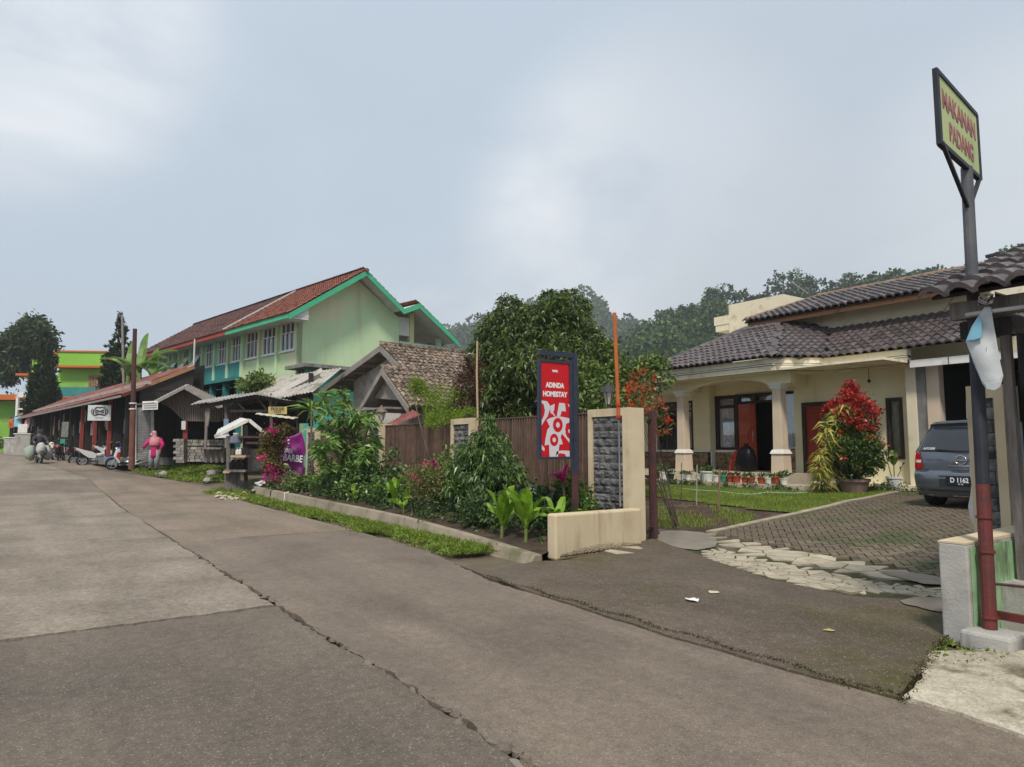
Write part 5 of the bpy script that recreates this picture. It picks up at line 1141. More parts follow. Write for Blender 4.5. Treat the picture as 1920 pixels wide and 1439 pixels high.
# dense shrub in the bed
db = [(-10.95, 7.05, 1.05, .55, .55, .55), (-10.95, 7.05, 1.5, .4, .4, .42), (-11.25, 6.85, .9, .42, .42, .45), (-10.6, 7.15, .95, .42, .42, .5), (-10.9, 7.0, 1.85, .2, .2, .25), (-11.4, 7.0, .65, .3, .3, .35)]
bush('dense_shrub', 'dense dark green shrub with drooping leaves left of the red sign', 'shrub', (-10.95, 7.05, .28), db, 420, 22, .105, .036, Ld, .05, spread=.2, shell=.55, droop=.6, up=-.2)
rbk = [(-12.3, 6.35, .95, .34, .34, .3), (-11.95, 6.5, .95, .34, .34, .3), (-12.1, 6.3, .75, .4, .4, .28), (-11.7, 6.55, .85, .28, .28, .28), (-12.5, 6.5, .8, .28, .28, .25)]
bush('rose_bush', 'open flowering bush with pink blooms in front of the fence', 'shrub', (-12.05, 6.4, .22), rbk, 130, 20, .06, .03, Lr, .035, spread=.4, shell=.3, stems=12, extra=[('bloom', [(-12.1, 6.3, 1.05, .4, .35, .22)], 7, 10, .05, .05, Lpk, .05), ('bloom', [(*DP(815, 868, 12.9), .05, .05, .05)], 2, 14, .06, .06, Lmg, .5)])
bush('leafy_shrub', 'yellow-green leafy shrub between the rose bush and a fence pillar', 'shrub', (-12.3, 7.2, .3), [(-12.3, 7.2, 1.1, .4, .3, .5), (-12.9, 7.2, .9, .4, .3, .45), (-11.8, 7.3, .9, .3, .3, .4)], 120, 18, .10, .05, Lg, .03, spread=.35, shell=.3)
# frangipani: whorls of long leaves on bare branches
ft = thing('frangipani_tree', 'tall frangipani shrub with long pale leaves before the fence', 'tree', (-16.6, 6.85, .25)); fb = MB(); tips = []
for k in range(46):
    u, v, d = random.uniform(590, 705), random.uniform(722, 880), random.uniform(16.6, 17.8)
    if v < 760 and random.random() < .4: v += 40
    q = DP(u, v, d); limb(fb, Vector((-16.6, 6.85, .25)) + Vector((random.gauss(0, .08), random.gauss(0, .08), random.uniform(0, .8))), q, .035, .014, 6, .1); tips.append(q)
fb.build('branches', m_['bark'], ft)
C, Dd, LL = [], [], []
for q in tips:
    for i in range(36):
        a = random.random() * 6.283; e = random.uniform(-.5, 1.0); C.append(q + Vector((random.gauss(0, .05), random.gauss(0, .05), random.uniform(-.22, .02)))); Dd.append((math.cos(a), math.sin(a), e)); LL.append(random.uniform(.16, .34))
C = np.array(C) - np.array(offs(ft)); put('crown', mesh_np('crown', leaf_quads(C, np.array(Dd), np.array(LL), np.array(LL) * .24, droop=.35), Lf), ft)
bush('frangipani_undergrowth', 'dark leafy shrub at the foot of the frangipani', 'shrub', (-16.3, 6.7, .25), [(-16.3, 6.7, .8, .55, .5, .5), (-15.9, 6.6, .55, .45, .4, .35), (-16.8, 6.7, .6, .4, .4, .4), (-15.6, 7.2, .9, .45, .35, .5)], 200, 18, .13, .05, Ld, .03, spread=.3, shell=.3)
# palm-like plant left of it and bougainvillea by the banner
pt = thing('dracaena_plant', 'spiky palm-like plant with arching leaves by the end fence pillar', 'plant', (-20.4, 7.1, .28)); n = 46
tipc = Vector(DP(584, 768, 20.6)); MB().tube([(-20.4, 7.1, .25), (-20.5, 7.0, 1.2), tipc], [.05, .035, .03], 7).build('stem', m_['bark'], pt, smooth=True)
a = rng.random(n) * 6.283; Dd = np.c_[np.cos(a), np.sin(a), rng.uniform(-.2, 1.2, n)]; put('foliage', mesh_np('foliage', leaf_quads(np.tile(np.array(tipc - offs(pt)), (n, 1)), Dd, rng.uniform(.5, .85, n), .06, droop=.25), Lf), pt)
bb = [(*DP(u, v, d), r, r, r) for (u, v, d, r) in ((527, 808, 21.4, .22), (510, 822, 21.4, .3), (505, 850, 21.4, .34), (520, 835, 21.4, .25), (515, 875, 21.2, .3), (543, 808, 21.6, .16))]
bush('bougainvillea', 'orange-tinged flowering bougainvillea in front of the purple banner', 'shrub', (-21.4, 6.3, .28), bb, 230, 20, .08, .05, Lb, .05, spread=.3, shell=.35, extra=[('bloom', [(*DP(510, 810, 20.8), .12, .12, .12)], 6, 9, .08, .06, Lmg, .8), ('bloom', [(*DP(508, 890, 20.3), .2, .2, .2)], 12, 9, .08, .06, Lmg, .6), ('bloom', [(*DP(492, 855, 20.4), .1, .1, .1)], 4, 10, .07, .06, Lpk, .5)])
bush('variegated_shrub', 'pale pink and green variegated shrub below the purple banner', 'shrub', (-20.6, 6.6, .28), [(*DP(545, 898, 20.6), .2, .2, .2), (*DP(535, 908, 20.4), .24, .24, .16)], 70, 18, .09, .04, LEAF('leaf_pale', [(.12, .12, .04), (.35, .28, .20), (.08, .09, .03), (.25, .12, .10)], .5, .25, .3), .03, spread=.3, shell=.3)
# broad-leaf turmeric plants, leaf by leaf
def broad_leaf(base, az, el, L, W, bend, n=7, roll=0.0, und=.03):
    b = MB(); d = Vector((math.cos(az), math.sin(az), 0)); s_ = Vector((-math.sin(az), math.cos(az), 0)); p = Vector(base); e = el; rows_ = []
    for k in range(n + 1):
        t = k / n; w_ = W * (math.sin(math.pi * min(1, t * .93 + .05)) ** .75) * (1 if t < .97 else .15); up_ = Vector((-d.x * math.sin(e), -d.y * math.sin(e), math.cos(e)))
        rows_.append((p + s_ * w_ * .5 + up_ * (w_ * .22 + und * math.sin(t * 9)), p, p - s_ * w_ * .5 + up_ * (w_ * .22 + und * math.cos(t * 8))))
        p = p + (d * math.cos(e) + Vector((0, 0, math.sin(e)))) * (L / n); e -= bend / n
    for a, c in zip(rows_, rows_[1:]): b.face(a[0], a[1], c[1], c[0]); b.face(a[1], a[2], c[2], c[1])
    return b
def turmeric(x, y, s, label, n=9, seed=0, flat=False):
    rr = random.Random(seed); z = bedz(x, y); t = thing('turmeric_plant', label, 'plant', (x, y, z), 0, 'broad-leaved bright green plants in the bed')
    MB().tube([(x, y, z - .05), (x + .02, y, z + .3 * s)], [.03 * s, .018 * s], 7).build('stem', m_['green_stem'], t)
    for k in range(n):
        az = 6.283 * k / n + rr.uniform(-.4, .4); el = rr.uniform(.7, 1.35) if not flat or k % 2 else rr.uniform(.2, .6); L = s * rr.uniform(.38, .62)
        base = Vector((x + .02 * math.cos(az), y + .02 * math.sin(az), z + s * rr.uniform(.12, .42)))
        b = broad_leaf(base, az, el, L, L * .32, rr.uniform(.2, .9)); b.build('leaf', Lt, t, smooth=True)
turmeric(-8.95, 6.05, .95, 'bright green broad-leaved plant, left one of the tall pair by the low wall', 10, 1)
turmeric(-8.42, 6.12, 1.0, 'bright green broad-leaved plant, right one of the tall pair by the low wall', 11, 2)
turmeric(-8.30, 6.62, .8, 'bright green broad-leaved plant leaning over the low cream wall', 8, 3, True)
turmeric(-13.2, 6.25, .75, 'bright green broad-leaved plant in front of the third fence panel', 8, 4)
turmeric(-12.35, 6.05, .6, 'small broad-leaved plant just left of the rose bush stems', 6, 5)
turmeric(-18.7, 6.45, .7, 'lime green broad-leaved plant near the purple banner end of the bed', 7, 6)
turmeric(-15.2, 6.2, .55, 'small lime broad-leaved plant below the frangipani', 6, 7)
# red cordyline
ct = thing('red_ti_plant', 'crimson ti plant with arching leaves right beside the sign post', 'plant', (-8.55, 7.0, bedz(-8.55, 7.0)))
c0 = PX(1056, 905, -8.55); MB().tube([(-8.55, 7.0, .25), tuple(c0)], .018, 6).build('stem', m_['bark'], ct)
for k in range(13):
    az = random.random() * 6.283; broad_leaf(c0 + Vector((0, 0, random.uniform(-.02, .14))), az, random.uniform(.3, 1.3), random.uniform(.22, .36), .06, random.uniform(.5, 1.4), und=.004).build('leaf', Lmg, ct, smooth=True)
bush('round_shrub', 'small round bright green shrub behind the low wall right of the sign post', 'shrub', (-8.75, 7.35, .3), [(-8.75, 7.35, .62, .34, .3, .3), (-8.6, 7.3, .5, .3, .3, .25), (-9.0, 7.4, .9, .2, .2, .2)], 110, 16, .085, .05, LEAF('leaf_round', [(.03, .07, .012), (.07, .14, .02), (.13, .2, .035)], .4, .25), .03, spread=.3, shell=.4)
bush('big_leaf_shrub', 'dull green large-leaved shrub behind the tall broad-leaved pair', 'shrub', (-9.3, 7.0, .28), [(-9.3, 7.0, .55, .4, .35, .3), (-9.7, 7.1, .5, .35, .3, .28), (-8.95, 6.95, .5, .3, .3, .25)], 60, 9, .17, .12, LEAF('leaf_big', [(.02, .045, .018), (.045, .08, .03), (.08, .12, .045)], .4, .2), .03, spread=.4, shell=.3, droop=.4)
# ground cover in the bed
P_ = []
for k in range(560):
    x = random.uniform(-22.2, -7.9); y = ky(x) + .22 + random.random() ** .7 * 1.7
    hgt = (.10 + .28 * random.random()) * (1 if x < -9.6 else .5) * (.5 + .5 * (math.sin(x * 2.3) * math.sin(y * 3.1 + x) + 1))
    if math.sin(x * 1.9 + 2) + math.sin(x * 4.1) < -.6 and random.random() < .7: continue
    P_.append((x, y, bedz(x, y) + hgt * .4, .17, .17, hgt))
tag(put('bed_ground_cover', mesh_np('bed_ground_cover', blob_leaves(P_, len(P_) * 4, 11, .085, .04, .55, .2, .25), Lc)), 'low dark leafy ground cover filling the planting bed', 'ground cover', kind='stuff')
for (x, y, r, mt, lab) in ((-14.3, 6.5, .38, Ld, 'dark low shrub in the bed left of the rose bush'), (-17.6, 6.4, .42, Ld, 'low dark shrub in the bed before the third pillar'), (-19.6, 6.3, .3, Lg, 'leafy green shrub at the kerb below the brick plinth'), (-10.0, 6.4, .34, Lc, 'low bluish-green shrub in the bed before the dense shrub'), (-20.9, 6.1, .26, Ld, 'dark green low shrub at the far corner of the kerb')):
    bush('low_shrub', lab, 'shrub', (x, y, bedz(x, y)), [(x, y, bedz(x, y) + r * .7, r, r, r * .8), (x + .25, y + .1, bedz(x, y) + r * .5, r * .7, r * .7, r * .6)], 80, 16, .10, .045, mt, .02, spread=.35, shell=.35, group='low shrubs in the bed')
# orange flowering shrub at the gate
ob = [(*DP(u, v, d), r, r, r * 1.1) for (u, v, d, r) in ((1190, 740, 12.2, .2), (1205, 715, 12.4, .2), (1215, 750, 12.2, .2), (1235, 770, 12, .16), (1245, 800, 12, .14), (1195, 765, 12, .16))]
bush('orange_flower_shrub', 'scarlet and orange flowering shrub leaning over the gate pillar', 'shrub', (-8.6, 9.6, .1), ob, 60, 13, .075, .026, LEAF('leaf_ixora', [(.03, .06, .02), (.10, .14, .04), (.3, .14, .05)], .5, .25), .025, spread=.4, shell=.2, stems=7, extra=[('bloom', ob, 42, 12, .06, .03, Lor, .25), ('bloom', [(*DP(1238, 757, 12), .06, .06, .06)], 4, 10, .05, .04, Lred, .5), ('bloom', [(*DP(1247, 786, 12), .06, .06, .06)], 4, 10, .05, .04, Lred, .5)])
# potted photinia, cordyline, taro pot
pp = PG(1602, 925); pp.x, pp.y = -8.75, 15.75; pp.z = gz(pp.x, pp.y)
T_ = thing('potted_photinia', 'round photinia shrub with fiery red top in a pinkish pot on the lawn', 'potted shrub', pp)
MB().lathe([(.24, 0), (.33, .26), (.36, .27), (.36, .33), (.31, .33), (.29, .28), (.02, .27)], n=20).build('pot', m_['pot_pink'], T_, world=False)
b = MB(); [limb(b, (random.gauss(0, .04), random.gauss(0, .04), .25), (random.gauss(0, .3), random.gauss(0, .3), random.uniform(.8, 1.6)), .035, .01, 5) for _ in range(9)]; b.build('stem', m_['bark'], T_, world=False)
def pleaf(bl, nc, per, mt, nm_, sp_=.16, sh=.75): put(nm_, mesh_np(nm_, blob_leaves(bl, nc, per, .085, .036, sp_, sh, .1, .35), mt), T_)
pleaf([(0, 0, 1.05, .66, .66, .62), (0, 0, .75, .62, .62, .4), (-.05, 0, 1.55, .55, .55, .5)], 560, 20, Lph, 'foliage', .16, .6)
pleaf([(.05, 0, 1.88, .48, .48, .42), (.0, 0, 2.2, .25, .25, .3), (-.3, -.1, 1.9, .25, .25, .25)], 200, 17, Lred, 'red_foliage', .2, .6)
pleaf([(0, 0, 2.47, .08, .08, .16)], 16, 10, Lred, 'red_foliage', .4, .2)
pleaf([(.2, -.1, 1.75, .5, .5, .35)], 60, 18, Lred, 'red_foliage', .14, .9)
pleaf([(0, -.05, 1.1, .68, .68, .62)], 34, 16, Lorl, 'orange_foliage', .09, .97)
pleaf([(0, -.3, 1.25, .22, .22, .12)], 14, 12, Lt, 'new_leaves', .5, .3)
yt = thing('cordyline_clump', 'tall yellow striped cordyline canes growing left of the red photinia', 'plant', (-9.55, 15.45, .46)); C, Dd, LL = [], [], []
for (u0, v0, u1, v1) in ((1540, 918, 1538, 850), (1546, 920, 1550, 790), (1552, 920, 1572, 768), (1550, 918, 1590, 756), (1543, 918, 1533, 880), (1548, 919, 1560, 820)):
    a, c = DP(u0, v0, 16.3), DP(u1, v1, 15.9); a.z = .44; MB().tube([a, a.lerp(c, .5) + Vector((.02, 0, 0)), c], [.016, .013, .01], 6).build('cane', m_['green_stem'], yt)
    for k in range(64):
        t = random.random() ** .5; az = random.random() * 6.283; C.append(a.lerp(c, t)); Dd.append((math.cos(az), math.sin(az), random.uniform(-.2, .9))); LL.append(random.uniform(.2, .42))
put('foliage', mesh_np('foliage', leaf_quads(np.array(C) - np.array(offs(yt)), np.array(Dd), np.array(LL), .05, droop=.55), Lcy), yt)
et = thing('potted_taro', 'white pot with upright elephant-ear leaves beside the parked car', 'potted plant', (-8.45, 17.0, .5))
MB().lathe([(.13, 0), (.17, .26), (.185, .27), (.185, .32), (.16, .32), (.15, .28), (.01, .27)], n=14).build('pot', m_['pot_white'], et, world=False)
for k, (az, L) in enumerate(((3.6, .42), (2.0, .3), (5.2, .28), (.6, .2))):
    st_ = Vector((.05 * math.cos(az), .05 * math.sin(az), .28)); tp_ = st_ + Vector((.1 * math.cos(az), .1 * math.sin(az), .5 - .1 * k)); MB().tube([st_, tp_], .012, 5).build('stalk', m_['green_stem'], et, world=False)
    broad_leaf(tp_, az, 1.25, L, L * .62, .5).build('leaf', Lg, et, world=False, smooth=True)
lw_ = [Vector((x, 15.15 + random.uniform(-.12, .1))) for x in ()]
P_ = [(random.uniform(-16, -9.9), 15.15 + random.gauss(0, .05), .5, .12, .1, random.uniform(.06, .14)) for _ in range(70)] + [(random.uniform(-9.9, -7.9), 16.7 + random.gauss(0, .1), .5, .14, .14, random.uniform(.08, .18)) for _ in range(34)]
tag(put('step_edge_weeds', mesh_np('step_edge_weeds', blob_leaves(P_, 420, 12, .07, .03, .5, .2, .2), Lc)), 'dark weedy plants along the foot of the porch step', 'weeds', kind='stuff')

# ================================================================ forested hills and haze
M('hill_ground', (.020, .035, .014), (.035, .055, .020), .02, .95)
Lh = LEAF('hill_leaf', [(.014, .036, .014), (.036, .075, .022), (.07, .115, .034), (.11, .15, .05)], .7, .1, .2, .05, (.5, 1.6))
def hill(name, ridge, d, dbase, ntree, size, label):
    us = np.linspace(ridge[0][0], ridge[-1][0], 70); rows_ = 12; b = MB(); P = []
    for j in range(rows_ + 3):
        for i, u in enumerate(us):
            v = itp(u, ridge); top = DP(u, v, d); bs = DP(u, 835, dbase); bs.z = -1.5; t = j / rows_
            if t <= 1: p = bs.lerp(top, t); p.z = -1.5 + (top.z + 1.5) * (t ** .85) + 3 * math.sin(u * .05 + j) * t * (1 - t)
            else: p = top + (top - bs).normalized() * (t - 1) * d * .5; p.z = top.z * max(0, 1 - (t - 1) * 4) - 1
            b.v.append(tuple(p)); P.append(p)
    n = len(us); b.f = [(j * n + i, j * n + i + 1, (j + 1) * n + i + 1, (j + 1) * n + i) for j in range(rows_ + 2) for i in range(n - 1)]
    tag(put(name, b.mesh(name, m_['hill_ground'], smooth=True)), kind='structure')
    A = np.array([tuple(p) for p in P]).reshape(rows_ + 3, n, 3); k = ntree
    fj = rng.uniform(.15, 1, k) ** .8 * rows_; fi = rng.uniform(0, n - 1.01, k); j0 = np.minimum(fj.astype(int), rows_ - 1); i0 = fi.astype(int); tj = (fj - j0)[:, None]; ti = (fi - i0)[:, None]
    C = (A[j0, i0] * (1 - tj) * (1 - ti) + A[j0 + 1, i0] * tj * (1 - ti) + A[j0, i0 + 1] * (1 - tj) * ti + A[j0 + 1, i0 + 1] * tj * ti)
    s = size * rng.uniform(.45, 1.0, k) * (1 + .8 * (rng.random(k) > .85)); per = 64
    d3 = unit(rng.normal(size=(k * per, 3))); d3[:, 2] = np.abs(d3[:, 2]) * 1.0 - .25; sr = np.repeat(s, per)[:, None]
    Q = np.repeat(C, per, 0) + d3 * sr * np.array([1, 1, 1.15]) * rng.uniform(.7, 1.05, (k * per, 1)) + np.c_[np.zeros((k * per, 2)), sr * .9]
    V = leaf_quads(Q, d3 + rng.normal(size=d3.shape) * .6, (sr * .44).ravel(), (sr * .33).ravel(), droop=.1)
    tag(put('hill_forest', mesh_np('hill_forest', V, Lh)), label, 'forest', kind='stuff')
NR = [(1090, 690), (1140, 672), (1180, 652), (1230, 622), (1290, 600), (1340, 582), (1400, 600), (1450, 588), (1500, 570), (1560, 555), (1640, 535), (1760, 520), (1860, 506), (1920, 490), (2050, 470), (2300, 430)]
hill('near_hill', NR, 240, 120, 3600, 2.1, 'dark green forest covering the nearer hill behind the house')
FR = [(560, 720), (700, 690), (780, 660), (850, 634), (900, 616), (960, 592), (1030, 575), (1062, 562), (1090, 561), (1115, 572), (1140, 596), (1165, 612), (1200, 622), (1260, 640), (1330, 670), (1420, 700)]
hill('far_hill', FR, 560, 330, 2800, 4.4, 'blue hazy forest on the farther hill behind the large tree')
for k, (u, h_, kind) in enumerate(((1243, 30, 0), (1262, 26, 0), (1283, 24, 0), (1335, 36, 0), (1357, 42, 0), (1378, 36, 0), (1402, 50, 1), (1413, 34, 2), (1428, 34, 2), (1443, 58, 1), (1456, 64, 1), (1470, 60, 1), (1484, 58, 1), (1495, 52, 0), (1515, 40, 0), (1300, 18, 2), (1105, 0, 0))[:16]):
    d = 238; b0 = DP(u, itp(u, NR) + 4, d); H_ = 1.3 * h_ * d / FPX
    t = thing('ridge_tree', ['round-topped tree', 'tall slender conifer', 'small palm-like tree'][kind] + ' on the hill ridge, number %s from the left along the skyline' % ['one', 'two', 'three', 'five', 'six', 'seven', 'eight', 'nine', 'ten', 'eleven', 'twelve', 'thirteen', 'fourteen', 'fifteen', 'sixteen', 'four'][k], 'tree', b0, 0, 'trees standing out on the ridge')
    MB().tube([(0, 0, -2), (random.uniform(-.3, .3), 0, H_ * .9)], [.35, .12], 5).build('trunk', m_['bark'], t, world=False)
    if kind == 1: bl = [(random.gauss(0, .4), random.gauss(0, .4), H_ * q, 1.9 * (1.05 - q) + .35, 1.9 * (1.05 - q) + .35, H_ * .08) for q in np.linspace(.25, .98, 8)]
    elif kind == 2: bl = [(0, 0, H_ * .88, 1.5, 1.5, .8)]
    else: bl = [(random.gauss(0, H_ * .16), random.gauss(0, H_ * .16), H_ * random.uniform(.55, .95), H_ * .22, H_ * .22, H_ * .16) for _ in range(6)]
    put('crown', mesh_np('crown', blob_leaves(bl, 60, 9, .85, .6, .35, .3), Lh), t)
# ================================================================ left side: helpers for rotated frames
def LV(t, P):
    P = Vector(P) - t.location; c, s_ = math.cos(-t.rotation_euler.z), math.sin(-t.rotation_euler.z); return Vector((P.x * c - P.y * s_, P.x * s_ + P.y * c, P.z))
def facing(extra=0.0): return PSI + R(extra)   # rotation of a frame whose local x runs to the right across the view and local y runs away
M('school_green', (.46, .62, .37), (.52, .66, .41), .6, .85, .002, 40, stain=((.64, .60, .40), .42, .48, .64), streak=((.46, .50, .29), 1.4, .50, .70))
M('school_mint', (.40, .62, .42), (.46, .68, .48), .8, .85, stain=((.5, .56, .36), .5, .5, .65)); M('school_teal', (.035, .20, .20), (.05, .25, .24), 1.2, .7, stain=((.03, .14, .15), .8, .5, .65)); M('trim_green', (.06, .38, .20), (.08, .44, .25), 1.5, .6)
M('trim_red', (.42, .05, .04), (.34, .04, .03), 2, .6); M('soffit', (.62, .62, .58), (.52, .52, .48), 2, .8); M('clay_tile', (.17, .055, .038), (.28, .105, .07), 5, .85, .004, 40, stain=((.08, .04, .035), 3.0, .5, .62))
M('old_tile', (.15, .105, .08), (.30, .235, .175), 5, .9, .006, 40, obj=.35, stain=((.075, .055, .042), 8, .47, .56)); M('white_frame', (.7, .72, .70), None, rough=.6); M('yellow_wall', (.62, .60, .30), (.55, .55, .28), 1, .8)
sc = thing('school_building', 'long two-storey green building with red tiled roof and rows of windows', 'building', (-32.94, 10.46, .5), R(9.9))
Z0 = .5; zz = lambda z: z - Z0
near = [(-1.78, -.38), (-3.78, -2.34), (-5.78, -4.34)]; far = [(-7.6 - 1.86 * k, -6.45 - 1.86 * k) for k in range(8)]
def lbox(b, x0, x1, y0, y1, z0, z1): return b.box(x0, x1, y0, y1, zz(z0), zz(z1))
def lwall(b, y0, y1, x0, x1, z0, z1, holes): return wall_y(b, y0, y1, x0, x1, zz(z0), zz(z1), [(h[0], h[1], zz(h[2]), zz(h[3])) for h in holes])
b = lwall(MB(), 0, .2, -6.1, 0, .5, 8.0, [(a, c, 6.25, 7.63) for a, c in near]); b.build('near_wall', m_['school_green'], sc, world=False)
b = lwall(MB(), 0, .2, -21.6, -6.1, 5.3, 8.0, [(a, c, 6.25, 7.63) for a, c in far]); b.build('far_wall', m_['school_mint'], sc, world=False)
for k in range(9):
    x = -6.1 - 1.86 * k; lbox(MB(), x - .12, x + .12, -.16, 0, 5.3, 7.9).build('pilaster', m_['school_mint'], sc, world=False)
    if k < 8: lbox(MB(), x - 1.72, x - .13, -.10, -.001, 5.35, 6.2).build('spandrel_panel', m_['school_teal'], sc, world=False)
for x in (-2.06, -4.06, -6.0): lbox(MB(), x - .1, x + .1, -.14, 0, 5.0, 7.9).build('pilaster', m_['school_green'], sc, world=False)
lbox(MB(), -21.6, -6.1, -.35, .2, 5.15, 5.32).build('floor_slab', m_['school_teal'], sc, world=False)
lbox(MB(), -21.6, -6.1, 1.6, 1.8, .5, 5.15).build('ground_floor_wall', m_['interior_dark'], sc, world=False)
for k in range(8): lbox(MB(), -6.4 - 1.86 * k, -6.15 - 1.86 * k, -.2, .1, .5, 5.15).build('ground_column', m_['school_teal'], sc, world=False)
gw = [(0, 0, zz(.5)), (0, 5.85, zz(.5)), (0, 5.85, zz(8.5)), (0, 3.1, zz(10.25)), (0, 0, zz(8.15))]
MB().extr(gw, (-.2, 0, 0)).build('gable_wall', m_['school_green'], sc, world=False)
def swin(x0, x1, op, k):
    f_ = MB(); z0, z1 = zz(6.25), zz(7.63); t_ = .05
    f_.box(x0, x0 + t_, -.02, .12, z0, z1).box(x1 - t_, x1, -.02, .12, z0, z1).box(x0 + t_, x1 - t_, -.02, .12, z0, z0 + t_).box(x0 + t_, x1 - t_, -.02, .12, z1 - t_, z1).box(x0 + t_, x1 - t_, -.018, .12, z0 + .86, z0 + .90)
    for q in (1, 2): f_.box(x0 + (x1 - x0) * q / 3 - .022, x0 + (x1 - x0) * q / 3 + .022, -.016, .12, z0 + t_, z1 - t_)
    w_ = f_.build('window', m_['white_frame'], sc, world=False)
    MB().box(x0 + t_, x1 - t_, .05, .06, z0 + t_, z1 - t_).build('pane', m_['dark_glass'], w_, world=False)
    lbox(MB(), x0 - .06, x1 + .06, -.1, .0, 6.17, 6.25).build('sill', m_['white_frame'], w_, world=False)
    if op: MB().hexa([(x0 + .3, -.5, z0 + .1), (x1 - .1, -.5, z0 + .1), (x1 - .1, -.47, z0 + .1), (x0 + .3, -.47, z0 + .1), (x0 + .3, -.05, z0 + .82), (x1 - .1, -.05, z0 + .82), (x1 - .1, -.02, z0 + .82), (x0 + .3, -.02, z0 + .82)]).build('open_sash', m_['white_frame'], w_, world=False)
for k, (a, c) in enumerate(near): swin(a, c, False, k)
for k, (a, c) in enumerate(far): swin(a, c, k > 2, k)
lbox(MB(), -21.4, -.3, 2.2, 2.3, 5.3, 8.2).build('inner_wall', m_['interior_dark'], sc, world=False)
# roof
rz_ = lambda y: 7.63 + (10.4 - 7.63) / 4.1 * (y + 1.0)
RP = [(-1.0, 7.63), (3.1, 10.4), (5.45, 8.75), (6.47, 9.2), (9.25, 7.42)]
roof_s = MB()
for (a, c) in zip(RP, RP[1:]):
    roof_s.hexa([(-21.8, a[0], zz(a[1])), (.95, a[0], zz(a[1])), (.95, c[0], zz(c[1])), (-21.8, c[0], zz(c[1])), (-21.8, a[0], zz(a[1] + .06)), (.95, a[0], zz(a[1] + .06)), (.95, c[0], zz(c[1] + .06)), (-21.8, c[0], zz(c[1] + .06))])
ro = roof_s.build('roof', m_['soffit'], sc, world=False)
sp_t = tile_proto(.24, .36, .06, 4, .06)
def loc_tiles(o, ex, ey, W, H, pred=None, gw=.215, gl=.30): return [m for m in lay_tiles(o, ex, ey, W, H, pred, gw, gl)]
T = loc_tiles((-21.8, -1.06, zz(7.70)), (1, 0, 0), (0, 4.1, 2.77), 22.7, 4.95) + loc_tiles((.95, 5.4, zz(8.85)), (-1, 0, 0), (0, -2.35, 1.65), 22.7, 2.85) + loc_tiles((.95, 9.3, zz(7.46)), (-1, 0, 0), (0, -2.78, 1.78), 22.7, 3.3)
M('maroon_tile', (.10, .050, .048), (.17, .085, .075), 3.5, .85, .004, 40, stain=((.06, .04, .04), 1.5, .5, .62))
for q, mt in ((True, 'maroon_tile'), (False, 'clay_tile')):
    tag(put('roof_tile_field', mesh_rep('roof_tile_field', sp_t[0], sp_t[1], np.array([np.array(m) for m in T if (m.translation.x < -6.3) == q]), m_[mt]), ro), kind='stuff')
for k in range(52): MB().tube([(-21.8 + .44 * k, 3.1, zz(10.46)), (-21.35 + .44 * k, 3.1, zz(10.46))], [.12, .1], 7).build('ridge_cap', m_['clay_tile'], ro, world=False)
MB().bar((-6.3, -1.1, zz(7.80)), (-6.3, 3.0, zz(10.57)), .12, .08).build('roof_flashing', m_['soffit'], ro, world=False)
for (a, c), mt in zip(zip(RP, RP[1:]), ('trim_green', 'trim_green', 'trim_green', 'trim_green')):
    MB().hexa([(.95, a[0], zz(a[1] - .22)), (1.0, a[0], zz(a[1] - .22)), (1.0, c[0], zz(c[1] - .22)), (.95, c[0], zz(c[1] - .22)), (.95, a[0], zz(a[1] + .07)), (1.0, a[0], zz(a[1] + .07)), (1.0, c[0], zz(c[1] + .07)), (.95, c[0], zz(c[1] + .07))]).build('barge_board', m_[mt], sc, world=False)
lbox(MB(), -6.1, .95, -1.05, -1.0, 7.48, 7.72).build('eave_board', m_['trim_green'], sc, world=False); lbox(MB(), -21.8, -6.1, -1.06, -1.0, 7.50, 7.74).build('eave_board', m_['trim_red'], sc, world=False)
lbox(MB(), -21.7, .9, -.98, .0, 7.58, 7.62).build('soffit_board', m_['soffit'], sc, world=False)
MB().hexa([(0, -.98, zz(7.5)), (.9, -.98, zz(7.5)), (.9, .02, zz(7.5)), (0, .02, zz(7.5)), (0, -.98, zz(7.58)), (.9, -.98, zz(7.58)), (.9, .02, zz(8.2)), (0, .02, zz(8.2))]).build('eave_return', m_['soffit'], sc, world=False)
for y in (6.75, 8.7): lbox(MB(), -.3, -.05, y - .14, y + .14, 3.0, 8.9 if y < 7 else 7.7).build('corridor_column', m_['yellow_wall'] if y < 7 else m_['school_mint'], sc, world=False)
lbox(MB(), -.3, 0, 5.9, 9.0, 6.95, 7.25).build('corridor_beam', m_['school_mint'], sc, world=False); lbox(MB(), -.28, -.1, 5.9, 6.6, 7.6, 8.6).build('corridor_infill', m_['soffit'], sc, world=False)
lbox(MB(), -21.5, -.3, 5.86, 5.9, 5, 8.3).build('corridor_wall', m_['soffit'], sc, world=False)
for k in range(5): lbox(MB(), -4.5 * k - .4, -4.5 * k - .3, 5.9, 9.2, 7.3, 7.45).build('rafter', m_['grey_post'], sc, world=False)
lbox(MB(), -.1, 1.9, -.6, 6.2, 5.18, 5.34).build('canopy_slab', m_['grey_post'], sc, world=False)
for y in (.6, 3.4): lbox(MB(), 0, 1.7, y, y + .35, 4.85, 5.18).build('canopy_beam', m_['yellow_wall'], sc, world=False)
M('turquoise', (.10, .42, .33), (.13, .48, .38), .8, .8); lbox(MB(), .9, 1.1, -.1, 6, .5, 5.18).build('lower_wall', m_['turquoise'], sc, world=False)
lbox(MB(), -10.2, -10.1, -1.15, -1.1, 5.8, 7.7).build('rain_pipe', m_['white_frame'], sc, world=False)
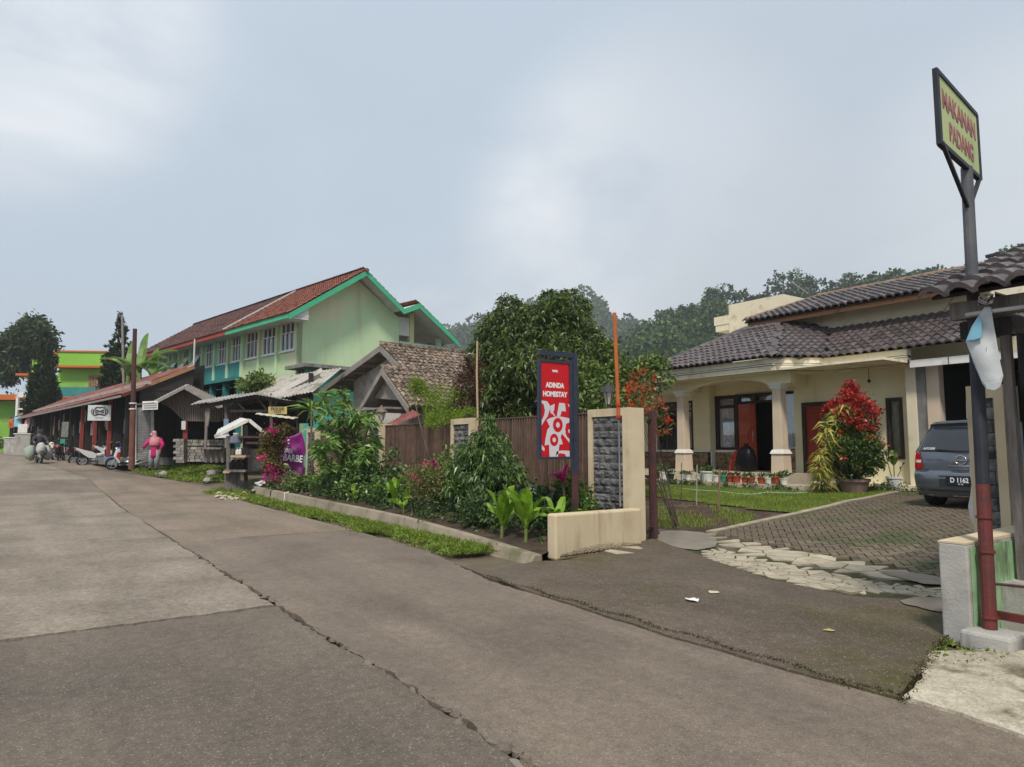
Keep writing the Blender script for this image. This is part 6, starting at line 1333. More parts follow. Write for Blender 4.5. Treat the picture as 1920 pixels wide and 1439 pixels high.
# ================================================================ old tiled house
oh = thing('old_house', 'old low house with weathered tiled roof and white gable behind the fence', 'house', (-23.24, 10.38, .4), R(5)); zo = lambda z: z - .4
M('old_white', (.55, .52, .48), (.62, .59, .55), 2, .85, stain=((.36, .32, .28), 1.5, .52, .66)); M('weathered', (.20, .18, .16), (.30, .27, .24), 5, .9, .004, 40)
MB().extr([(-3.4, .7, zo(.4)), (3.2, .7, zo(.4)), (3.2, .7, zo(3.1)), (0, .7, zo(5.0)), (-3.4, .7, zo(4.2))], (0, .2, 0)).build('gable_wall', m_['old_white'], oh, world=False)
MB().box(3.0, 3.2, .9, 9, 0, zo(3.0)).build('side_wall', m_['old_white'], oh, world=False)
rr_ = MB().hexa([(-.0, 0, zo(5.16)), (-.0, 9.5, zo(5.16)), (-4.9, 9.5, zo(3.9)), (-4.9, 0, zo(3.9)), (0, 0, zo(5.22)), (0, 9.5, zo(5.22)), (-4.9, 9.5, zo(3.96)), (-4.9, 0, zo(3.96))])
rr_.hexa([(0, 0, zo(5.16)), (0, 9.5, zo(5.16)), (4.0, 9.5, zo(2.70)), (4.0, 0, zo(2.70)), (0, 0, zo(5.22)), (0, 9.5, zo(5.22)), (4.0, 9.5, zo(2.76)), (4.0, 0, zo(2.76))]); r0 = rr_.build('roof', m_['weathered'], oh, world=False)
T = loc_tiles((4.05, 0, zo(2.74)), (0, 1, 0), (-4.0, 0, 2.46), 9.4, 4.7, None, .20, .26); cw = Matrix.Translation(oh.location) @ Matrix.Rotation(R(5), 4, 'Z'); T.sort(key=lambda m: (cw @ m.translation - CAM).length)
vis = [m for m in T if m.translation.y < 5.5]; me_ot = bpy.data.meshes.new('roof_tile'); me_ot.from_pydata(TP[0], [], TP[1]); me_ot.materials.append(m_['old_tile'])
top300 = sorted(vis, key=lambda m: -m.translation.z)[:300]; ids = set(id(m) for m in top300)
for m in top300: o = put('roof_tile', me_ot, r0); o.matrix_local = m
tag(put('roof_tile_field', mesh_rep('roof_tile_field', sp_t[0], sp_t[1], np.array([np.array(m) for m in T if id(m) not in ids]), m_['old_tile']), r0), kind='stuff')
for k in range(24): MB().tube([(0, .4 * k, zo(5.28)), (0, .4 * k + .42, zo(5.28))], [.11, .095], 7).build('ridge_cap', m_['old_tile'], r0, world=False)
for (x, z) in ((-4.9, 3.9), (4.0, 2.7)): MB().hexa([(0, -.04, zo(4.98)), (0, 0, zo(4.98)), (x, 0, zo(z - .18)), (x, -.04, zo(z - .18)), (0, -.04, zo(5.2)), (0, 0, zo(5.2)), (x, 0, zo(z + .04)), (x, -.04, zo(z + .04))]).build('barge_board', m_['weathered'], oh, world=False)
for k in range(5): x = -.8 - .8 * k; MB().box(x - .04, x + .04, .02, .7, zo(5.0 + .257 * x), zo(5.08 + .257 * x)).build('rafter', m_['weathered'], oh, world=False)
px_, py_, pz_ = 1.95, -1.0, 4.1
MB().extr([(px_ - 1.0, py_ + .25, zo(3.2)), (px_ + 1.1, py_ + .25, zo(3.0)), (px_, py_ + .25, zo(3.95))], (0, .08, 0)).build('porch_gable', m_['weathered'], oh, world=False)
pr_ = MB().hexa([(px_, py_, zo(pz_ - .05)), (px_, .7, zo(pz_ - .05)), (px_ + 1.7, .7, zo(2.75)), (px_ + 1.7, py_, zo(2.75)), (px_, py_, zo(pz_)), (px_, .7, zo(pz_)), (px_ + 1.7, .7, zo(2.8)), (px_ + 1.7, py_, zo(2.8))]).hexa([(px_, py_, zo(pz_ - .05)), (px_, .7, zo(pz_ - .05)), (px_ - 1.5, .7, zo(2.9)), (px_ - 1.5, py_, zo(2.9)), (px_, py_, zo(pz_)), (px_, .7, zo(pz_)), (px_ - 1.5, .7, zo(2.95)), (px_ - 1.5, py_, zo(2.95))]).build('porch_roof', m_['weathered'], oh, world=False)
for m in loc_tiles((px_ + 1.75, py_, zo(2.78)), (0, 1, 0), (-1.7, 0, 1.32), 1.65, 2.15, None, .2, .26): o = put('roof_tile', me_ot, pr_); o.matrix_local = m
M('dark_tile', (.09, .045, .045), (.14, .075, .07), 6, .8, obj=.3)
for (x, z) in ((px_ + 1.7, 2.7), (px_ - 1.5, 2.85)): MB().hexa([(px_, py_ - .04, zo(pz_ - .2)), (px_, py_, zo(pz_ - .2)), (x, py_, zo(z - .15)), (x, py_ - .04, zo(z - .15)), (px_, py_ - .04, zo(pz_ + .03)), (px_, py_, zo(pz_ + .03)), (x, py_, zo(z + .05)), (x, py_ - .04, zo(z + .05))]).build('barge_board', m_['weathered'], oh, world=False)
MB().box(px_ - 1.2, px_ + 1.2, py_ - .5, .6, zo(2.72), zo(2.78)).build('tin_canopy', m_['weathered'], oh, world=False)
def corr(name, mat, p00, p10, p11, p01, n, amp, par=None, world=True, nrm=None):
    """corrugated sheet over a quad, ridges running from edge p00-p10 to p01-p11"""
    p00, p10, p11, p01 = map(Vector, (p00, p10, p11, p01)); nn_ = (p10 - p00).cross(p01 - p00).normalized() * amp; b = MB()
    for k in range(2 * n + 1):
        t = k / (2 * n); o = nn_ if k % 2 else -nn_; b.v += [tuple(p00.lerp(p10, t) + o), tuple(p01.lerp(p11, t) + o)]
    b.f = [(2 * k, 2 * k + 2, 2 * k + 3, 2 * k + 1) for k in range(2 * n)]
    return b.build(name, mat, par, world=world, smooth=True)
M('rust_tin', (.16, .035, .030), (.23, .065, .05), 3, .7, stain=((.27, .19, .16), 2, .52, .66)); M('grey_tin', (.30, .28, .26), (.38, .36, .33), 3, .6, stain=((.20, .17, .15), 1.5, .5, .62)); M('white_tin', (.60, .58, .55), (.68, .66, .63), 3, .6, stain=((.45, .42, .38), 3, .52, .66)); M('brown_tin', (.19, .155, .13), (.26, .215, .18), 4, .7, stretch=(6, 6, .5))
tag(corr('rusty_tin_sheet', m_['rust_tin'], DP(733, 800, 20.4), DP(790, 778, 20.4), DP(775, 768, 21.5), DP(725, 795, 21.5), 9, .02), 'striped rusty tin sheet leaning just above the slatted fence', 'tin sheet')
# ================================================================ lean-to with cement roof beside the school
lt = thing('cement_leanto', 'weathered grey cement-roofed lean-to between stalls and the turquoise wall', 'shed', DP(560, 820, 28))
M('cement_sheet', (.33, .30, .26), (.42, .39, .35), 3, .9, .004, 40, stain=((.18, .15, .12), 2, .52, .66))
corr('roof_sheet', m_['cement_sheet'], DP(430, 765, 27), DP(585, 735, 24.6), DP(640, 690, 27), DP(492, 712, 29.5), 26, .025, lt)
MB().hexa([DP(505, 738, 26.4), DP(598, 738, 26.4), DP(598, 738, 27.2), DP(505, 738, 27.2), DP(560, 718, 26.4), DP(598, 698, 26.4), DP(598, 698, 27.2), DP(560, 718, 27.2)]).build('gable_infill', m_['old_white'], lt)
a, c = DP(512, 742, 26.3), DP(604, 694, 26.3); MB().bar(a, c, .08, .16).build('barge_board', m_['old_white'], lt)
MB().bar(DP(583, 700, 26.2), DP(583, 800, 26.2), .14).build('post', m_['black_wood'], lt); MB().hexa([DP(545, 755, 26.6), DP(583, 752, 26.6), DP(583, 752, 27), DP(545, 755, 27), DP(545, 720, 26.6), DP(583, 716, 26.6), DP(583, 716, 27), DP(545, 720, 27)]).build('shutter', m_['weathered'], lt)
for k in range(4): MB().bar(DP(505 + 12 * k, 738, 26.3), DP(505 + 12 * k, 752, 26.3), .05).build('louvre_bar', m_['old_white'], lt)
MB().bar(DP(500, 775, 27), DP(582, 772, 27), .1, .9).build('lower_wall', m_['black_wood'], lt)
bush('rooftop_shrub', 'green shrub growing on the grey cement roof below the school', 'shrub', DP(478, 730, 28), [(*DP(470, 722, 28), .5, .5, .3), (*DP(490, 715, 28), .45, .45, .3)], 90, 14, .2, .07, Lg, .03, spread=.35, shell=.3)
# ================================================================ corrugated gable kiosk, stall, stone wall
kk = thing('corrugated_kiosk', 'open kiosk with brown corrugated gable and dark inside behind the stone wall', 'kiosk', DP(340, 868, 31.5))
def strip_wall(px_top, px_bot, d, n, mat, par, name, amp=.03):
    b = MB()
    for k in range(2 * n + 1):
        u = px_top[0][0] + (px_top[-1][0] - px_top[0][0]) * k / (2 * n); dd = d + (amp if k % 2 else -amp); b.v += [tuple(DP(u, itp(u, px_bot), dd)), tuple(DP(u, itp(u, px_top), dd))]
    b.f = [(2 * k, 2 * k + 2, 2 * k + 3, 2 * k + 1) for k in range(2 * n)]; return b.build(name, mat, par)
strip_wall([(303, 752), (345, 730), (412, 762)], [(303, 756), (320, 766), (345, 790), (412, 791)], 31, 26, m_['brown_tin'], kk, 'gable_sheet')
corr('roof_sheet', m_['grey_tin'], DP(262, 769, 30.2), DP(346, 725, 30.2), DP(352, 720, 35), DP(275, 758, 35), 14, .03, kk)
corr('roof_sheet', m_['weathered'], DP(346, 725, 30.2), DP(418, 766, 30.2), DP(420, 752, 35), DP(352, 720, 35), 14, .03, kk)
MB().bar(DP(262, 771, 30.2), DP(346, 727, 30.2), .06, .12).build('barge_board', m_['weathered'], kk); MB().bar(DP(346, 727, 30.2), DP(418, 768, 30.2), .06, .12).build('barge_board', m_['weathered'], kk)
MB().hexa([DP(255, 872, 34.6), DP(440, 872, 34.6), DP(440, 872, 34.9), DP(255, 872, 34.9), DP(255, 755, 34.6), DP(440, 755, 34.6), DP(440, 755, 34.9), DP(255, 755, 34.9)]).build('back_wall', m_['interior_dark'], kk)
MB().hexa([DP(418, 866, 31), DP(420, 866, 31), DP(424, 866, 34.7), DP(422, 866, 34.7), DP(418, 765, 31), DP(420, 765, 31), DP(424, 765, 34.7), DP(422, 765, 34.7)]).build('side_wall', m_['black_wood'], kk)
M('post_red', (.30, .05, .035), (.24, .05, .04), 4, .7); MB().bar(DP(347, 792, 30.8), DP(347, 866, 30.8), .16).build('post', m_['post_red'], kk); MB().bar(DP(344, 790, 30.7), DP(344, 806, 30.7), .14, .2).build('post_band', m_['white_paint'], kk)
M('shutter_grey', (.24, .24, .24), (.16, .16, .16), 5, .6, metal=.3)
for k in range(34): v = 766 + 2.9 * k; MB().bar(DP(254, v, 31.4), DP(285, v, 31.4), .05, .058).build('shutter_slat', m_['shutter_grey'], kk)
for u in (253, 286): MB().bar(DP(u, 760, 31.3), DP(u, 868, 31.3), .1).build('shutter_rail', m_['old_white'], kk)
ws = thing('slat_signboard', 'small white signboard with grey lines hanging beside the rusty pole', 'sign', DP(281, 768, 29.6)); MB().hexa([DP(267, 769, 29.6), DP(296, 768, 29.6), DP(296, 768, 29.66), DP(267, 769, 29.66), DP(267, 753, 29.6), DP(296, 752, 29.6), DP(296, 752, 29.66), DP(267, 753, 29.66)]).build('board', m_['white_paint'], ws)
for k in range(3): MB().bar(DP(269, 757 + 4 * k, 29.58), DP(294, 756 + 4 * k, 29.58), .01, .025).build('printed_line', m_['grey_post'], ws)
MB().bar(DP(256, 759, 29.6), DP(300, 754, 29.62), .03).build('arm', m_['weathered'], ws)
# block wall
M('block_grey', (.22, .20, .18), (.30, .28, .25), 5, .9, .01, 30, obj=.3, stain=((.12, .12, .07), 3, .52, .66))
bw = thing('stacked_block_wall', 'low wall of rough stacked blocks in front of the corrugated kiosk', 'wall', DP(375, 868, 28.7)); bl_me = MB().hexa([(-.5, -.5, -.5), (.5, -.5, -.5), (.5, .5, -.5), (-.5, .5, -.5), (-.46, -.46, .5), (.46, -.46, .5), (.46, .46, .5), (-.46, .46, .5)]).mesh('block', m_['block_grey'])
for (u0, u1, v0, v1) in ((332, 348, 823, 868), (348, 420, 823, 836), (348, 420, 836, 866)):
    v = v1; r_ = 0
    while v > v0 + 2:
        u = u0 - (5 if r_ % 2 else 0); r_ += 1
        while u < u1 - 2:
            w_ = min(random.uniform(9, 14), u1 - u); p = DP(u + w_ / 2, v - 2.8, 28.7 if u0 < 340 else 29.0); dark = u0 > 340 and v0 > 830
            put('block', bl_me, bw, p - offs(bw), (0, 0, facing(random.uniform(-4, 4))), ((w_ - .6) * .0218, .28, .115)); u += w_
        v -= 5.6
# open stall
so = thing('open_stall', 'open wooden stall with thin sheet roof on crooked posts', 'stall', DP(440, 870, 27))
corr('roof_sheet', m_['grey_tin'], DP(354, 760, 25.6), DP(480, 740, 25.2), DP(478, 733, 29), DP(372, 752, 29), 18, .02, so); corr('roof_sheet', m_['weathered'], DP(480, 740, 25.2), DP(566, 755, 25.2), DP(562, 746, 29), DP(478, 733, 29), 14, .02, so)
MB().bar(DP(378, 763, 25.7), DP(480, 744, 25.4), .1, .14).build('front_beam', m_['black_wood'], so); MB().bar(DP(480, 744, 25.4), DP(562, 758, 25.4), .1, .12).build('front_beam', m_['black_wood'], so)
for (u0, v0, u1, v1, m) in ((388, 768, 383, 866, 'old_wood'), (392, 765, 388, 800, 'weathered'), (423, 760, 424, 850, 'old_wood'), (508, 752, 508, 850, 'old_wood'), (558, 757, 556, 860, 'black_wood')): MB().tube([DP(u0, v0, 25.8), DP((u0 + u1) / 2 + 1, (v0 + v1) / 2, 25.8), DP(u1, v1, 25.8)], [.07, .055, .06], 7).build('post', m_[m], so)
MB().bar(DP(424, 786, 25.7), DP(424, 815, 25.7), .14).build('blue_band', M('blue_paint', (.22, .32, .45)), so)
for (u0, v0, u1, v1) in ((445, 755, 460, 770), (483, 748, 500, 768), (520, 752, 512, 766)): MB().bar(DP(u0, v0, 26), DP(u1, v1, 26), .06).build('brace', m_['old_wood'], so)
strip_wall([(388, 770), (455, 757)], [(388, 790), (455, 790)], 28.6, 20, m_['brown_tin'], so, 'back_sheet')
MB().hexa([DP(455, 860, 28.8), DP(560, 860, 28.8), DP(560, 860, 29), DP(455, 860, 29), DP(455, 748, 28.8), DP(560, 752, 28.8), DP(560, 752, 29), DP(455, 748, 29)]).build('back_wall', m_['interior_dark'], so)
MB().bar(DP(430, 771, 26), DP(502, 771, 26), .07, .09).build('rail', m_['old_wood'], so)
for (u0, u1) in ((384, 386), (394, 396), (404, 406), (415, 417)): MB().bar(DP(u0, 842, 25.5), DP(u1, 868, 25.5), .06).build('table_leg', m_['old_wood'], so)
MB().bar(DP(380, 841, 25.5), DP(420, 841, 25.5), .5, .05).build('table_top', m_['old_wood'], so); MB().bar(DP(386, 855, 25.7), DP(418, 855, 25.7), .03, .45).build('table_front', m_['weathered'], so)
ysn = thing('yellow_signboard', 'faded yellow signboard with dark lettering hung on the stall wall', 'sign', DP(518, 778, 25.2)); M('sign_yellow', (.48, .38, .12), (.40, .33, .15), 5, .7)
MB().hexa([DP(503, 777, 25.2), DP(538, 777, 25.2), DP(538, 777, 25.25), DP(503, 777, 25.25), DP(503, 763, 25.2), DP(538, 763, 25.2), DP(538, 763, 25.25), DP(503, 763, 25.25)]).build('board', m_['sign_yellow'], ysn)
for txt, v, sz in (('PERSIB', 767, .17), ('1933', 773, .13)): put('lettering', text_mesh(txt, sz, m_['black_wood'], .001), ysn, DP(520, v, 25.17) - offs(ysn), (R(90), 0, facing()))
M('sheet_cream', (.55, .50, .38), (.48, .44, .34), 3, .8); tag(corr('cream_canopy', m_['sheet_cream'], DP(478, 777, 23.6), DP(548, 786, 23.2), DP(560, 783, 25), DP(482, 774, 25), 6, .01), 'slanting cream sheet canopy behind the small gabled kiosk', 'canopy')
# small gabled petrol kiosk
gk = thing('gabled_shelf_kiosk', 'small shelf kiosk with white tin gable roof and dark canisters by the road', 'kiosk', DP(450, 918, 22.6))
dK = 22.6
corr('roof_sheet', m_['white_tin'], DP(403, 817, dK), DP(467, 786, dK), DP(452, 783, dK + 1.7), DP(408, 806, dK + 1.7), 9, .012, gk); corr('roof_sheet', m_['white_tin'], DP(467, 786, dK), DP(503, 816, dK), DP(497, 808, dK + 1.7), DP(452, 783, dK + 1.7), 8, .012, gk)
for (a, c) in (((403, 819), (467, 788)), ((467, 788), (503, 818)), ((403, 819), (430, 818))): MB().bar(DP(*a, dK - .02), DP(*c, dK - .02), .05, .10).build('barge_board', m_['white_tin'], gk)
for (u, v0, v1, m) in ((428, 818, 920, 'old_wood'), (461, 798, 922, 'brown_wood'), (425, 880, 920, 'old_wood'), (490, 815, 870, 'old_wood')): MB().bar(DP(u, v0, dK), DP(u, v1, dK), .10).build('post', m_['black_wood' if m == 'brown_wood' else m], gk)
for (u0, u1, v, m) in ((430, 495, 820, 'rust_metal'), (438, 466, 856, 'bamboo'), (430, 466, 883, 'old_wood'), (424, 436, 885, 'bamboo'), (466, 490, 831, 'rust_metal')): MB().bar(DP(u0, v, dK), DP(u1, v, dK), .5, .07).build('shelf', m_[m], gk)
strip_wall([(431, 842), (466, 840)], [(431, 880), (466, 880)], dK + .45, 5, m_['cement_sheet'], gk, 'back_panel', .01); MB().hexa([DP(466, 880, dK + .5), DP(492, 880, dK + .5), DP(492, 880, dK + .6), DP(466, 880, dK + .6), DP(466, 842, dK + .5), DP(492, 842, dK + .5), DP(492, 842, dK + .6), DP(466, 842, dK + .6)]).build('counter', m_['grey_concrete'], gk)
MB().bar(DP(440, 886, dK + .1), DP(444, 922, dK + .1), .3, .05).build('board_leg', m_['old_wood'], gk)
for k, (u, v, r, h) in enumerate(((436, 880, .11, .30), (446, 880, .12, .32), (455, 880, .12, .32), (445, 853, .06, .2), (450, 853, .05, .2), (442, 832, .2, .3))):
    p = DP(u, v, dK - .1); t = thing('fuel_canister' if k < 3 else 'glass_bottle' if k < 5 else 'plastic_tub', ['black canister, left one on the lower kiosk shelf', 'black canister, middle one on the lower kiosk shelf', 'black canister, right one on the lower kiosk shelf', 'pale bottle, left one on the upper kiosk shelf', 'pale bottle, right one on the upper kiosk shelf', 'blue-grey tub standing under the white tin gable'][k], 'canister' if k < 3 else 'bottle' if k < 5 else 'tub', p, 0, 'goods on the shelf kiosk')
    m = m_['black_plastic'] if k < 3 else m_['pot_white'] if k < 5 else M('tub', (.16, .18, .24)); MB().lathe([(r * .9, 0), (r, .03), (r, h * .7), (r * .5, h * .85), (r * .4, h)], n=10).build('body', m, t, world=False); MB().lathe([(r * .45, h), (r * .45, h + .04)], n=8).build('cap', m_['pot_white'], t, world=False)
# purple banner
M('purple', (.20, .012, .16), (.27, .02, .22), 3, .5, stain=((.14, .008, .11), 4, .5, .64)); pbn = thing('purple_banner', 'crumpled purple barber banner tied up beside the end fence pillar', 'banner', DP(540, 905, 22.2))
def ban(name, px, mat, d, amp, par, res=8):
    pts = [DP(u, v, d) for u, v in px]; c = sum(pts, Vector()) / len(pts); b = MB(); n = len(pts)
    for k in range(res + 1):
        for p in pts: q = c.lerp(p, k / res); w_ = amp * math.sin(q.y * 7 + q.z * 3) + amp * .6 * math.sin(q.z * 9 - q.y * 5); b.v.append(tuple(q - _F * w_))
    for k in range(res):
        for i in range(n): b.f.append((k * n + i, k * n + (i + 1) % n, (k + 1) * n + (i + 1) % n, (k + 1) * n + i))
    o = b.build(name, mat, par, smooth=True); m = o.modifiers.new('s', 'SOLIDIFY'); m.thickness = .006; return o
ban('cloth', [(530, 822), (550, 817), (566, 810), (571, 832), (573, 850), (568, 858), (570, 880), (567, 898), (558, 900), (553, 885), (540, 870), (524, 866), (526, 850), (528, 835)], m_['purple'], 22.2, .05, pbn)
ban('lower_cloth', [(495, 868), (526, 866), (530, 885), (528, 905), (497, 907)], m_['purple'], 22.3, .04, pbn)
for txt, u, v, sz, rot in (('BARBE', 549, 860, .30, 6), ('SMA', 541, 846, .2, 10), ('S', 541, 829, .2, 0)):
    o = put('lettering', text_mesh(txt, sz, m_['letter_white'], .002, .006, sx=.72), pbn, DP(u, v, 22.08) - offs(pbn), (R(90), R(rot), facing()))
for (a, c) in (((530, 822), (520, 806)), ((566, 810), (580, 800))): MB().tube([DP(*a, 22.2), DP(*c, 22.2)], .01, 5).build('cord', m_['pot_white'], pbn)
# rubble heap and rags by the verge
b = MB()
for k in range(46):
    p = PG(random.uniform(405, 470), random.uniform(926, 938)); r = random.uniform(.03, .13); b.ball((p.x, p.y, p.z + r * .3), (r, r * .8, r * .45), 7, 5, .25)
tag(b.build('rubble_heap', m_['flagstone']), 'heap of pale rubble and litter beside the road below the shelf kiosk', 'rubble', kind='stuff')
for k, (u, v, r) in enumerate(((400, 893, .35), (318, 872, .3), (303, 893, .3), (390, 905, .25))):
    p = PG(u, v); b = MB(); b.ball((p.x, p.y, p.z + r * .25), (r, r * .8, r * .5), 9, 6, .15); tag(b.build('boulder', m_['block_grey'], smooth=False), ['grey boulder in the grass below the open stall', 'rough grey stone at the corner of the block wall', 'flat stone beside the woman in pink', 'grey stone at the edge of the grass bank'][k], 'stone')
rg = thing('pink_rag_heap', 'heap of pink and grey rags lying at the corner of the planter kerb', 'rags', PG(485, 925))
for k in range(9):
    p = PG(random.uniform(472, 496), random.uniform(912, 930)); MB().ball((p.x, p.y, p.z + random.uniform(.05, .3)), (random.uniform(.1, .25), .1, .06), 7, 5, .3).build('rag', [m_['black_plastic'], m_['pot_white'], m_['purple'], MATS['banner_white']][k % 4], rg)
tag(MB().tube([PG(478, 925) + Vector((0, 0, .3)), DP(494, 903, 22)], .03, 6).build('white_stick', m_['pot_white']), 'white stick leaning over the rag heap', 'stick')
# ================================================================ poles
M('pole_rust', (.12, .045, .035), (.17, .075, .055), 3, .7, .004, 30); rp = thing('rusty_pole', 'tall rusty brown pole standing in the grass beside the scooters', 'pole', DP(247, 879, 30))
pA, pB = DP(246.5, 880, 30), DP(253, 617, 30); MB().tube([pA, pA.lerp(pB, .42)], [.13, .12], 12).build('lower_tube', m_['pole_rust'], rp); MB().tube([pA.lerp(pB, .42), pB], [.10, .085], 12).build('upper_tube', M('pole_maroon', (.06, .02, .02), (.09, .03, .03), 4, .6), rp)
for t in (.42, .46): MB().tube([pA.lerp(pB, t), pA.lerp(pB, t + .008)], .15, 10).build('collar', m_['white_paint'], rp)
wp = thing('wooden_pole', 'weathered thin wooden pole with a cross arm above the shop roof', 'pole', DP(231, 720, 40)); MB().tube([DP(232, 720, 40), DP(229, 592, 40)], [.075, .06], 8).build('shaft', m_['weathered'], wp); MB().bar(DP(222, 593, 40), DP(231, 593, 40), .06).build('cross_arm', m_['old_wood'], wp)
# ================================================================ shop row
sr = thing('shop_row', 'long row of dark open shops under one rusty red tin roof', 'shops', (-37.57, 3.82, .96), R(7.1)); zs = lambda z: z - .96
corr('roof_sheet', m_['rust_tin'], (-44, .9, zs(4.72)), (0, .9, zs(4.72)), (-.2, 3.0, zs(5.75)), (-44, 3.0, zs(5.75)), 150, .03, sr, False)
corr('awning_sheet', m_['rust_tin'], (-43.5, -.35, zs(3.95)), (.4, -.35, zs(4.05)), (.2, .8, zs(4.55)), (-43.5, .8, zs(4.5)), 150, .03, sr, False)
MB().hexa([(-44, .72, zs(4.5)), (.3, .72, zs(4.55)), (.3, .95, zs(4.55)), (-44, .95, zs(4.5)), (-44, .72, zs(4.66)), (.3, .72, zs(4.72)), (.3, .95, zs(4.72)), (-44, .95, zs(4.66))]).build('pale_ridge_strip', m_['cement_sheet'], sr, world=False)
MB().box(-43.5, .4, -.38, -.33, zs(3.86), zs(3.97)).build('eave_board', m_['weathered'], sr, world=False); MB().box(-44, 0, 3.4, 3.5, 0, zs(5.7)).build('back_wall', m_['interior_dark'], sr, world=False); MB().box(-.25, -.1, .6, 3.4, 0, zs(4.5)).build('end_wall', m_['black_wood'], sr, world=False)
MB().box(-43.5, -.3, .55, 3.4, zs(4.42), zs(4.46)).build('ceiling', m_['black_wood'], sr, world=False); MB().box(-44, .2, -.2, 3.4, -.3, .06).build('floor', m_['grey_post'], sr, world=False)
MB().bar((0, -.2, zs(4.0)), (0, 3.0, zs(5.6)), .1, .18).build('end_rafter', m_['brown_wood'], sr, world=False); MB().extr([(-.12, .5, zs(4.3)), (-.12, 3.0, zs(4.3)), (-.12, 3.0, zs(5.6))], (.05, 0, 0)).build('end_gable', m_['black_wood'], sr, world=False)
for k in range(13):
    x = -.5 - 3.4 * k; red = k in (1, 2, 3)
    MB().bar((x, .15, 0), (x, .15, zs(4.2)), .17 if red else .14).build('post', m_['post_red' if red else 'black_wood'], sr, world=False)
    MB().box(x - 3.3, x - 3.2, .3, 3.4, 0, zs(4.4)).build('partition', m_['black_wood'], sr, world=False)
    cs_ = [(.25, .05, .04), (.10, .16, .25), (.30, .24, .12), (.22, .22, .22), (.08, .18, .14), (.35, .3, .28)]
    for i in range(5):
        xx = x - random.uniform(.5, 2.9); hh = random.uniform(.3, 1.0); cc = random.choice(cs_)
        MB().box(xx - .2, xx + .2, 1.0, 1.4, .06, .06 + hh).build('crate', MATS.get('cr%d' % cs_.index(cc)) or M('cr%d' % cs_.index(cc), cc), sr, world=False)
    for i in range(3):
        xx = x - random.uniform(.4, 3.0); cc = random.choice(cs_); zt = random.uniform(2.2, 3.1); MB().box(xx - .25, xx + .25, .5, .53, zs(zt), zs(zt + .7)).build('hanging_goods', MATS.get('cr%d' % cs_.index(cc)) or M('cr%d' % cs_.index(cc), cc), sr, world=False)
# front displays at the far end
for k, (u0, u1, v0, v1, d, m, lab) in enumerate(((16, 26, 789, 803, 60, 'orange_paint', 'orange cloth hanging at the far end of the shop row'), (26, 42, 783, 801, 58, 'banner_blue', 'pale blue banner hanging at the far end of the shop row'), (43, 62, 780, 803, 55, 'flag_pinkish', 'pinkish slanted cloth under the far shop eave'), (56, 66, 785, 800, 54, 'navy_metal', 'dark blue cloth beside the pinkish one under the far eave'))):
    if m not in MATS: M(m, (.42, .16, .18), (.5, .25, .26), 3, .7)
    tag(ban('shop_cloth', [(u0 + (6 if k == 2 else 0), v0), (u1, v0 - 2), (u1 - (8 if k == 2 else 0), v1), (u0, v1)], m_[m] if m in m_ else MATS[m], d, .08, None), lab, 'cloth')
for k, (u, d, m, lab) in enumerate(((22, 55, 'grey_concrete', 'whitish counter at the far end of the shop row'), (34, 54, 'grey_concrete', 'grey concrete drum beside the whitish counter'), (47, 52, 'grey_tin', 'pale grey cabinet with a white notice in front of the far shops'))):
    p = PG(u, 852); q = DP(u, 852, d); b = MB(); hh = (852 - (822 if k < 2 else 815)) * d / FPX; w_ = .4 if k < 2 else .6
    t = thing('shop_counter', lab, 'counter', q, facing()); b.box(-w_, w_, -.4, .4, -.2, hh).build('cabinet', m_[m], t, world=False, bev=.03); MB().box(-w_ - .05, w_ + .05, -.45, .45, hh, hh + .06).build('top', m_['white_paint'], t, world=False)
    if k == 2: MB().box(-.35, .35, -.44, -.42, hh + .1, hh + .75).build('notice', m_['pot_white'], t, world=False)
fe = thing('face_emblem_banner', 'white banner with black mask emblem hanging under the red shop roof', 'banner', DP(186, 789, 35.5), facing(6)); k_ = 35.5 / FPX
MB().box(-21 * k_, 20 * k_, 0, .02, 0, 29 * k_).build('sheet', m_['banner_white'], fe, world=False)
def em_(pts, name='emblem_stroke', r=.03): MB().tube([(x * k_, -.012, (29 - y) * k_) for x, y in pts], r, 5).build(name, m_['black_wood'], fe, world=False)
for sx in (-1, 1):
    em_([(sx * 10, 8), (sx * 11, 14), (sx * 10, 19), (sx * 5, 18), (0, 16.5)]); em_([(0, 12), (sx * 4, 10), (sx * 8, 9)]); em_([(sx * 3, 13), (sx * 6, 14.5), (sx * 8, 12.5)]); em_([(sx * 13, 7), (sx * 14.5, 12), (sx * 12.5, 18)], r=.02); em_([(0, 5), (sx * 3, 3.5), (sx * 9, 6)], r=.025)
put('lettering', text_mesh('TATTOO', 3.6 * k_, m_['black_wood'], .001), fe, (0, -.006, 5 * k_), (R(90), 0, 0))
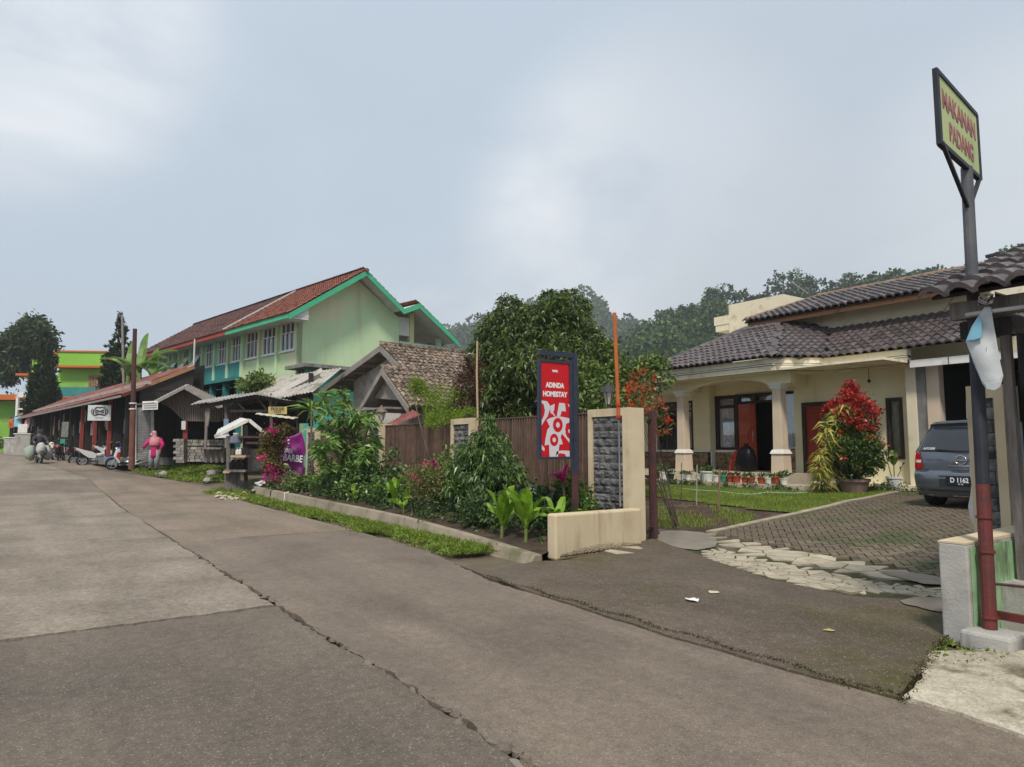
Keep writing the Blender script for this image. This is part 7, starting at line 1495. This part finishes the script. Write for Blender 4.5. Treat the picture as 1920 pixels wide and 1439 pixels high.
# ================================================================ lime green building, conifers, trees, banana
M('lime', (.22, .46, .05), (.26, .52, .07), .5, .8, stain=((.2, .4, .08), .3, .5, .7)); M('orange_trim', (.55, .15, .03), (.48, .13, .03), 1, .7); M('blue_rail', (.08, .14, .30), None, rough=.5)
lb_ = thing('lime_building', 'lime green two-storey building with orange trim behind the shops', 'building', DP(100, 840, 70), facing(6)); q_ = 70 / FPX
X_ = lambda u: (u - 100) * q_; Zl = lambda v: (840 - v) * q_ - 0.0
def lbx(name, u0, u1, v0, v1, y0, y1, m): return MB().box(X_(u0), X_(u1), y0, y1, Zl(v1), Zl(v0)).build(name, m_[m], lb_, world=False)
lbx('wall', 98, 190, 660, 850, .3, 8, 'lime'); lbx('parapet', 100, 188, 661, 686, -.6, .3, 'lime'); lbx('trim', 99, 189, 686, 690, -.7, .3, 'orange_trim'); lbx('trim', 99, 189, 658, 661, -.7, 8, 'orange_trim'); lbx('corner_trim', 98, 103, 661, 686, -.65, .3, 'orange_trim')
lbx('window_frame', 153, 177, 702, 738, .2, .32, 'brown_wood'); lbx('balcony_rail', 103, 190, 728, 746, -1.2, -1.1, 'school_teal'); lbx('balcony_slab', 98, 190, 746, 752, -1.3, .3, 'orange_trim'); lbx('side_wing', 38, 100, 700, 850, 2, 9, 'lime'); lbx('wing_parapet', 38, 48, 672, 700, 1.5, 3, 'lime'); lbx('wing_canopy', 20, 60, 700, 704, .5, 5, 'orange_trim')
for k in range(5): lbx('shutter_slat', 155 + 4.4 * k, 158 + 4.4 * k, 704, 737, .15, .2, 'stone_clad')
for k in range(22): lbx('rail_bar', 104 + 4 * k, 105 + 4 * k, 728, 746, -1.18, -1.13, 'blue_rail')
lbx('lower_wall', -60, 12, 752, 850, 2.0, 6, 'lime'); lbx('band', -60, 45, 740, 750, .6, 3, 'orange_trim'); lbx('dark_opening', 8, 45, 752, 800, 1.9, 2.1, 'interior_dark')
for u in (27, 42): lbx('white_post', u, u + 4, 744, 850, .2, .5, 'white_paint')
lbx('white_lintel', 27, 46, 766, 769, .25, .45, 'white_paint')
MB().extr([(X_(25), .2, Zl(746)), (X_(48), .2, Zl(746)), (X_(36), .2, Zl(735))], (0, .15, 0)).build('post_gable', m_['white_paint'], lb_, world=False)
for k in range(30): lbx('fence_bar', -60 + 2.8 * k, -58.8 + 2.8 * k, 788, 808, -2, -1.95, 'blue_rail')
lbx('fence_rail', -60, 22, 787, 789, -2.02, -1.98, 'blue_rail'); lbx('low_lime_wall', -60, 22, 808, 850, -2.3, -2, 'lime')
Lco = LEAF('leaf_conifer', [(.008, .018, .007), (.018, .034, .011), (.035, .058, .016)], .6, .08, .2); Lbt = LEAF('leaf_bigtree', [(.03, .05, .02), (.06, .09, .035), (.10, .13, .06)], .6, .15, .25); Lbn = LEAF('leaf_banana', [(.14, .26, .05), (.20, .33, .08), (.26, .38, .12)], .45, .4, .4)
p = DP(50, 800, 85); bt = [(*DP(u, v, 85), r * .0654, r * .0654, r * .055) for (u, v, r) in ((70, 625, 30), (45, 640, 32), (20, 655, 30), (0, 670, 34), (85, 650, 22), (60, 665, 26), (25, 690, 26), (-25, 680, 34), (5, 705, 22), (62, 610, 20))]
bush('spreading_tree', 'large rounded grey-green tree at the far left behind the lime building', 'tree', (p.x, p.y, 1.2), bt, 700, 14, .62, .3, Lbt, .5, nm=('crown', 'trunk'), spread=.28, shell=.5)
def conifer(name, label, u, v0, v1, d, wpx, lobes, n):
    k_ = d / FPX; b0 = DP(u, v1 + 60, d); t = thing(name, label, 'tree', b0, 0, 'dark conifers behind the shops'); Hh = (v1 + 60 - v0) * k_; MB().tube([(0, 0, 0), (0, 0, Hh * .9)], [.25, .06], 8).build('trunk', m_['bark'], t, world=False); bl = []
    for (du, f0, f1, wf) in lobes:
        for q in np.linspace(0, 1, 12):
            f_ = f0 + (f1 - f0) * q; r_ = wpx * .5 * k_ * wf * (1 - q * .85) * (.55 + .45 * min(1, q * 6)); c = _Rt * (du * k_) ; bl.append((c.x, c.y, Hh * f_, r_, r_, Hh * (f1 - f0) / 9))
    put('crown', mesh_np('crown', blob_leaves(bl, n, 14, .34, .12, .3, .5, .05, .8), Lco), t)
conifer('cypress_tree', 'dense dark columnar conifer in front of the lime building', 76, 628, 770, 60, 58, [(0, .28, 1.0, 1.0), (-14, .25, .8, .7), (13, .25, .85, .7), (-20, .2, .62, .5), (4, .2, .7, 1.1)], 700)
conifer('pine_tree', 'pointed dark conifer with upswept tips right of the lime building', 214, 589, 730, 62, 50, [(2, .25, 1.0, .85), (-14, .25, .78, .5), (-24, .2, .66, .4), (14, .25, .85, .5), (24, .2, .72, .45)], 560)
bn = thing('banana_plant', 'pale green banana plants with big torn leaves behind the shop roof', 'plant', DP(262, 760, 40))
for k, (u, v, n) in enumerate(((240, 705, 5), (262, 700, 5), (285, 710, 5))):
    st_ = DP(u, v + 60, 40); tp_ = DP(u, v, 40); MB().tube([st_, tp_], [.16, .1], 8).build('stem', m_['green_stem'], bn)
    for i in range(n):
        az = PSI + (math.pi * i / (n - 1)) + random.uniform(-.2, .2); el = 1.45 if i == n // 2 else random.uniform(.7, 1.2)
        broad_leaf(tp_, az, el, random.uniform(1.8, 2.6), .55, .3 if i == n // 2 else random.uniform(.8, 1.7), 12, und=.05).build('leaf', Lbn, bn, smooth=True)
tag(put('backdrop_trees', mesh_np('backdrop_trees', blob_leaves([(*DP(u, v, 120), 5, 5, 3.5) for (u, v) in ((-60, 780), (0, 790), (-120, 770), (60, 800), (150, 800), (220, 790))], 700, 12, 1.0, .6, .3, .4), Lbt)), 'distant mass of grey-green trees beyond the bend', 'trees', kind='stuff')
for k, (u, v, d, r, lab) in enumerate(((8, 838, 66, .5, 'low dark hedge at the foot of the lime wall'),)):
    p = DP(u, v, d); bush('hedge_shrub', lab, 'shrub', p, [(p.x + i * .8, p.y + i * .5, p.z + .3, .7, .7, .5) for i in range(-5, 3)], 90, 14, .3, .12, Ld, .03, spread=.35)
# ================================================================ motorcycles
def fac(u, extra=0.0):
    r = ray(u, 840); return math.atan2(r.y, r.x) - math.pi / 2 + R(extra)   # frame facing the viewer at that bearing
M('bike_blue', (.03, .14, .48), None, rough=.3, coat=.5); M('bike_white', (.68, .68, .68), None, rough=.3, coat=.5); M('bike_red', (.50, .02, .03), None, rough=.3, coat=.5); M('bike_black', (.015, .015, .017), None, rough=.35, coat=.3); M('bike_grey', (.30, .31, .33), None, rough=.35, coat=.4); M('bike_silver', (.5, .5, .52), None, rough=.3, metal=.6); M('bike_cream', (.62, .58, .40), None, rough=.4)
def scooter(label, loc, rz, c1, c2, c3, under=False, lean=R(-6), name='scooter'):
    t = thing(name, label, 'motorcycle', loc, rz, 'motorcycles parked by the shops'); t.rotation_euler = (lean, 0, rz); rW = .285
    for x in (-.63, .64):
        w_ = MB().lathe([(rW - .075, -.035), (rW - .02, -.045), (rW, -.02), (rW, .02), (rW - .02, .045), (rW - .075, .035)], (x, 0, rW), 22, 'y', cap=False).build('wheel', m_['tyre'], t, world=False, smooth=True)
        MB().lathe([(rW - .095, -.025), (rW - .07, -.028), (rW - .07, .028), (rW - .095, .025)], (x, 0, rW), 22, 'y', cap=False).build('rim', m_['bike_silver'], w_, world=False)
        sp_ = MB()
        for k in range(5): a = 6.283 * k / 5; sp_.bar((x, 0, rW), (x + (rW - .08) * math.cos(a), 0, rW + (rW - .08) * math.sin(a)), .03, .03)
        sp_.lathe([(.05, -.05), (.05, .05)], (x, 0, rW), 10, 'y').build('spokes', m_['bike_silver'], w_, world=False)
    n = 9; b = MB()
    for k in range(n):
        a0, a1 = R(20 + 130 * k / n), R(20 + 130 * (k + 1) / n)
        for s_ in (1,): b.hexa([(.64 + (rW + .03) * math.cos(a0), -.065, rW + (rW + .03) * math.sin(a0)), (.64 + (rW + .03) * math.cos(a1), -.065, rW + (rW + .03) * math.sin(a1)), (.64 + (rW + .03) * math.cos(a1), .065, rW + (rW + .03) * math.sin(a1)), (.64 + (rW + .03) * math.cos(a0), .065, rW + (rW + .03) * math.sin(a0)), (.64 + (rW + .06) * math.cos(a0), -.05, rW + (rW + .06) * math.sin(a0)), (.64 + (rW + .06) * math.cos(a1), -.05, rW + (rW + .06) * math.sin(a1)), (.64 + (rW + .06) * math.cos(a1), .05, rW + (rW + .06) * math.sin(a1)), (.64 + (rW + .06) * math.cos(a0), .05, rW + (rW + .06) * math.sin(a0))])
    b.build('front_fender', c1, t, world=False)
    for s_ in (-1, 1): MB().tube([(.64, s_ * .07, rW), (.47, s_ * .07, .72)], .022, 7).build('fork', m_['bike_silver'], t, world=False)
    MB().extr([(.52, -.13, .50), (.60, -.13, .62), (.50, -.13, .95), (.38, -.13, 1.0), (.33, -.13, .9), (.36, -.13, .45), (.30, -.13, .32), (.40, -.13, .30)], (0, .26, 0)).build('front_shield', c2, t, world=False, bev=.03)
    MB().extr([(.36, -.145, .45), (.5, -.145, .62), (.46, -.145, .82), (.34, -.145, .85)], (0, .29, 0)).build('shield_accent', c3, t, world=False, bev=.015)
    MB().extr([(.50, -.09, .93), (.42, -.09, 1.06), (.27, -.09, 1.04), (.32, -.09, .93)], (0, .18, 0)).build('handlebar_cover', c1, t, world=False, bev=.03)
    MB().ball((.50, 0, .99), (.05, .08, .06), 10, 7).build('headlight', m_['tail_clear'], t, world=False, smooth=True)
    MB().tube([(.28, -.34, 1.03), (.34, -.2, 1.03), (.36, 0, 1.0), (.34, .2, 1.03), (.28, .34, 1.03)], .016, 7).build('handlebar', m_['bike_black'], t, world=False, smooth=True)
    for s_ in (-1, 1):
        MB().tube([(.33, s_ * .2, 1.03), (.36, s_ * .3, 1.2)], .008, 5).build('mirror_stalk', m_['bike_black'], t, world=False); MB().ball((.36, s_ * .31, 1.23), (.02, .07, .045), 8, 6).build('mirror', m_['bike_black'], t, world=False, smooth=True)
    if under: MB().tube([(.38, 0, .62), (.1, 0, .55), (-.1, 0, .62)], [.1, .11, .1], 8).build('spine', c2, t, world=False, smooth=True)
    else: MB().box(-.12, .36, -.13, .13, .28, .36).build('footboard', m_['bike_black'], t, world=False, bev=.02)
    MB().ball((-.05, 0, .33), (.2, .12, .13), 10, 7).build('engine', m_['bike_silver'], t, world=False, smooth=True)
    for s_ in (-1, 1):
        y = s_ * .13; MB().extr([(-.08, y, .36), (.02, y, .58), (-.2, y, .72), (-.55, y, .80), (-.92, y, .92), (-.95, y, .86), (-.62, y, .58), (-.4, y, .42)], (0, -s_ * .05, 0)).build('side_panel', c2, t, world=False, bev=.015)
    MB().box(-.75, -.02, -.1, .1, .45, .70).build('under_seat', m_['bike_black'], t, world=False)
    MB().hexa([(-.85, -.12, .76), (.0, -.13, .68), (.0, .13, .68), (-.85, .12, .76), (-.85, -.1, .86), (.02, -.1, .76), (.02, .1, .76), (-.85, .1, .86)]).build('seat', m_['bike_black'], t, world=False, bev=.03)
    MB().tube([(-.9, -.1, .9), (-1.0, 0, .94), (-.9, .1, .9)], .015, 6).build('grab_rail', m_['bike_silver'], t, world=False)
    MB().box(-.99, -.93, -.08, .08, .76, .86).build('tail_light', m_['tail_red'], t, world=False, bev=.01); MB().box(-1.0, -.99, -.09, .09, .58, .70).build('number_plate', m_['plate_black'], t, world=False)
    MB().hexa([(-.98, -.07, .50), (-.62, -.07, .62), (-.62, .07, .62), (-.98, .07, .50), (-.98, -.07, .52), (-.62, -.07, .65), (-.62, .07, .65), (-.98, .07, .52)]).build('rear_fender', m_['bike_black'], t, world=False)
    MB().tube([(.05, .16, .25), (-.3, .17, .26), (-.85, .19, .42)], [.025, .05, .055], 9).build('exhaust', m_['bike_silver'], t, world=False, smooth=True)
    MB().tube([(-.05, -.12, .3), (-.1, -.22, .0)], .012, 5).build('kickstand', m_['bike_black'], t, world=False)
    return t
def gp(u, v, d): return DP(u, v, d)
left_ = math.atan2(-_Rt.y, -_Rt.x)   # heading towards the left of the view
scooter('blue and white scooter with red inner panels standing beside the rusty pole', gp(239, 881, 32.6), fac(239, 186), m_['bike_blue'], m_['bike_white'], m_['bike_red'])
scooter('white motorcycle with long silver exhaust parked in front of the red shop posts', gp(180, 874, 36), fac(180, 16), m_['bike_grey'], m_['bike_white'], m_['bike_black'], True, name='motorcycle')
scooter('black motorcycle with red tail parked just behind the white one', gp(163, 873, 37.4), fac(163, 20), m_['bike_black'], m_['bike_black'], m_['bike_red'], True, name='motorcycle')
scooter('black and white motorcycle parked behind the blue scooter by the shop posts', gp(212, 868, 38), fac(212, 12), m_['bike_black'], m_['bike_white'], m_['bike_black'], True, name='motorcycle')
scooter('dark motorcycle seen end-on in front of the far shops', gp(115, 866, 40), fac(115, 80), m_['bike_black'], m_['bike_black'], m_['bike_white'], True, name='motorcycle')
scooter('cream scooter facing the road just behind the loaded moped', gp(94, 863, 41), fac(94, -100), m_['bike_cream'], m_['bike_cream'], m_['bike_white'])
mop = scooter('heavily loaded moped ridden along the road by a man in dark clothes', gp(73, 868.5, 36), fac(73, -82), m_['bike_black'], m_['bike_white'], m_['bike_black'], lean=0, name='moped'); del mop['group']
M('sack_pale', (.34, .38, .31), (.24, .29, .23), 5, .7); M('sack_white', (.50, .49, .46), (.36, .36, .34), 6, .7)
for k, (dx, dy, dz, r, m, lab) in enumerate(((-.25, -.36, .52, .36, 'sack_pale', 'pale green sack hanging on the left of the loaded moped'), (-.25, .38, .55, .34, 'sack_white', 'whitish sack hanging on the right of the loaded moped'), (.45, 0, .72, .28, 'sack_white', 'white bundle tied to the front of the loaded moped'))):
    cs_, sn = math.cos(mop.rotation_euler.z), math.sin(mop.rotation_euler.z); p = mop.location + Vector((dx * cs_ - dy * sn, dx * sn + dy * cs_, dz)); b = MB(); b.ball(tuple(p), (r * .8, r * .75, r * 1.1), 12, 9, .16); tag(b.build('cargo_sack', m_[m] if m in m_ else MATS[m], smooth=True), lab, 'sack', 'sacks on the loaded moped')
# ================================================================ people
M('skin', (.28, .16, .10), None, rough=.6); M('pink_cloth', (.62, .26, .28), (.55, .21, .24), 8, .8, .004, 30); M('magenta_cloth', (.50, .02, .13), (.42, .015, .11), 8, .8, .004, 30); M('grey_cloth', (.30, .30, .32), (.24, .24, .26), 8, .9, .004, 30); M('dark_cloth', (.03, .035, .045), (.05, .055, .07), 8, .9); M('blue_cloth', (.05, .08, .20), (.07, .10, .25), 8, .9); M('mask_white', (.6, .6, .6)); M('denim', (.06, .08, .12), None, rough=.9)
def skinbody(t, J, E, mat, name='body', root=0):
    """J: {name:(pos, radius)}; one continuous surface grown over a joint skeleton"""
    keys = list(J); me = bpy.data.meshes.new(name); me.from_pydata([J[k][0] for k in keys], [(keys.index(a), keys.index(c)) for a, c in E], []); me.materials.append(mat)
    o = put(name, me, t); md = o.modifiers.new('skin', 'SKIN'); md.use_smooth_shade = True
    for i, k in enumerate(keys):
        r = J[k][1]; me.skin_vertices[0].data[i].radius = r if hasattr(r, '__len__') else (r, r); me.skin_vertices[0].data[i].use_root = (i == root)
    s_ = o.modifiers.new('sub', 'SUBSURF'); s_.levels = 1; s_.render_levels = 2
    return o
def hand(J, E, wrist, p, d, side, sgn=1):
    d = Vector(d).normalized(); s_ = Vector(side).normalized(); p = Vector(p); k = wrist + '_palm'; J[k] = (tuple(p + d * .05), (.032, .02)); E.append((wrist, k))
    for i, (o, L) in enumerate(((-.03, .06), (-.01, .075), (.01, .07), (.03, .055))):
        a = '%s_f%d' % (wrist, i); J[a] = (tuple(p + d * .09 + s_ * o), .009); J[a + 'b'] = (tuple(p + d * (.09 + L) + s_ * o * 1.1 + Vector((0, 0, -.015))), .008); E += [(k, a), (a, a + 'b')]
    a = wrist + '_th'; J[a] = (tuple(p + d * .05 + s_ * .05 * sgn), .010); J[a + 'b'] = (tuple(p + d * .08 + s_ * .065 * sgn), .008); E += [(k, a), (a, a + 'b')]
def loft(rings, n=18):
    """rings: (x,y,z,rx,ry)"""
    b = MB(); R0 = []
    for (x, y, z, rx, ry) in rings:
        R0.append(len(b.v)); b.v += [(x + rx * math.cos(6.283 * k / n) * (1 + .03 * math.sin(5 * 6.283 * k / n)), y + ry * math.sin(6.283 * k / n) * (1 + .03 * math.cos(4 * 6.283 * k / n)), z) for k in range(n)]
    for a, c in zip(R0, R0[1:]): b.f += [(a + k, a + (k + 1) % n, c + (k + 1) % n, c + k) for k in range(n)]
    b.f += [tuple(R0[0] + k for k in range(n - 1, -1, -1)), tuple(R0[-1] + k for k in range(n))]; return b
# woman in pink: local y points away from the viewer, x to the right; she stands turned to the left looking down at the scooter
lady = thing('person', 'woman in pink hijab and magenta tunic standing by the scooter', 'person', gp(288, 880.5, 29), fac(288, -20)); J = {}; E = []
J['pelvis'] = ((0, 0, .84), (.13, .11)); J['waist'] = ((0, 0, 1.0), (.12, .10)); J['chest'] = ((0, 0, 1.20), (.15, .11)); J['neck'] = ((-.02, -.02, 1.36), .05); J['head'] = ((-.05, -.05, 1.47), (.085, .095)); J['crown'] = ((-.04, -.04, 1.555), (.07, .075)); E = [('pelvis', 'waist'), ('waist', 'chest'), ('chest', 'neck'), ('neck', 'head'), ('head', 'crown')]
for s_, n_ in ((-1, 'l'), (1, 'r')):
    J['hip' + n_] = ((s_ * .09, 0, .78), .095); J['knee' + n_] = ((s_ * .10, -.02, .44), .065); J['ank' + n_] = ((s_ * .11, .02, .08), .045); J['toe' + n_] = ((s_ * .13 - .04, -.12, .035), (.04, .03)); E += [('pelvis', 'hip' + n_), ('hip' + n_, 'knee' + n_), ('knee' + n_, 'ank' + n_), ('ank' + n_, 'toe' + n_)]
    J['sh' + n_] = ((s_ * .17, 0, 1.27), .06); E.append(('chest', 'sh' + n_))
J['ell'] = ((-.30, -.06, 1.04), .045); J['wrl'] = ((-.42, -.14, .86), .03); J['elr'] = ((.30, .02, 1.02), .045); J['wrr'] = ((.27, -.12, .82), .03); E += [('shl', 'ell'), ('ell', 'wrl'), ('shr', 'elr'), ('elr', 'wrr')]
hand(J, E, 'wrl', (-.42, -.14, .86), (-.5, -.3, -.6), (.3, -.8, 0)); hand(J, E, 'wrr', (.27, -.12, .82), (-.1, -.3, -.9), (.8, .1, 0), -1)
skinbody(lady, J, E, m_['skin'])
loft([(0, 0, .50, .185, .15), (0, 0, .62, .18, .15), (0, 0, .85, .165, .14), (0, 0, 1.05, .165, .135), (0, 0, 1.25, .18, .13), (0, 0, 1.32, .10, .09)]).build('tunic', m_['magenta_cloth'], lady, world=False, smooth=True)
MB().tube([(-.18, 0, 1.27), (-.31, -.06, 1.04), (-.41, -.135, .88)], [.085, .08, .065], 10).build('sleeve', m_['magenta_cloth'], lady, world=False, smooth=True); MB().tube([(.18, 0, 1.27), (.31, .02, 1.02), (.275, -.11, .84)], [.085, .08, .065], 10).build('sleeve', m_['magenta_cloth'], lady, world=False, smooth=True)
for s_ in (-1, 1): MB().tube([(s_ * .09, 0, .80), (s_ * .105, -.02, .44), (s_ * .12, .02, .07)], [.115, .105, .095], 12).build('trouser_leg', m_['grey_cloth'], lady, world=False, smooth=True); MB().ball((s_ * .13 - .03, -.07, .035), (.05, .13, .04), 10, 6).build('shoe', m_['dark_cloth'], lady, world=False, smooth=True)
hj = loft([(0, -.02, .96, .16, .15), (.0, -.02, 1.02, .215, .18), (0, -.02, 1.16, .215, .175), (-.01, -.02, 1.28, .175, .145), (-.03, -.03, 1.36, .10, .11), (-.045, -.025, 1.44, .108, .118), (-.045, -.02, 1.52, .10, .11), (-.04, -.015, 1.58, .07, .08), (-.035, -.01, 1.605, .02, .03)]).build('hijab', m_['pink_cloth'], lady, world=False, smooth=True)
MB().ball((-.08, -.122, 1.475), (.062, .045, .08), 10, 8).build('face', m_['skin'], lady, world=False, smooth=True); MB().ball((-.09, -.152, 1.445), (.052, .03, .04), 10, 6).build('face_mask', m_['mask_white'], lady, world=False, smooth=True)
for s_ in (-1, 1): MB().ball((-.09 + s_ * .024, -.166, 1.498), .009, 6, 5).build('eye', m_['black_plastic'], lady, world=False)
# rider on the moped
rd = thing('person', 'man in dark shirt riding the loaded moped towards the viewer', 'person', mop.location + Vector((0, 0, 0)), mop.rotation_euler.z); J = {}; E = []
J['pelvis'] = ((-.3, 0, .92), (.14, .13)); J['waist'] = ((-.28, 0, 1.08), (.12, .14)); J['chest'] = ((-.24, 0, 1.30), (.13, .17)); J['neck'] = ((-.22, 0, 1.45), .055); J['head'] = ((-.20, 0, 1.57), (.10, .085)); J['crown'] = ((-.21, 0, 1.66), (.085, .075)); E = [('pelvis', 'waist'), ('waist', 'chest'), ('chest', 'neck'), ('neck', 'head'), ('head', 'crown')]
for s_, n_ in ((-1, 'l'), (1, 'r')):
    J['hip' + n_] = ((-.22, s_ * .11, .88), .095); J['knee' + n_] = ((.18, s_ * .19, .74), .075); J['ank' + n_] = ((.10, s_ * .17, .38), .05); J['toe' + n_] = ((.25, s_ * .18, .34), (.04, .035)); E += [('pelvis', 'hip' + n_), ('hip' + n_, 'knee' + n_), ('knee' + n_, 'ank' + n_), ('ank' + n_, 'toe' + n_)]
    J['sh' + n_] = ((-.24, s_ * .19, 1.37), .065); J['el' + n_] = ((-.02, s_ * .30, 1.16), .05); J['wr' + n_] = ((.24, s_ * .30, 1.06), .035); E += [('chest', 'sh' + n_), ('sh' + n_, 'el' + n_), ('el' + n_, 'wr' + n_)]; hand(J, E, 'wr' + n_, (.22, s_ * .30, 1.06), (1, 0, -.15), (0, 1, 0), -s_)
skinbody(rd, J, E, m_['skin'])
b = MB().tube([(-.3, 0, .88), (-.28, 0, 1.08), (-.24, 0, 1.30), (-.23, 0, 1.43)], [.19, .185, .20, .10], 14).build('shirt', m_['dark_cloth'], rd, world=False, smooth=True)
for s_ in (-1, 1):
    MB().tube([(-.24, s_ * .18, 1.37), (-.02, s_ * .30, 1.16), (.18, s_ * .30, 1.08)], [.085, .07, .055], 10).build('sleeve', m_['dark_cloth'], rd, world=False, smooth=True)
    MB().tube([(-.28, s_ * .1, .9), (.18, s_ * .19, .75), (.10, s_ * .17, .40)], [.125, .10, .075], 10).build('trouser_leg', m_['denim'], rd, world=False, smooth=True)
MB().ball((-.215, 0, 1.63), (.125, .115, .115), 12, 8).build('cap', m_['dark_cloth'], rd, world=False, smooth=True)
for s_ in (-1, 1): MB().ball((-.105, s_ * .03, 1.58), .011, 6, 5).build('eye', m_['black_plastic'], rd, world=False)
MB().ball((-.10, 0, 1.555), (.02, .016, .025), 6, 5).build('nose', m_['skin'], rd, world=False)
# seated shopper in blue
sb = thing('person', 'person in blue jacket and cap bending at the shop front behind the scooters', 'person', gp(226, 864, 36.5), fac(226, -15)); J = {}; E = []
J['pelvis'] = ((.06, .1, .82), (.14, .13)); J['waist'] = ((.02, .02, .98), (.13, .13)); J['chest'] = ((-.05, -.06, 1.20), (.15, .14)); J['neck'] = ((-.10, -.12, 1.36), .055); J['head'] = ((-.13, -.16, 1.47), (.09, .09)); J['crown'] = ((-.12, -.16, 1.56), (.075, .075)); E = [('pelvis', 'waist'), ('waist', 'chest'), ('chest', 'neck'), ('neck', 'head'), ('head', 'crown')]
for s_, n_ in ((-1, 'l'), (1, 'r')):
    J['hip' + n_] = ((.05 + s_ * .1, .08, .76), .1); J['knee' + n_] = ((s_ * .12, .0, .43), .07); J['ank' + n_] = ((.02 + s_ * .12, .08, .08), .05); J['toe' + n_] = ((s_ * .13, -.06, .04), (.045, .035)); E += [('pelvis', 'hip' + n_), ('hip' + n_, 'knee' + n_), ('knee' + n_, 'ank' + n_), ('ank' + n_, 'toe' + n_)]
    J['sh' + n_] = ((-.05 + s_ * .18, -.06, 1.28), .065); J['el' + n_] = ((-.14 + s_ * .22, -.2, 1.05), .05); J['wr' + n_] = ((-.22 + s_ * .15, -.38, .95), .035); E += [('chest', 'sh' + n_), ('sh' + n_, 'el' + n_), ('el' + n_, 'wr' + n_)]; hand(J, E, 'wr' + n_, J['wr' + n_][0], (-.2, -1, -.2), (1, 0, 0), -s_)
skinbody(sb, J, E, m_['skin'])
MB().tube([(.05, .08, .78), (.02, .02, .98), (-.05, -.06, 1.2), (-.09, -.11, 1.35)], [.2, .195, .21, .11], 14).build('jacket', m_['blue_cloth'], sb, world=False, smooth=True)
for s_ in (-1, 1):
    MB().tube([(-.05 + s_ * .17, -.06, 1.28), (-.14 + s_ * .22, -.2, 1.05), (-.21 + s_ * .16, -.35, .96)], [.09, .075, .06], 10).build('sleeve', m_['blue_cloth'], sb, world=False, smooth=True); MB().tube([(.05 + s_ * .09, .08, .8), (s_ * .12, 0, .43), (.02 + s_ * .12, .08, .06)], [.12, .1, .085], 10).build('trouser_leg', m_['denim'], sb, world=False, smooth=True)
MB().ball((-.125, -.16, 1.53), (.12, .12, .10), 12, 8).build('cap', m_['blue_cloth'], sb, world=False, smooth=True)
for k, (u, v, d, w_, h_, m, lab) in enumerate(((118, 852, 41, .3, .9, 'pot_green', 'teal bin standing by the shop front'), (123, 820, 41, .4, .9, 'hanging_dark', 'framed dark poster hanging high on a shop post'))):
    if m == 'hanging_dark': M(m, (.10, .11, .10), (.25, .25, .22), 12, .5)
    p = DP(u, v, d); b = MB(); b.box(-w_ / 2, w_ / 2, -.1, .1, 0, h_)
    o = b.build('shop_item', MATS[m]); o.location = p; o.rotation_euler = (0, 0, facing()); tag(o, lab, 'bin' if k == 0 else 'poster')
# ================================================================ haze: one closed box of even thin air
hz = bpy.data.materials.new('haze_air'); hz.use_nodes = True; t = hz.node_tree; t.nodes.clear()
pvn = N(t, 'ShaderNodeVolumePrincipled'); pvn.inputs['Color'].default_value = (.93, .96, 1.0, 1); pvn.inputs['Density'].default_value = 0.0006; pvn.inputs['Anisotropy'].default_value = .2
t.links.new(pvn.outputs[0], N(t, 'ShaderNodeOutputMaterial').inputs['Volume'])
tag(MB().box(-920, 320, -370, 920, -4, 165).build('haze', hz), 'thin pale blue haze over the whole place', 'haze', kind='stuff')
